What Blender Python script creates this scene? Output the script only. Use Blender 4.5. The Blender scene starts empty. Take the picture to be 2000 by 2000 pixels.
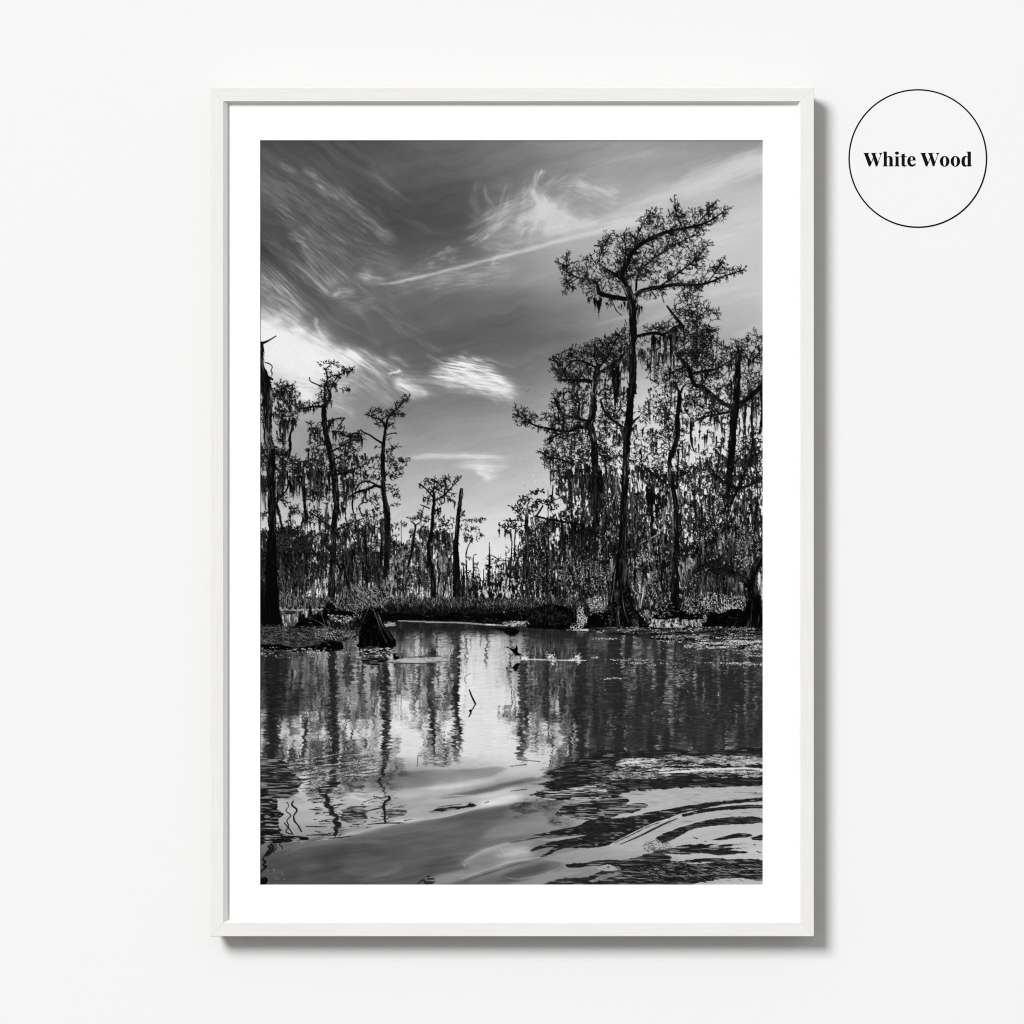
import bpy, bmesh, math, random
import numpy as np
from mathutils import Vector

# ----------------------------------------------------------------------
# scale: one photograph pixel (of 2000) is 0.6 mm on the wall.
# x runs right, z runs up, the wall is the plane y = 0, the room is at -y
# ----------------------------------------------------------------------
PX = 0.0006
FRAME_C = (.765, .762, .752)
PRINT_GAIN = .86
def wx(px): return (px - 1000.0) * PX
def wz(py): return (1000.0 - py) * PX

sc = bpy.context.scene
# --- camera: a long lens, square to the wall ---
cam_d = bpy.data.cameras.new('camera'); cam = bpy.data.objects.new('camera', cam_d); sc.collection.objects.link(cam)
CAM_Y = -6.0
FRONT = 0.030                      # how far the frame stands off the wall
cam.location = (0, CAM_Y, 0); cam.rotation_euler = (math.radians(90), 0, 0)
cam_d.sensor_width = 36.0
cam_d.lens = 36.0 * (6.0 - FRONT) / (2000 * PX)      # 1.2 m across at the front of the frame
cam_d.clip_start = .1; cam_d.clip_end = 60
sc.camera = cam

# --- light: an even pale room with a warm dim floor, and one softbox high on the left ---
world = bpy.data.worlds.new('World'); sc.world = world; world.use_nodes = True
nt = world.node_tree; nt.nodes.clear()
wo = nt.nodes.new('ShaderNodeOutputWorld'); bg = nt.nodes.new('ShaderNodeBackground')
tc = nt.nodes.new('ShaderNodeTexCoord'); sx = nt.nodes.new('ShaderNodeSeparateXYZ'); rp = nt.nodes.new('ShaderNodeValToRGB'); mp = nt.nodes.new('ShaderNodeMapRange')
mp.inputs['From Min'].default_value = -1; mp.inputs['From Max'].default_value = 1
rp.color_ramp.elements[0].position = .0; rp.color_ramp.elements[0].color = (.36, .34, .31, 1)
rp.color_ramp.elements[1].position = .62; rp.color_ramp.elements[1].color = (1.0, 1.0, 1.0, 1)
nt.links.new(tc.outputs['Generated'], sx.inputs[0]); nt.links.new(sx.outputs['Z'], mp.inputs['Value']); nt.links.new(mp.outputs[0], rp.inputs[0])
mx_ = nt.nodes.new('ShaderNodeMapRange'); mx_.inputs['From Min'].default_value = -1; mx_.inputs['From Max'].default_value = 1
mx_.inputs['To Min'].default_value = .76; mx_.inputs['To Max'].default_value = 1.24           # ambient raised towards the right, added to lift the frame's left lip
nt.links.new(sx.outputs['X'], mx_.inputs['Value'])
mul = nt.nodes.new('ShaderNodeVectorMath'); mul.operation = 'SCALE'
nt.links.new(rp.outputs[0], mul.inputs[0]); nt.links.new(mx_.outputs[0], mul.inputs['Scale']); nt.links.new(mul.outputs[0], bg.inputs['Color']); bg.inputs['Strength'].default_value = 0.46
nt.links.new(bg.outputs[0], wo.inputs['Surface'])

ld = bpy.data.lights.new('softbox', 'AREA'); lamp = bpy.data.objects.new('softbox', ld); sc.collection.objects.link(lamp)
ld.shape = 'DISK'; ld.size = 30.5; ld.energy = 72600; ld.color = (1.0, 1.0, 1.0)
LD = 80.0
ldir = Vector((-.72, -1.0, .72)).normalized()
lamp.location = ldir * LD; lamp.rotation_euler = ldir.to_track_quat('Z', 'Y').to_euler()

sc.cycles.filter_width = 1.05
sc.view_settings.view_transform = 'Standard'
try: sc.view_settings.look = 'None'
except Exception: pass
sc.view_settings.gamma = 1.0; sc.view_settings.use_curve_mapping = False; sc.view_settings.exposure = 0.0


# ----------------------------------------------------------------------
# helpers
# ----------------------------------------------------------------------
def link(name, me, mat=None, parent=None):
    o = bpy.data.objects.new(name, me); sc.collection.objects.link(o)
    if mat: me.materials.append(mat)
    if parent: o.parent = parent
    return o


def obj(name, bm, mat, parent=None):
    me = bpy.data.meshes.new(name); bmesh.ops.recalc_face_normals(bm, faces=bm.faces); bm.to_mesh(me); bm.free()
    return link(name, me, mat, parent)


def empty(name, loc, label, cat):
    o = bpy.data.objects.new(name, None); sc.collection.objects.link(o); o.location = loc
    o.empty_display_size = .05
    o['label'] = label; o['category'] = cat
    return o


def box(bm, x0, x1, y0, y1, z0, z1):
    v = [bm.verts.new(p) for p in ((x0, y0, z0), (x1, y0, z0), (x1, y1, z0), (x0, y1, z0), (x0, y0, z1), (x1, y0, z1), (x1, y1, z1), (x0, y1, z1))]
    for f in ((0, 1, 2, 3), (4, 5, 6, 7), (0, 1, 5, 4), (1, 2, 6, 5), (2, 3, 7, 6), (3, 0, 4, 7)):
        bm.faces.new([v[i] for i in f])


def material(name, color, rough=.6, spec=.3):
    m = bpy.data.materials.new(name); m.use_nodes = True
    b = m.node_tree.nodes['Principled BSDF']
    b.inputs['Base Color'].default_value = (*color, 1); b.inputs['Roughness'].default_value = rough
    b.inputs['Specular IOR Level'].default_value = spec
    return m


def noise(m, scale, detail=4, vec=None, stretch=None):
    nt = m.node_tree; n = nt.nodes.new('ShaderNodeTexNoise'); n.inputs['Scale'].default_value = scale; n.inputs['Detail'].default_value = detail
    t = nt.nodes.new('ShaderNodeTexCoord'); mpn = nt.nodes.new('ShaderNodeMapping')
    nt.links.new(t.outputs['Object'], mpn.inputs['Vector']); nt.links.new(mpn.outputs[0], n.inputs['Vector'])
    if stretch: mpn.inputs['Scale'].default_value = stretch
    return n


# ----------------------------------------------------------------------
# THE WALL
# ----------------------------------------------------------------------
mwall = material('wall_paint', (.80,) * 3, .95, .05)
nz = noise(mwall, 420, 3); bp = mwall.node_tree.nodes.new('ShaderNodeBump'); bp.inputs['Strength'].default_value = .006; bp.inputs['Distance'].default_value = .0005
mwall.node_tree.links.new(nz.outputs['Fac'], bp.inputs['Height']); mwall.node_tree.links.new(bp.outputs[0], mwall.node_tree.nodes['Principled BSDF'].inputs['Normal'])
bm = bmesh.new(); box(bm, -2.6, 2.6, 0.0, .12, -1.7, 1.7)
wall = obj('wall', bm, mwall); wall['kind'] = 'structure'

# ----------------------------------------------------------------------
# THE FRAME
# ----------------------------------------------------------------------
frame = empty('picture_frame', (wx(1000), 0, wz(1829)), 'white wood picture frame with a wide white mat round a black and white swamp photograph', 'picture frame')
FX, FZ = wx(1000), wz(1829)
def loc(x, z): return x - FX, z - FZ

def wood(name, along):
    m = material(name, (FRAME_C[0], FRAME_C[1], FRAME_C[2]), .5, .25)
    nt = m.node_tree; b = nt.nodes['Principled BSDF']
    st = (5, 30, 130) if along == 'x' else (130, 30, 5)
    g = noise(m, 3.2, 6, stretch=st); g.inputs['Roughness'].default_value = .68
    g2 = noise(m, 1.0, 3, stretch=(3, 20, 26) if along == 'x' else (26, 20, 3))
    r = nt.nodes.new('ShaderNodeValToRGB'); r.color_ramp.elements[0].position = .36; r.color_ramp.elements[1].position = .62
    c0 = [c * .955 for c in FRAME_C]; c0[2] *= .99
    r.color_ramp.elements[0].color = (*c0, 1); r.color_ramp.elements[1].color = (*[min(.9, c * 1.012) for c in FRAME_C], 1)
    nt.links.new(g.outputs['Fac'], r.inputs[0])
    mx = nt.nodes.new('ShaderNodeMix'); mx.data_type = 'RGBA'; mx.blend_type = 'MULTIPLY'; mx.inputs['Factor'].default_value = 1
    r2 = nt.nodes.new('ShaderNodeValToRGB'); r2.color_ramp.elements[0].position = .35; r2.color_ramp.elements[1].position = .65
    r2.color_ramp.elements[0].color = (.985, .98, .97, 1); r2.color_ramp.elements[1].color = (1, 1, 1, 1)
    nt.links.new(g2.outputs['Fac'], r2.inputs[0])
    nt.links.new(r.outputs[0], mx.inputs['A']); nt.links.new(r2.outputs[0], mx.inputs['B']); nt.links.new(mx.outputs['Result'], b.inputs['Base Color'])
    bmp = nt.nodes.new('ShaderNodeBump'); bmp.inputs['Strength'].default_value = .22; bmp.inputs['Distance'].default_value = .0004
    nt.links.new(g.outputs['Fac'], bmp.inputs['Height']); nt.links.new(bmp.outputs[0], b.inputs['Normal'])
    return m

# section of the moulding: (distance in from the outer edge, y).  The front face is 26 px wide, then a lip falls back to the mat
BACK = -.0005
SEC_ = [(.0070, BACK), (.0, -FRONT + .0040), (0.0, -FRONT + .0005), (.0005, -FRONT), (.0160, -FRONT), (.0163, -FRONT + .0003), (.0180, -FRONT + .0033), (.0197, -FRONT + .0065), (.0197, BACK)]  # outer side undercut towards the back to curb bounce onto the wall
SEC_SIDE = [(.0070, BACK), (.0, -FRONT + .0040), (0.0, -FRONT + .0005), (.0005, -FRONT), (.0155, -FRONT), (.0158, -FRONT + .0002), (.0203, -FRONT + .0031), (.0212, -FRONT + .0065), (.0212, BACK)]  # left lip shaped gentler so it catches more of the key light
X0, X1, Z0, Z1 = wx(410), wx(1590), wz(1829), wz(171)

mbackdark = material('bounce_cut_dark', (.34, .32, .30), .8, .1)  # unseen back of the rails, darkened to cut light bounced onto the wall

def rail(name, which):
    """one mitred length of moulding"""
    bm = bmesh.new(); ends = []
    SEC = SEC_SIDE if which == 'left' else SEC_
    gap = .00006
    for e in (0, 1):
        ring = []
        for k_, (d, y) in enumerate(SEC):
            if which in ('top', 'bottom'):
                dl = SEC_SIDE[k_][0] if e == 0 else SEC_[k_][0]
            else:
                dl = SEC_[k_][0]
            if which in ('top', 'bottom'):
                z = Z1 - d if which == 'top' else Z0 + d
                x = (X0 + dl + gap) if e == 0 else (X1 - dl - gap)
            else:
                x = X0 + d if which == 'left' else X1 - d
                z = (Z0 + dl + gap) if e == 0 else (Z1 - dl - gap)
            lx, lz = loc(x, z); ring.append(bm.verts.new((lx, y, lz)))
        ends.append(ring)
    n = len(SEC)
    for i in range(n):
        j = (i + 1) % n
        bm.faces.new((ends[0][i], ends[0][j], ends[1][j], ends[1][i]))
    bm.faces.new(ends[0]); bm.faces.new(list(reversed(ends[1])))
    bm.faces.ensure_lookup_table()
    for k in (0, n - 1):
        bm.faces[k].material_index = 1                 # bounce-cutting dark on the back bevel and underneath
    return obj('frame_rail', bm, wood('white_wood_' + which, 'x' if which in ('top', 'bottom') else 'z'), frame)

for w_, lab in (('top', 'top rail of the white wood frame'), ('bottom', 'bottom rail of the white wood frame'), ('left', 'left upright of the white wood frame'), ('right', 'right upright of the white wood frame')):
    r_ = rail('frame_rail', w_); r_.data.materials.append(mbackdark)

mback = material('backing_board', (.35, .3, .24), .9, .1)
bm = bmesh.new(); a, b = loc(X0 + .0208, Z0 + .0208); c, d = loc(X1 - .0208, Z1 - .0208); box(bm, a, c, -.0155, -.001, b, d)
obj('backing_board', bm, mback, frame)

# white mat with a bevelled window
MATY = -FRONT + .0067
mmat = material('mat_card', (.90, .90, .89), .9, .1)
bm = bmesh.new()
OX0, OX1, OZ0, OZ1 = X0 + .0168, X1 - .0168, Z0 + .0168, Z1 - .0168
IX0, IX1, IZ0, IZ1 = wx(507.5), wx(1490.5), wz(1729), wz(273)
def quad_ring(x0, x1, z0, z1, y):
    r = []
    for (x, z) in ((x0, z0), (x1, z0), (x1, z1), (x0, z1)):
        lx, lz = loc(x, z); r.append(bm.verts.new((lx, y, lz)))
    return r
TH = .0012
rings = [quad_ring(OX0, OX1, OZ0, OZ1, MATY + TH), quad_ring(OX0, OX1, OZ0, OZ1, MATY), quad_ring(IX0, IX1, IZ0, IZ1, MATY), quad_ring(IX0 + .0002, IX1 - .0002, IZ0 + .0002, IZ1 - .0002, MATY + TH)]
for k in range(4):
    A, B = rings[k], rings[(k + 1) % 4]
    for i in range(4):
        bm.faces.new((A[i], A[(i + 1) % 4], B[(i + 1) % 4], B[i]))
obj('mat', bm, mmat, frame)

# ----------------------------------------------------------------------
# THE PRINT: a black and white landscape, painted tone by tone with numpy
# (tones are display greys 0..1; PX, PY are positions on the sheet)
# ----------------------------------------------------------------------
PRX, PRY, PRW, PRH = 507.5, 273.0, 983, 1456
SS = 2
CW, CH = PRW * SS, PRH * SS
rng = np.random.default_rng(11)
TEX = rng.random((512, 512)).astype(np.float32)
cv = np.zeros((CH, CW), np.float32)


def crop(x0, y0, size):
    """positions measured on an enlargement of the print"""
    f = size / 1932.0
    def conv(pts):
        p = np.array(pts, np.float64).reshape(-1, 2)
        return np.stack([x0 + p[:, 0] * f, y0 + p[:, 1] * f], 1)
    conv.f = f
    conv.x0, conv.y0 = x0, y0
    def blobs(bl):
        return [(x0 + b[0] * f, y0 + b[1] * f, b[2] * f, b[3] * f) for b in bl]
    conv.blobs = blobs
    return conv


qA, qB = crop(500, 270, 500), crop(1000, 270, 500)
qL1, qL2 = crop(500, 640, 300), crop(500, 940, 300)
qR1, qR2 = crop(1000, 640, 250), crop(1250, 640, 250)
qR3, qR4 = crop(960, 880, 270), crop(1230, 880, 270)
qM = crop(750, 900, 250)
qW1, qW2, qW3 = crop(500, 1140, 350), crop(830, 1120, 350), crop(1150, 1100, 350)
qB1, qB2, qB3 = crop(500, 1430, 350), crop(830, 1430, 350), crop(1150, 1430, 350)


def vnoise(x, y, sx, sy, seed=0):
    u = x / sx + 37.17 * seed
    v = y / sy + 91.73 * seed
    i = np.floor(u).astype(np.int32); j = np.floor(v).astype(np.int32)
    fu = (u - i).astype(np.float32); fv = (v - j).astype(np.float32)
    fu = fu * fu * (3 - 2 * fu); fv = fv * fv * (3 - 2 * fv)
    i0 = i & 511; i1 = (i + 1) & 511; j0 = j & 511; j1 = (j + 1) & 511
    a = TEX[j0, i0]; b = TEX[j0, i1]; c = TEX[j1, i0]; d = TEX[j1, i1]
    return (a + (b - a) * fu) * (1 - fv) + (c + (d - c) * fu) * fv


def fbm(x, y, sx, sy, seed=0, octv=4, gain=.5):
    r = 0; amp = 1; tot = 0
    for o in range(octv):
        r = r + amp * vnoise(x, y, sx / 2 ** o, sy / 2 ** o, seed + o * 7)
        tot += amp; amp *= gain
    return r / tot


def sstep(a, b, x):
    t = np.clip((x - a) / (b - a), 0, 1)
    return t * t * (3 - 2 * t)


def ctrl_grid(xs, ys, vals, X, Y):
    """smooth tone map through control values (cubic along both axes)"""
    V = np.array(vals, np.float64)
    def cubic(k, q):
        k = np.array(k, np.float64)
        i = np.clip(np.searchsorted(k, q) - 1, 0, len(k) - 2)
        t = (q - k[i]) / (k[i + 1] - k[i]); t = np.clip(t, 0, 1)
        t = .5 * t + .5 * t * t * (3 - 2 * t)
        M = np.zeros((len(q), len(k)))
        M[np.arange(len(q)), i] = 1 - t
        M[np.arange(len(q)), i + 1] += t
        return M
    return (cubic(ys, Y) @ V @ cubic(xs, X).T).astype(np.float32)


def smooth(pts, step=1.5):
    """Catmull-Rom through the points"""
    p = np.asarray(pts, np.float64)
    if len(p) < 3:
        n = max(2, int(np.hypot(*(p[-1] - p[0])) / step) + 1)
        t = np.linspace(0, 1, n)[:, None]
        return p[0] * (1 - t) + p[-1] * t, np.linspace(0, 1, n) * (len(p) - 1)
    q = np.vstack([2 * p[0] - p[1], p, 2 * p[-1] - p[-2]])
    out = []; par = []
    for i in range(1, len(q) - 2):
        n = max(2, int(np.hypot(*(q[i + 1] - q[i])) / step) + 1)
        t = np.linspace(0, 1, n, endpoint=False)[:, None]
        out.append(.5 * ((2 * q[i]) + (-q[i - 1] + q[i + 1]) * t + (2 * q[i - 1] - 5 * q[i] + 4 * q[i + 1] - q[i + 2]) * t ** 2
                         + (-q[i - 1] + 3 * q[i] - 3 * q[i + 1] + q[i + 2]) * t ** 3))
        par.append(i - 1 + t[:, 0])
    out.append(p[-1:]); par.append(np.array([len(p) - 1.0]))
    return np.vstack(out), np.concatenate(par)


def put(x, y, tone, alpha=1.0):
    ix = np.floor((x - PRX) * SS).astype(np.int64)
    iy = np.floor((y - PRY) * SS).astype(np.int64)
    ok = (ix >= 0) & (ix < CW) & (iy >= 0) & (iy < CH)
    idx = (iy * CW + ix)[ok]
    t = tone[ok] if np.ndim(tone) else tone
    fl = cv.reshape(-1)
    if np.ndim(alpha) or alpha < 1:
        a = alpha[ok] if np.ndim(alpha) else alpha
        c = fl[idx]
        fl[idx] = c + (t - c) * a
    else:
        fl[idx] = t


def lines(x0, y0, x1, y1, w0, w1, tone, alpha=1.0):
    """many tapered strokes at once"""
    x0, y0, x1, y1 = [np.asarray(a, np.float64) for a in (x0, y0, x1, y1)]
    n0 = len(x0)
    w0 = np.broadcast_to(np.asarray(w0, np.float64), n0); w1 = np.broadcast_to(np.asarray(w1, np.float64), n0)
    tone = np.broadcast_to(np.asarray(tone, np.float32), n0)
    L = np.hypot(x1 - x0, y1 - y0)
    n = np.ceil(L * SS * 1.25).astype(int) + 1
    rep = np.repeat(np.arange(n0), n)
    k = np.arange(n.sum()) - np.repeat(np.cumsum(n) - n, n)
    t = k / np.maximum(n[rep] - 1, 1)
    cx = x0[rep] + (x1 - x0)[rep] * t; cy = y0[rep] + (y1 - y0)[rep] * t
    w = w0[rep] + (w1 - w0)[rep] * t
    nx = (-(y1 - y0) / np.maximum(L, 1e-6))[rep]; ny = ((x1 - x0) / np.maximum(L, 1e-6))[rep]
    m = np.maximum(1, np.ceil(w * SS * 1.2).astype(int))
    r2 = np.repeat(np.arange(len(cx)), m)
    k2 = np.arange(m.sum()) - np.repeat(np.cumsum(m) - m, m)
    o = np.where(m[r2] > 1, (k2 / np.maximum(m[r2] - 1, 1) - .5) * (w[r2] - 1.0 / SS), 0)
    a = alpha if not np.ndim(alpha) else np.asarray(alpha)[rep][r2]
    put(cx[r2] + nx[r2] * o, cy[r2] + ny[r2] * o, tone[rep][r2], a)


def trunk(pts, ws, base=.045, streak=.2, rim=.0, seed=None, wob=1.0, fringe=True):
    """a bark-streaked trunk or limb through pts with widths ws"""
    P, par = smooth(pts, .4)
    ws = np.asarray(ws, np.float64)
    if len(ws) != len(pts):
        ws = np.interp(np.linspace(0, 1, len(pts)), np.linspace(0, 1, len(ws)), ws)
    w = np.interp(par, np.arange(len(pts)), ws)
    sd = rng.integers(1, 900) if seed is None else seed
    s = np.concatenate([[0], np.cumsum(np.hypot(*np.diff(P, axis=0).T))])
    d = np.gradient(P, axis=0); ln = np.hypot(d[:, 0], d[:, 1]) + 1e-9
    nx, ny = -d[:, 1] / ln, d[:, 0] / ln
    w = w * (1 + .22 * wob * (vnoise(s, s * 0, 7, 1, sd) - .5) + .2 * wob * (vnoise(s, s * 0, 22, 1, sd + 3) - .5))
    m = np.maximum(1, np.ceil(w * SS * 1.25).astype(int))
    r = np.repeat(np.arange(len(P)), m)
    k = np.arange(m.sum()) - np.repeat(np.cumsum(m) - m, m)
    o = np.where(m[r] > 1, k / np.maximum(m[r] - 1, 1) - .5, 0)
    jx = o * w[r]
    st = vnoise(jx + 200, s[r], 1.3, 26, sd + 5) * .6 + vnoise(jx + 400, s[r], .9, 9, sd + 6) * .4
    patch = vnoise(jx, s[r], 9, 40, sd + 8)
    fine = vnoise(jx + 90, s[r], 1.1, 3.2, sd + 11)
    tone = base + streak * (2.1 * np.clip(st - .5, 0, 1) * 2.2 * sstep(.2, .75, patch) + .9 * np.clip(fine - .62, 0, 1) * sstep(.35, .8, patch))
    sv = (vnoise(s, s * 0 + 5, 3.2, 1, sd + 21) - .5)[r] * (jx < 0) + (vnoise(s, s * 0 + 9, 3.6, 1, sd + 22) - .5)[r] * (jx > 0)
    jx = jx * (1 + .26 * wob * sv)
    if rim:
        tone = tone + rim * sstep(.3, .5, -o * np.sign(ny[r] * 0 + 1)) * st
    put(P[r, 0] + nx[r] * jx, P[r, 1] + ny[r] * jx, tone.astype(np.float32))
    if w.max() > 5 and fringe:
        n = int(s[-1] / 3.0)
        k = rng.integers(0, len(P), n); sg = rng.choice([-1, 1], n)
        k = k[w[k] > 3.5]; sg = sg[:len(k)]
        ex = P[k, 0] + nx[k] * w[k] * .46 * sg; ey = P[k, 1] + ny[k] * w[k] * .46 * sg
        l = 2 + 7 * rng.random(len(k)) ** 2
        lines(ex, ey, ex + nx[k] * sg * l * .25 + rng.normal(0, .6, len(k)), ey + l, 1.3, .5, base + .05 * rng.random(len(k)))


def limbs_to_nodes(limbs):
    return np.vstack([smooth(l, 5)[0] for l in limbs])


def grow(limbs, blobs, dens=1.0, tone=.045, tvar=.1, leaf=(2.8, 7.0), lw=(.65, 1.3), leafn=2, up=-.12, twig=.8, wind=0., fuzz=1.0, spr=.72, poly=None, holes=()):
    """fill the blobs with a branching net of twigs that starts from the limbs, each twig carrying small leaf strokes"""
    pts = []
    if poly is not None:
        q, _ = smooth(np.vstack([poly, poly[:1]]), 3.0)
        lo, hi = q.min(0), q.max(0)
        n = int((hi[0] - lo[0]) * (hi[1] - lo[1]) / 21.0 * dens)
        px = lo[0] + (hi[0] - lo[0]) * rng.random(n); py = lo[1] + (hi[1] - lo[1]) * rng.random(n)
        k = inside(px + 8 * (vnoise(px, py, 11, 11, 3) - .5), py + 8 * (vnoise(px, py, 11, 11, 4) - .5), q) & (rng.random(n) < np.clip(2.3 * fbm(px, py, 26, 20, int(lo[0]) % 50, 3) - .35, .12, 1))
        for (hx, hy, ha, hb) in holes:
            k &= ((px - hx) / ha) ** 2 + ((py - hy) / hb) ** 2 > 1 + .8 * (vnoise(px, py, 9, 9, 8) - .5)
        pts.append(np.stack([px[k], py[k]], 1))
    for (cx, cy, rx, ry) in blobs:
        rx, ry = rx * 1.08 + .6, ry * 1.08 + .6
        n = int(np.pi * rx * ry / 23.5 * dens) + 3
        a = rng.random(n) * 2 * np.pi
        rr = np.sqrt(rng.random(n)) * (1 + .16 * np.sin(3 * a + cx) + .12 * np.sin(7 * a + cy))
        # clump
        clx = cx + rx * .75 * (rng.random(max(2, n // 9)) * 2 - 1); cly = cy + ry * .75 * (rng.random(max(2, n // 9)) * 2 - 1)
        px = cx + rx * rr * np.cos(a); py = cy + ry * rr * np.sin(a)
        near = rng.integers(0, len(clx), n); pull = .30 * rng.random(n)
        px += (clx[near] - px) * pull; py += (cly[near] - py) * pull
        pts.append(np.stack([px, py], 1))
    pts = np.vstack(pts)
    if limbs is None and poly is not None:
        nodes0 = pts[rng.integers(0, len(pts), 12 + len(pts) // 40)]
    elif limbs is None:
        nodes0 = np.array([[b[0], b[1]] for b in blobs])
    else:
        nodes0 = limbs_to_nodes(limbs)
    d0 = np.min((pts[:, None, 0] - nodes0[None, :, 0]) ** 2 + (pts[:, None, 1] - nodes0[None, :, 1]) ** 2, 1)
    pts = pts[np.argsort(d0)]
    N = len(nodes0) + len(pts)
    nd = np.empty((N, 2)); nd[:len(nodes0)] = nodes0; c = len(nodes0)
    sx0 = np.empty(len(pts)); sy0 = np.empty(len(pts))
    for i, p in enumerate(pts):
        k = np.argmin((nd[:c, 0] - p[0]) ** 2 + (nd[:c, 1] - p[1]) ** 2)
        sx0[i], sy0[i] = nd[k]
        nd[c] = p; c += 1
    L = np.hypot(pts[:, 0] - sx0, pts[:, 1] - sy0)
    keep = L < (60 if limbs is None else 34)
    j = rng.normal(0, .16, len(pts)) * L
    ang = np.arctan2(pts[:, 1] - sy0, pts[:, 0] - sx0)
    mx = (sx0 + pts[:, 0]) / 2 - np.sin(ang) * j; my = (sy0 + pts[:, 1]) / 2 + np.cos(ang) * j
    tn = np.clip(tone + tvar * rng.random(len(pts)), 0, 1)
    k = keep
    lines(sx0[k], sy0[k], mx[k], my[k], twig * 1.15, twig, tn[k])
    lines(mx[k], my[k], pts[k, 0], pts[k, 1], twig, twig * .8, tn[k])
    q = np.repeat(np.arange(len(pts)), leafn)
    la = ang[q] + rng.normal(0, spr, len(q))
    dx = np.cos(la) + wind; dy = np.sin(la) + up
    dn = np.hypot(dx, dy) + 1e-6; dx /= dn; dy /= dn
    ll = (leaf[0] + (leaf[1] - leaf[0]) * rng.random(len(q))) * fuzz
    ox = pts[q, 0] + rng.normal(0, 1.1, len(q)); oy = pts[q, 1] + rng.normal(0, 1.1, len(q))
    wd = lw[0] + (lw[1] - lw[0]) * rng.random(len(q))
    ts = np.clip(tone + tvar * 1.4 * rng.random(len(q)) ** 2, 0, 1)
    lines(ox, oy, ox + dx * ll * .6, oy + dy * ll * .6, wd, wd, ts)
    bx = dx * .8 - dy * .35; by = dy * .8 + dx * .35
    lines(ox + dx * ll * .6, oy + dy * ll * .6, ox + dx * ll * .6 + bx * ll * .4, oy + dy * ll * .6 + by * ll * .4, wd, wd * .6, ts)


def spray(limbs, L1=26., tone=.05, sp1=4.5, bias=(0., -.15), droop=0., tw=(4., 12.), leaf=(1.8, 4.2), a1=(25., 75.), lw=(.6, 1.15), start=.12, alpha=.92, keep=None):
    """side branches, twigs and needles along each limb"""
    A = []
    for l in limbs:
        P, _ = smooth(l, 1.0)
        d = np.gradient(P, axis=0); S = len(P)
        n = max(3, int(S / sp1))
        k = (start * S + (1 - start) * S * rng.random(n)).astype(int).clip(0, S - 1)
        th = np.arctan2(d[k, 1], d[k, 0]); sg = rng.choice([-1, 1], n)
        an = th + sg * np.radians(a1[0] + (a1[1] - a1[0]) * rng.random(n))
        le = L1 * (1.05 - .6 * k / S) * (.3 + .7 * rng.random(n))
        A.append(np.stack([P[k, 0], P[k, 1], an, le], 1))
        A.append(np.array([[P[-1, 0], P[-1, 1], th[0] * 0 + np.arctan2(d[-1, 1], d[-1, 0]), L1 * .45]]))
    A = np.vstack(A)
    def walk(x, y, an, le, m, wd0, wd1, t, kinkiness):
        pts = [(x, y)]; dx, dy = np.cos(an), np.sin(an)
        for i in range(m):
            dx = dx + bias[0] * .35 + rng.normal(0, kinkiness, len(x)); dy = dy + (bias[1] + droop * i / m) * .35 + rng.normal(0, kinkiness, len(x))
            q = np.hypot(dx, dy) + 1e-6; dx, dy = dx / q, dy / q
            nx_, ny_ = x + dx * le / m, y + dy * le / m
            f0, f1 = i / m, (i + 1) / m
            lines(x, y, nx_, ny_, wd0 + (wd1 - wd0) * f0, wd0 + (wd1 - wd0) * f1, t, alpha)
            x, y = nx_, ny_; pts.append((x, y))
        return pts
    if keep is not None:
        A = A[keep(A[:, 0], A[:, 1])]
    t1 = tone + .04 * rng.random(len(A))
    M = 5
    p1 = walk(A[:, 0], A[:, 1], A[:, 2], A[:, 3], M, 1.5, .7, t1, .22)
    X = np.array(p1)                       # (M+1, 2, n)
    n2 = np.maximum(2, (A[:, 3] / 2.6).astype(int))
    r = np.repeat(np.arange(len(A)), n2)
    u = (.15 + .85 * rng.random(len(r))) * M; i = np.minimum(u.astype(int), M - 1); f = u - i
    bx = X[i, 0, r] * (1 - f) + X[i + 1, 0, r] * f; by = X[i, 1, r] * (1 - f) + X[i + 1, 1, r] * f
    th = np.arctan2(X[i + 1, 1, r] - X[i, 1, r], X[i + 1, 0, r] - X[i, 0, r])
    an = th + rng.choice([-1, 1], len(r)) * np.radians(20 + 45 * rng.random(len(r)))
    le = (tw[0] + (tw[1] - tw[0]) * rng.random(len(r)) ** 1.4) * np.clip(A[r, 3] / 18, .45, 1.2)
    p2 = walk(bx, by, an, le, 3, .85, .6, t1[r], .3)
    Y = np.array(p2)
    n3 = np.maximum(1, (le / 2.3).astype(int))
    q = np.repeat(np.arange(len(r)), n3)
    u = (.1 + .9 * rng.random(len(q))) * 3; i = np.minimum(u.astype(int), 2); f = u - i
    cx = Y[i, 0, q] * (1 - f) + Y[i + 1, 0, q] * f; cy = Y[i, 1, q] * (1 - f) + Y[i + 1, 1, q] * f
    th = np.arctan2(Y[i + 1, 1, q] - Y[i, 1, q], Y[i + 1, 0, q] - Y[i, 0, q]) + rng.choice([-1, 1], len(q)) * np.radians(15 + 50 * rng.random(len(q)))
    l3 = leaf[0] + (leaf[1] - leaf[0]) * rng.random(len(q))
    wd = lw[0] + (lw[1] - lw[0]) * rng.random(len(q))
    lines(cx, cy, cx + np.cos(th) * l3, cy + np.sin(th) * l3 + droop * l3 * .4, wd, wd * .6, np.clip(tone + .16 * rng.random(len(q)) ** 2, 0, 1), alpha)


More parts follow.
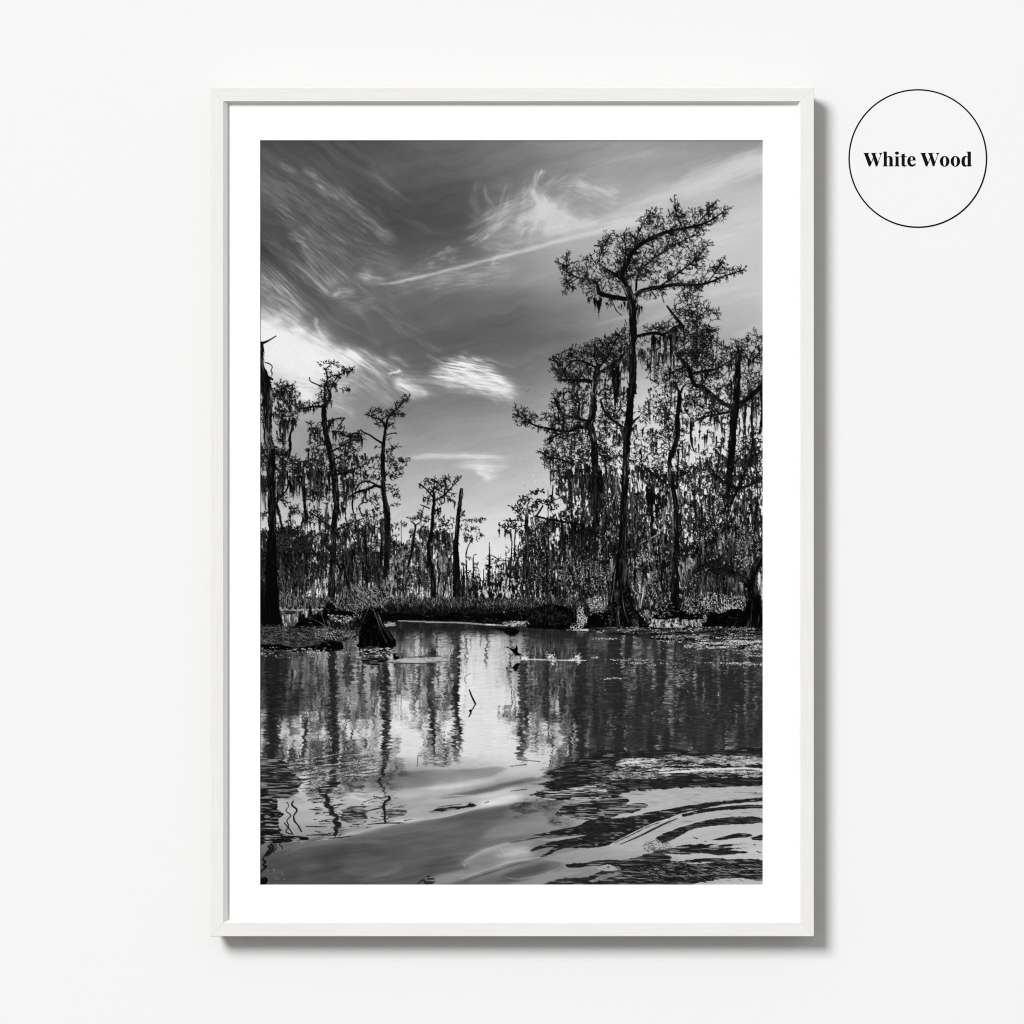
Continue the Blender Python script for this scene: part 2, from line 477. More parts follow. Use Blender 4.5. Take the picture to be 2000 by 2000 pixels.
def mossfield(poly, n, ln, tone=(.03, .22), tuft=7, w=(.5, 1.5)):
    """separate tufts of moss scattered through a crown"""
    q, _ = smooth(np.vstack([poly, poly[:1]]), 3.0)
    lo, hi = q.min(0), q.max(0); k = 0
    while k < n:
        p = lo + (hi - lo) * rng.random(2)
        if not inside(p[:1], p[1:], q)[0]:
            continue
        k += 1
        L = 3 + 9 * rng.random(); a = rng.normal(0, .25)
        moss(np.array([p - [L, L * a], p + [L, L * a]]), ln, int(8 + 22 * rng.random()), 1.5, tone, w, tuft=tuft)


def backtrees(x0, x1, y0, y1, n, hmin, hmax, w=(.8, 3.), tone=(.03, .12), ms=(6, 30), mt=(.03, .22), nb=(3, 8), bl=(5, 18)):
    """slim far trunks with short level branches and moss"""
    for _ in range(n):
        x = x0 + (x1 - x0) * rng.random(); yb = y0 + (y1 - y0) * rng.random(); h = hmin + (hmax - hmin) * rng.random() ** 1.3
        wd = w[0] + (w[1] - w[0]) * rng.random(); t = tone[0] + (tone[1] - tone[0]) * rng.random()
        ln = rng.normal(0, .035) * h
        trunk([(x + ln, yb - h), (x + ln * .6 + rng.normal(0, 1), yb - h * .55), (x, yb)], [wd * .35, wd * .8, wd], base=t, streak=.1, fringe=False)
        lim = []
        for b in range(rng.integers(*nb)):
            f = .3 + .7 * rng.random(); yy = yb - h * f; xx = x + ln * f; d = rng.choice([-1, 1]); L = (bl[0] + (bl[1] - bl[0]) * rng.random()) * (1.15 - f * .6)
            lim.append(np.array([(xx, yy), (xx + d * L * .5, yy - L * .18), (xx + d * L, yy + L * .05)]))
            trunk(lim[-1], [wd * .5, wd * .3, .6], base=t, fringe=False)
            moss(lim[-1], (ms[0], ms[1]), int(L * 2.2), 1.6, mt, (.6, 1.5), tuft=5)
        spray(lim, 7, t, 2.6, (0, 0), .3, (2, 5), (1.2, 3))


def moss(pts, ln, n, spread=2.0, tone=(.03, .16), w=(.8, 1.8), sway=.06, tuft=5, alpha=1.0):
    """hanging moss: tufts of long strands below the polyline pts"""
    P, _ = smooth(pts, 1.0) if len(pts) > 1 else (np.asarray(pts, float), None)
    nt = max(2, int(n * .75) // tuft)
    sel = rng.integers(0, len(P), nt)
    tl = ln[0] * .55 + (ln[1] * 1.1 - ln[0] * .55) * rng.random(nt) ** 2.0
    tt = tone[0] + (tone[1] - tone[0]) * rng.random(nt) ** 1.5
    ty = P[sel, 1] + np.abs(rng.normal(0, .16, nt)) * ln[1] * min(1, spread / 3.)
    tx = P[sel, 0] + rng.normal(0, spread * .8, nt)
    lean = rng.normal(0, sway * .7, nt)
    q = np.repeat(np.arange(nt), tuft)
    sp = np.minimum(spread * .55, .8 + tl * .03)[q]
    x = tx[q] + rng.normal(0, 1, len(q)) * sp; y = ty[q] + rng.normal(0, 1.6, len(q))
    l = tl[q] * (.25 + .75 * rng.random(len(q)))
    t = np.clip(tt[q] + .07 * rng.normal(0, 1, len(q)) * (tone[1] > .2), .01, 1)
    wd = w[0] + (w[1] - w[0]) * rng.random(len(q))
    xt = tx[q] + (x - tx[q]) * .35 + lean[q] * l + rng.normal(0, .5, len(q))
    m = 5
    ph = rng.random(len(q)) * 6.3
    px, py = x, y
    for i in range(1, m + 1):
        f = i / m
        nx_ = x + (xt - x) * f + np.sin(ph + f * 6) * .7; ny_ = y + l * f
        a0 = 1 - (i - 1) / m; a1 = 1 - i / m
        lines(px, py, nx_, ny_, .3 + wd * a0, .3 + wd * a1, t, alpha * (1 if i < 4 else .75))
        px, py = nx_, ny_


def thicket(x0, y0, x1, y1, n, tones, probs, ln=(4, 22), w=(.7, 1.8), lean=.12, alpha=1.0, mask=None):
    """a tangle of upright strokes in a box"""
    x = x0 + (x1 - x0) * rng.random(n)
    yt = y0 + (y1 - y0) * .75 * np.clip(1.5 * fbm(x, x * 0, 34, 1, int(x0) % 61, 3) - .35, 0, 1)
    y = yt + (y1 - yt) * rng.random(n) ** .8
    cl = vnoise(x, y, 14, 30, int(x0) % 97)
    c = rng.choice(len(tones), n, p=probs)
    lo = np.array([t[0] for t in tones])[c]; hi = np.array([t[1] for t in tones])[c]
    t = lo + (hi - lo) * rng.random(n)
    if mask is not None:
        k = rng.random(n) < mask(x, y); x, y, t, cl = x[k], y[k], t[k], cl[k]; n = len(x)
    l = ln[0] + (ln[1] - ln[0]) * rng.random(n) ** 2
    a = rng.normal(0, lean, n)
    wd = w[0] + (w[1] - w[0]) * rng.random(n)
    lines(x, y, x + np.sin(a) * l, y + np.cos(a) * l, wd, wd * .5, t, alpha)


def specks(x0, y0, x1, y1, n, tone, size=(.8, 2.2), ang=0., asd=.8, mask=None, alpha=1.0, wd=(.7, 1.5)):
    th = rng.random(n) * 2 * np.pi; rr = np.sqrt(rng.random(n)) * (1.12 + .3 * (vnoise(th * 9, th * 0 + x0, 4, 1, 5) - .5) * 2)
    cx_, cy_ = np.cos(th), np.sin(th)
    k_ = rr / np.maximum(np.abs(cx_), np.abs(cy_)) ** .55
    x = (x0 + x1) / 2 + (x1 - x0) / 2 * cx_ * k_; y = (y0 + y1) / 2 + (y1 - y0) / 2 * cy_ * k_
    if mask is not None:
        k = rng.random(n) < mask(x, y); x, y = x[k], y[k]; n = len(x)
    l = size[0] + (size[1] - size[0]) * rng.random(n)
    a = ang + rng.normal(0, asd, n)
    t = tone[0] + (tone[1] - tone[0]) * rng.random(n)
    w_ = wd[0] + (wd[1] - wd[0]) * rng.random(n)
    lines(x, y, x + np.cos(a) * l, y + np.sin(a) * l, w_, w_ * .7, t, alpha)


def inside(px, py, poly):
    r = np.zeros(px.shape, bool)
    n = len(poly)
    for i in range(n):
        xa, ya = poly[i]; xb, yb = poly[(i + 1) % n]
        if ya == yb:
            continue
        c = ((ya > py) != (yb > py)) & (px < (xb - xa) * (py - ya) / (yb - ya) + xa)
        r ^= c
    return r


def fill(poly, tone, rough=2.0, rs=(9, 3), mott=0., mtone=.6, tvar=.05, seed=1, alpha=1.0, curve=True, ms=(9, 2.2)):
    """a filled shape with a ragged edge; mott = share of it broken by streaks of mtone"""
    p = np.asarray(poly)
    if curve:
        q, _ = smooth(np.vstack([p, p[:1]]), 2.0); p = q
    xa, ya = p.min(0) - 6; xb, yb = p.max(0) + 6
    ia = max(0, int((xa - PRX) * SS)); ib = min(CW, int((xb - PRX) * SS) + 1)
    ja = max(0, int((ya - PRY) * SS)); jb = min(CH, int((yb - PRY) * SS) + 1)
    if ib <= ia or jb <= ja:
        return
    gx, gy = np.meshgrid(PRX + (np.arange(ia, ib) + .5) / SS, PRY + (np.arange(ja, jb) + .5) / SS)
    wx = gx + rough * 2.2 * (fbm(gx, gy, rs[0] * 2, rs[1] * 2, seed, 3) - .5) * 2
    wy = gy + rough * (fbm(gx, gy, rs[0], rs[1], seed + 4, 3) - .5) * 2
    m = inside(wx, wy, p)
    t = tone + tvar * (fbm(gx, gy, rs[0], rs[1], seed + 9, 3) - .5) * 2
    if mott:
        nz = fbm(gx + 3 * gy * .0, gy, ms[0], ms[1], seed + 13, 3)
        th = np.quantile(nz[m], 1 - mott) if m.any() else 1
        t = t + (mtone - t) * sstep(-.03, .09, nz - th)
    sub = cv[ja:jb, ia:ib]
    sub[m] = sub[m] + (t[m] - sub[m]) * alpha


def soft(arr, GX, GY, pts, width, add, seed=0, fray=.6, stretch=(26, 4)):
    """add a soft feathered streak to a tone array"""
    wmin = float(np.min(width))
    P, par = smooth(pts, max(1.2, min(6.0, .6 * wmin)))
    w = np.interp(par, np.arange(len(pts)), np.broadcast_to(np.asarray(width, float), len(pts)))
    ad = np.interp(par, np.arange(len(pts)), np.broadcast_to(np.asarray(add, float), len(pts)))
    e = np.linspace(0, 1, len(P))
    inx = lambda q: (q[0] > PRX + 8) & (q[0] < PRX + PRW - 8)
    ad = ad * (sstep(-.02, .15, e) if inx(P[0]) else 1) * (sstep(1.02, .82, e) if inx(P[-1]) else 1)
    mw = w.max() * 3.2
    x0, x1 = P[:, 0].min() - mw, P[:, 0].max() + mw; y0, y1 = P[:, 1].min() - mw, P[:, 1].max() + mw
    c = np.where((GX >= x0) & (GX <= x1))[0]; r = np.where((GY >= y0) & (GY <= y1))[0]
    if len(c) < 2 or len(r) < 2:
        return
    X, Y = np.meshgrid(GX[c], GY[r])
    ang = np.arctan2(pts[-1][1] - pts[0][1], pts[-1][0] - pts[0][0])
    u = X * np.cos(ang) + Y * np.sin(ang); v = -X * np.sin(ang) + Y * np.cos(ang)
    nz = fbm(u, v, stretch[0], stretch[1], seed, 4, .55)
    Xd = X + (fbm(X, Y, 24, 24, seed + 31, 3) - .5) * w.mean() * 1.2; Yd = Y + (fbm(X, Y, 24, 24, seed + 47, 3) - .5) * w.mean() * 1.2
    fib = (fbm(u + 2 * wmin * (fbm(X, Y, 30, 30, seed + 61, 2) - .5), v, stretch[0] * .7, stretch[1] * .7, seed + 71, 3) - .5) * w.mean() * 2.6 * min(1, fray * 1.6)
    Xd = Xd - np.sin(ang) * fib; Yd = Yd + np.cos(ang) * fib
    best = np.full(X.shape, 0, np.float32)
    Xd = Xd.astype(np.float32); Yd = Yd.astype(np.float32)
    for (p, wi, ai) in zip(P, w, ad):
        ca = np.where(np.abs(X[0] - p[0]) < 3.4 * wi + 14)[0]; ra = np.where(np.abs(Y[:, 0] - p[1]) < 3.4 * wi + 14)[0]
        if len(ca) == 0 or len(ra) == 0:
            continue
        sl = (slice(ra[0], ra[-1] + 1), slice(ca[0], ca[-1] + 1))
        g = np.exp(-((Xd[sl] - p[0]) ** 2 + (Yd[sl] - p[1]) ** 2) / (2 * wi * wi)) * ai
        if ai >= 0:
            np.maximum(best[sl], g, out=best[sl])
        else:
            np.minimum(best[sl], g, out=best[sl])
    arr[np.ix_(r, c)] += best * (1 - fray + fray * 1.6 * sstep(.25, .8, nz))


def paint_sky():
    X = PRX + np.arange(PRW) + .5
    Y = PRY + np.arange(0, 980) + .5
    g = ctrl_grid([507, 600, 700, 800, 900, 1000, 1100, 1200, 1300, 1400, 1490],
                  [273, 330, 380, 430, 480, 540, 600, 660, 720, 780, 840, 900, 960, 1040, 1120, 1250],
                  [[84, 84, 86, 96, 108, 122, 138, 150, 152, 150, 146],
                   [92, 90, 92, 98, 104, 116, 134, 154, 160, 164, 170],
                   [100, 90, 84, 84, 88, 112, 142, 160, 172, 184, 190],
                   [84, 86, 80, 79, 88, 130, 160, 168, 178, 182, 188],
                   [76, 86, 88, 90, 100, 142, 166, 172, 184, 196, 196],
                   [86, 92, 100, 108, 122, 140, 150, 158, 178, 198, 200],
                   [110, 98, 104, 108, 106, 108, 128, 148, 166, 180, 186],
                   [150, 108, 98, 100, 100, 104, 114, 140, 158, 166, 170],
                   [205, 160, 112, 108, 110, 116, 130, 156, 168, 172, 170],
                   [190, 166, 130, 124, 128, 138, 156, 186, 200, 200, 200],
                   [168, 150, 146, 142, 146, 156, 172, 204, 212, 214, 214],
                   [166, 158, 162, 162, 166, 172, 188, 214, 220, 222, 222],
                   [176, 172, 176, 180, 184, 188, 200, 220, 226, 226, 226],
                   [206, 200, 200, 206, 212, 216, 220, 228, 230, 230, 230],
                   [236, 234, 232, 230, 232, 234, 234, 234, 234, 234, 234],
                   [240, 240, 240, 236, 236, 236, 236, 236, 236, 236, 236]], X, Y) / 255.
    XX, YY = np.meshgrid(X, Y)
    # faint banding, drifting down to the right on the left and up to the right elsewhere
    wa = 46 * (fbm(XX, YY, 130, 110, 301, 3) - .5); wb = 16 * (fbm(XX, YY, 40, 34, 305, 3) - .5)
    u = XX * .80 + YY * .6; v = -XX * .6 + YY * .8 + wa + wb
    lm = sstep(900, 620, XX) * sstep(760, 560, YY)
    g += lm * .085 * (fbm(u, v, 190, 9, 3, 4, .6) - .5)
    u = XX * .966 - YY * .26; v = XX * .26 + YY * .966 + wa * 1.2 + wb
    g += (1 - lm) * .06 * (fbm(u, v, 230, 14, 5, 4, .6) - .5)
    g += .03 * (fbm(XX, YY, 60, 30, 8, 4) - .5)
    s = lambda *a, **k: soft(g, X, Y, *a, **k)
    a = lambda *p: qA(p)
    b = lambda *p: qB(p)
    f = qA.f
    s(a((180, 190), (300, 250)), 16 * f, .07, seed=2)
    s(a((330, 200), (430, 280), (520, 370), (650, 440)), [9 * f, 18 * f, 24 * f, 34 * f], [.04, .15, .13, .06], seed=3)
    s(a((430, 330), (560, 420), (720, 560), (880, 680), (1060, 790)), 30 * f, [.05, .09, .1, .09, .07], seed=4)
    s(a((560, 370), (760, 500), (900, 640), (1060, 780)), 26 * f, .09, seed=5)
    s(a((30, 300), (300, 420), (520, 620), (760, 860)), 75 * f, .06, seed=6)
    s(a((100, 440), (260, 600), (420, 740), (640, 860), (820, 990)), 36 * f, [.07, .1, .09, .06, .04], seed=7)
    s(a((250, 720), (340, 770), (390, 820)), 20 * f, [.1, .2, .12], seed=8, stretch=(20, 3))
    s(a((330, 790), (430, 930), (540, 1050), (640, 1130)), 26 * f, .14, seed=9, stretch=(36, 2.4))
    s(a((400, 800), (520, 920), (640, 1040), (720, 1100)), 26 * f, .11, seed=10, stretch=(36, 2.4))
    s(a((260, 930), (380, 1010), (480, 1110), (590, 1195)), 24 * f, [.08, .13, .17, .2], seed=11, stretch=(36, 2.6))
    s(a((60, 770), (240, 880), (420, 1080)), 40 * f, .06, seed=12)
    s(a((30, 970), (200, 1100), (330, 1240), (420, 1370)), 34 * f, [.12, .15, .13, .05], seed=13, stretch=(40, 3))
    s(a((30, 1080), (170, 1190), (290, 1290)), 44 * f, .14, seed=14, stretch=(40, 3))
    s(a((30, 1190), (160, 1290), (300, 1390)), 50 * f, .12, seed=15)
    # the white bank low on the left
    s(a((30, 1440), (240, 1500), (440, 1610), (640, 1690), (800, 1740)), [90 * f, 100 * f, 100 * f, 80 * f, 55 * f], [.42, .44, .42, .36, .26], seed=16, fray=.12)
    s(a((30, 1590), (250, 1680), (480, 1760)), 100 * f, .22, seed=17, fray=.12)
    s(a((250, 1410), (420, 1490), (560, 1570), (760, 1640), (920, 1730)), 20 * f, .16, seed=18, stretch=(40, 4))
    s(a((690, 1610), (760, 1640), (860, 1720), (980, 1790)), 38 * f, [.24, .25, .16, .06], seed=19, stretch=(40, 4))
    s(a((330, 1830), (560, 1850), (700, 1900)), 60 * f, .14, seed=20)
    s(a((760, 1820), (900, 1900), (1000, 1990)), 50 * f, .10, seed=53, stretch=(50, 4))
    s(a((450, 1340), (450, 1410), (480, 1470), (530, 1520)), 8 * f, .16, seed=21)
    s(a((470, 1350), (462, 1420), (500, 1480)), 5 * f, .10, seed=22)
    # knots and the long thin trail
    s(a((770, 1040), (830, 1040), (880, 1060), (980, 1072)), [22 * f, 34 * f, 26 * f, 14 * f], [.14, .24, .2, .14], seed=23, fray=.35)
    s(a((580, 1190), (640, 1150), (700, 1150), (740, 1170)), [10 * f, 24 * f, 24 * f, 24 * f], [.22, .22, .16, .08], seed=24, fray=.4)
    s(a((640, 1230), (780, 1250), (880, 1200)), 50 * f, .06, seed=25)
    s(np.vstack([a((780, 1090), (900, 1098), (1050, 1086), (1300, 1030), (1600, 955)), b((0, 870), (250, 800), (420, 755), (700, 690), (960, 610), (1200, 520))]), [10 * f, 8 * f, 8 * f, 9 * f, 9 * f, 10 * f, 11 * f, 12 * f, 14 * f, 22 * f, 24 * f], [.14, .16, .19, .2, .2, .19, .18, .17, .17, .16, .14], seed=26, fray=.2)
    s(a((1000, 1080), (1500, 1040), (1930, 960)), 60 * f, .09, seed=27)
    s(b((200, 690), (500, 670), (800, 640), (960, 605), (1180, 480)), 26 * f, .12, seed=29, stretch=(60, 5))
    s(b((560, 640), (960, 500), (1250, 400), (1500, 310), (1700, 235), (1900, 160)), [26 * f, 34 * f, 38 * f, 44 * f, 48 * f, 48 * f], [.05, .1, .16, .2, .24, .26], seed=30, fray=.25, stretch=(70, 5))
    s(b((1450, 780), (1700, 730), (1900, 660)), 32 * f, .09, seed=31, stretch=(70, 5))
    s(b((1250, 660), (1900, 540)), 60 * f, .05, seed=54)
    s(a((870, 1240), (980, 1340), (1100, 1450), (1260, 1540), (1450, 1630)), 15 * f, .055, seed=32)
    # plume
    s(a((1560, 760), (1680, 730), (1790, 640), (1930, 540)), [16 * f, 36 * f, 40 * f, 40 * f], [.1, .15, .15, .12], seed=33, stretch=(30, 7))
    s(b((10, 640), (120, 600), (200, 520), (170, 420)), [80 * f, 105 * f, 90 * f, 40 * f], [.06, .1, .11, .12], seed=34, stretch=(30, 17), fray=.8)
    s(b((200, 470), (330, 540), (420, 600), (640, 640)), 46 * f, .08, seed=35, stretch=(30, 16), fray=.8)
    s(b((250, 236), (196, 280), (180, 330), (188, 390)), [8 * f, 18 * f, 14 * f, 18 * f], [.2, .22, .14, .12], seed=36)
    s(b((500, 320), (600, 400), (820, 460)), 40 * f, .10, seed=37, fray=.8)
    s(b((-60, 700), (160, 650), (400, 600)), 90 * f, .06, seed=38, stretch=(40, 14))
    s(b((130, 380), (230, 470), (250, 600)), 26 * f, .12, seed=55, stretch=(30, 5), fray=.8)
    s(b((-100, 520), (20, 470), (120, 420)), 34 * f, .08, seed=56, stretch=(30, 6), fray=.8)
    s(a((1600, 560), (1660, 640), (1560, 680)), 14 * f, .05, seed=39)
    s(a((1720, 340), (1740, 440), (1800, 520)), 10 * f, .1, seed=40)
    s(a((1270, 935), (1400, 880), (1520, 850)), 30 * f, .11, seed=41, stretch=(14, 6), fray=.8)
    s(a((820, 880), (960, 900), (1060, 950)), 60 * f, .05, seed=42)
    # the small cloud above the water
    s(a((1320, 1780), (1440, 1740), (1560, 1720), (1700, 1760), (1830, 1830), (1960, 1890)), [26 * f, 40 * f, 48 * f, 42 * f, 34 * f, 24 * f], [.26, .4, .42, .34, .22, .1], seed=43, stretch=(34, 3), fray=.75)
    s(a((1380, 1830), (1560, 1830), (1720, 1870), (1900, 1905), (2000, 1925)), [30 * f, 44 * f, 40 * f, 34 * f, 24 * f], [.24, .32, .3, .22, .1], seed=44, stretch=(30, 4), fray=.4)
    s(a((1545, 1650), (1570, 1690), (1620, 1730)), 18 * f, .2, seed=45)
    s(a((1060, 1820), (1100, 1870), (1200, 1910), (1300, 1920)), [20 * f, 34 * f, 34 * f, 20 * f], [.3, .3, .24, .16], seed=46, fray=.4)
    s(a((995, 1780), (1030, 1768), (1062, 1766), (1080, 1752), (1096, 1764)), 5.5 * f, [.3, .36, .3, .36, .3], seed=47, fray=.2)
    s(a((1080, 1840), (1300, 1840), (1560, 1800), (1800, 1870), (2020, 1930)), 52 * f, .1, seed=57, stretch=(50, 4), fray=.7)
    s(a((1440, 1700), (1600, 1690), (1760, 1760), (1900, 1850)), 22 * f, .14, seed=58, stretch=(30, 3), fray=.8)
    # low streaks
    s(np.array([(790, 893), (860, 890), (940, 893), (1000, 897)]), [3, 3.5, 4, 3], [.12, .18, .2, .08], seed=48, fray=.3, stretch=(60, 4))
    s(qM([(1050, 80), (1300, 70), (1450, 90), (1700, 90), (1900, 60)]), [3, 5, 7, 5, 4], [.06, .14, .2, .13, .08], seed=49, fray=.4, stretch=(40, 4))
    s(qM([(1400, 150), (1560, 200), (1570, 240), (1720, 210)]), [4, 7, 5, 4], [.12, .18, .15, .06], seed=50, fray=.4)
    s(qL1([(960, 960), (1080, 1020), (1240, 1100)]), 5, .09, seed=51)
    s(qL1([(560, 830), (700, 850)]), 12, .25, seed=52, fray=.2)
    for i in range(46):
        fx, fy = rng.random(), rng.random()
        x = 510 + 250 * fx; y = 300 + 330 * fy; L = 40 + 90 * rng.random(); an = np.radians(38 + 12 * rng.normal())
        m = np.array([(x, y), (x + L * .5 * np.cos(an) , y + L * .5 * np.sin(an) + rng.normal(0, 4)), (x + L * np.cos(an), y + L * np.sin(an))])
        s(m, 1.6 + 4 * rng.random(), .01 + .04 * rng.random(), seed=400 + i, stretch=(40, 2.2), fray=.7)
    for i in range(44):
        r_ = rng.random(); x = 930 + 200 * rng.random(); y = 440 + 50 * rng.normal(0, .6) - .1 * (x - 1000); L = 24 + 60 * rng.random(); an = np.radians(-50 + 28 * rng.normal())
        m = np.array([(x, y), (x + L * .5 * np.cos(an), y + L * .5 * np.sin(an)), (x + L * np.cos(an + .35), y + L * np.sin(an + .35))])
        s(m, 1.8 + 5 * rng.random(), .02 + .05 * rng.random(), seed=500 + i, stretch=(30, 2.6), fray=.7)
    for i in range(26):
        x = 835 + 160 * rng.random(); y = 716 + .26 * (x - 860) + 14 * rng.normal(); L = 20 + 40 * rng.random(); an = np.radians(28 + 14 * rng.normal())
        m = np.array([(x - L * .3, y - L * .2), (x + L * .3 * np.cos(an), y + L * .3 * np.sin(an)), (x + L * np.cos(an), y + L * np.sin(an))])
        s(m, 1.4 + 3.4 * rng.random(), .03 + .07 * rng.random(), seed=600 + i, stretch=(26, 2.2), fray=.7)
    for i in range(30):
        x = 520 + 240 * rng.random(); y = 640 + .32 * (x - 510) + 20 * rng.normal(); L = 30 + 60 * rng.random(); an = np.radians(32 + 8 * rng.normal())
        m = np.array([(x, y), (x + L * .5 * np.cos(an), y + L * .5 * np.sin(an) - 2), (x + L * np.cos(an), y + L * np.sin(an))])
        s(m, 1.6 + 4 * rng.random(), .03 + .06 * rng.random(), seed=700 + i, stretch=(40, 2.4), fray=.6)
    for i in range(24):
        x = 1000 + 480 * rng.random(); y = 300 + 380 * rng.random(); L = 60 + 120 * rng.random(); an = np.radians(-15 + 5 * rng.normal())
        m = np.array([(x, y), (x + L * .5 * np.cos(an), y + L * .5 * np.sin(an) - 2), (x + L * np.cos(an), y + L * np.sin(an))])
        s(m, 2 + 5 * rng.random(), .015 + .03 * rng.random(), seed=800 + i, stretch=(60, 3), fray=.6)
    cap = np.where(YY < 570, .80, .93) ; knee = cap - .14
    g = np.where(g > knee, knee + .14 * np.tanh((g - knee) / .14), g)
    g = np.clip(g, 0, .965)
    g += rng.normal(0, .006, g.shape)
    big = np.repeat(np.repeat(g, SS, 0), SS, 1)
    cv[:big.shape[0]] = big
    cv[big.shape[0]:] = .9


def ground():
    fill(np.array([(507, 1170), (620, 1168), (700, 1170), (800, 1168), (1000, 1170), (1200, 1180), (1491, 1190), (1491, 1290), (1180, 1260), (1000, 1240), (760, 1230), (700, 1250), (660, 1280), (507, 1290)]), .035, 5, (16, 6), .2, .25, seed=5, curve=False, ms=(3, 4))


def far_trees():
    # pale distant wood on the horizon, then thin poles
    T = [(.05, .16), (.2, .5)]
    for (x0, x1, top, n, d) in ((640, 790, 1040, 120, .05), (870, 985, 1105, 90, .06), (960, 1040, 1090, 60, .05)):
        x = x0 + (x1 - x0) * rng.random(n)
        y = top + 70 * rng.random(n) ** 1.2
        l = np.maximum(1172 - y, 6)
        lines(x, y, x + rng.normal(0, 1.6, n), y + l, .9, 1.9, d + .2 * rng.random(n))
    grow(None, [(680, 1120, 90, 40), (760, 1110, 60, 40)], .55, .06, .15, (1.5, 3.5), (.8, 1.4), 2)
    grow(None, [(905, 1150, 40, 16), (960, 1145, 35, 22), (1000, 1120, 36, 40)], .7, .06, .15, (1.5, 3.2), (.8, 1.3), 2)
    # the spire and its neighbours
    trunk(qM([(1590, 1230), (1592, 1500), (1580, 1700), (1560, 2000)]), [.9, 2.4, 4, 5])
    grow([qM([(1590, 1400), (1570, 1900)])], qM.blobs([(1600, 1470, 50, 60), (1680, 1500, 75, 45), (1745, 1600, 60, 60), (1560, 1590, 60, 40), (1600, 1720, 60, 60)]), 1.3, leaf=(1.8, 3.6))
    for p, w in (([(1310, 1200), (1250, 1350), (1240, 1500), (1262, 2060)], [1.2, 1.8, 2.2, 3]), ([(1400, 1410), (1350, 1450), (1352, 1700), (1372, 2060)], [.9, 1.6, 2, 2.6]),
                 ([(1835, 1460), (1830, 2050)], [.8, 2]), ([(1500, 1640), (1508, 2060)], [1, 2]), ([(1440, 1700), (1450, 2060)], [.8, 1.6]), ([(1200, 1600), (1190, 2060)], [1.5, 2.6]),
                 ([(1880, 1580), (1886, 2060)], [.8, 2.4]), ([(1780, 1560), (1790, 2060)], [.8, 2])):
        trunk(qM(p), w)
    grow([qM([(1240, 1450), (1250, 1900)]), qM([(1352, 1500), (1370, 1900)])], qM.blobs([(1200, 1560, 50, 40), (1270, 1470, 30, 30), (1370, 1560, 60, 40), (1390, 1640, 40, 40), (1310, 1710, 60, 50), (1190, 1780, 60, 60), (1300, 1850, 70, 60)]), .8, leaf=(1.5, 3))
    thicket(770, 1080, 900, 1174, 260, [(.03, .15), (.3, .6)], [.85, .15], (6, 34), (.6, 1.7), .06)
    thicket(865, 1110, 985, 1174, 420, [(.03, .15), (.3, .6)], [.85, .15], (6, 34), (.6, 1.5), .05)


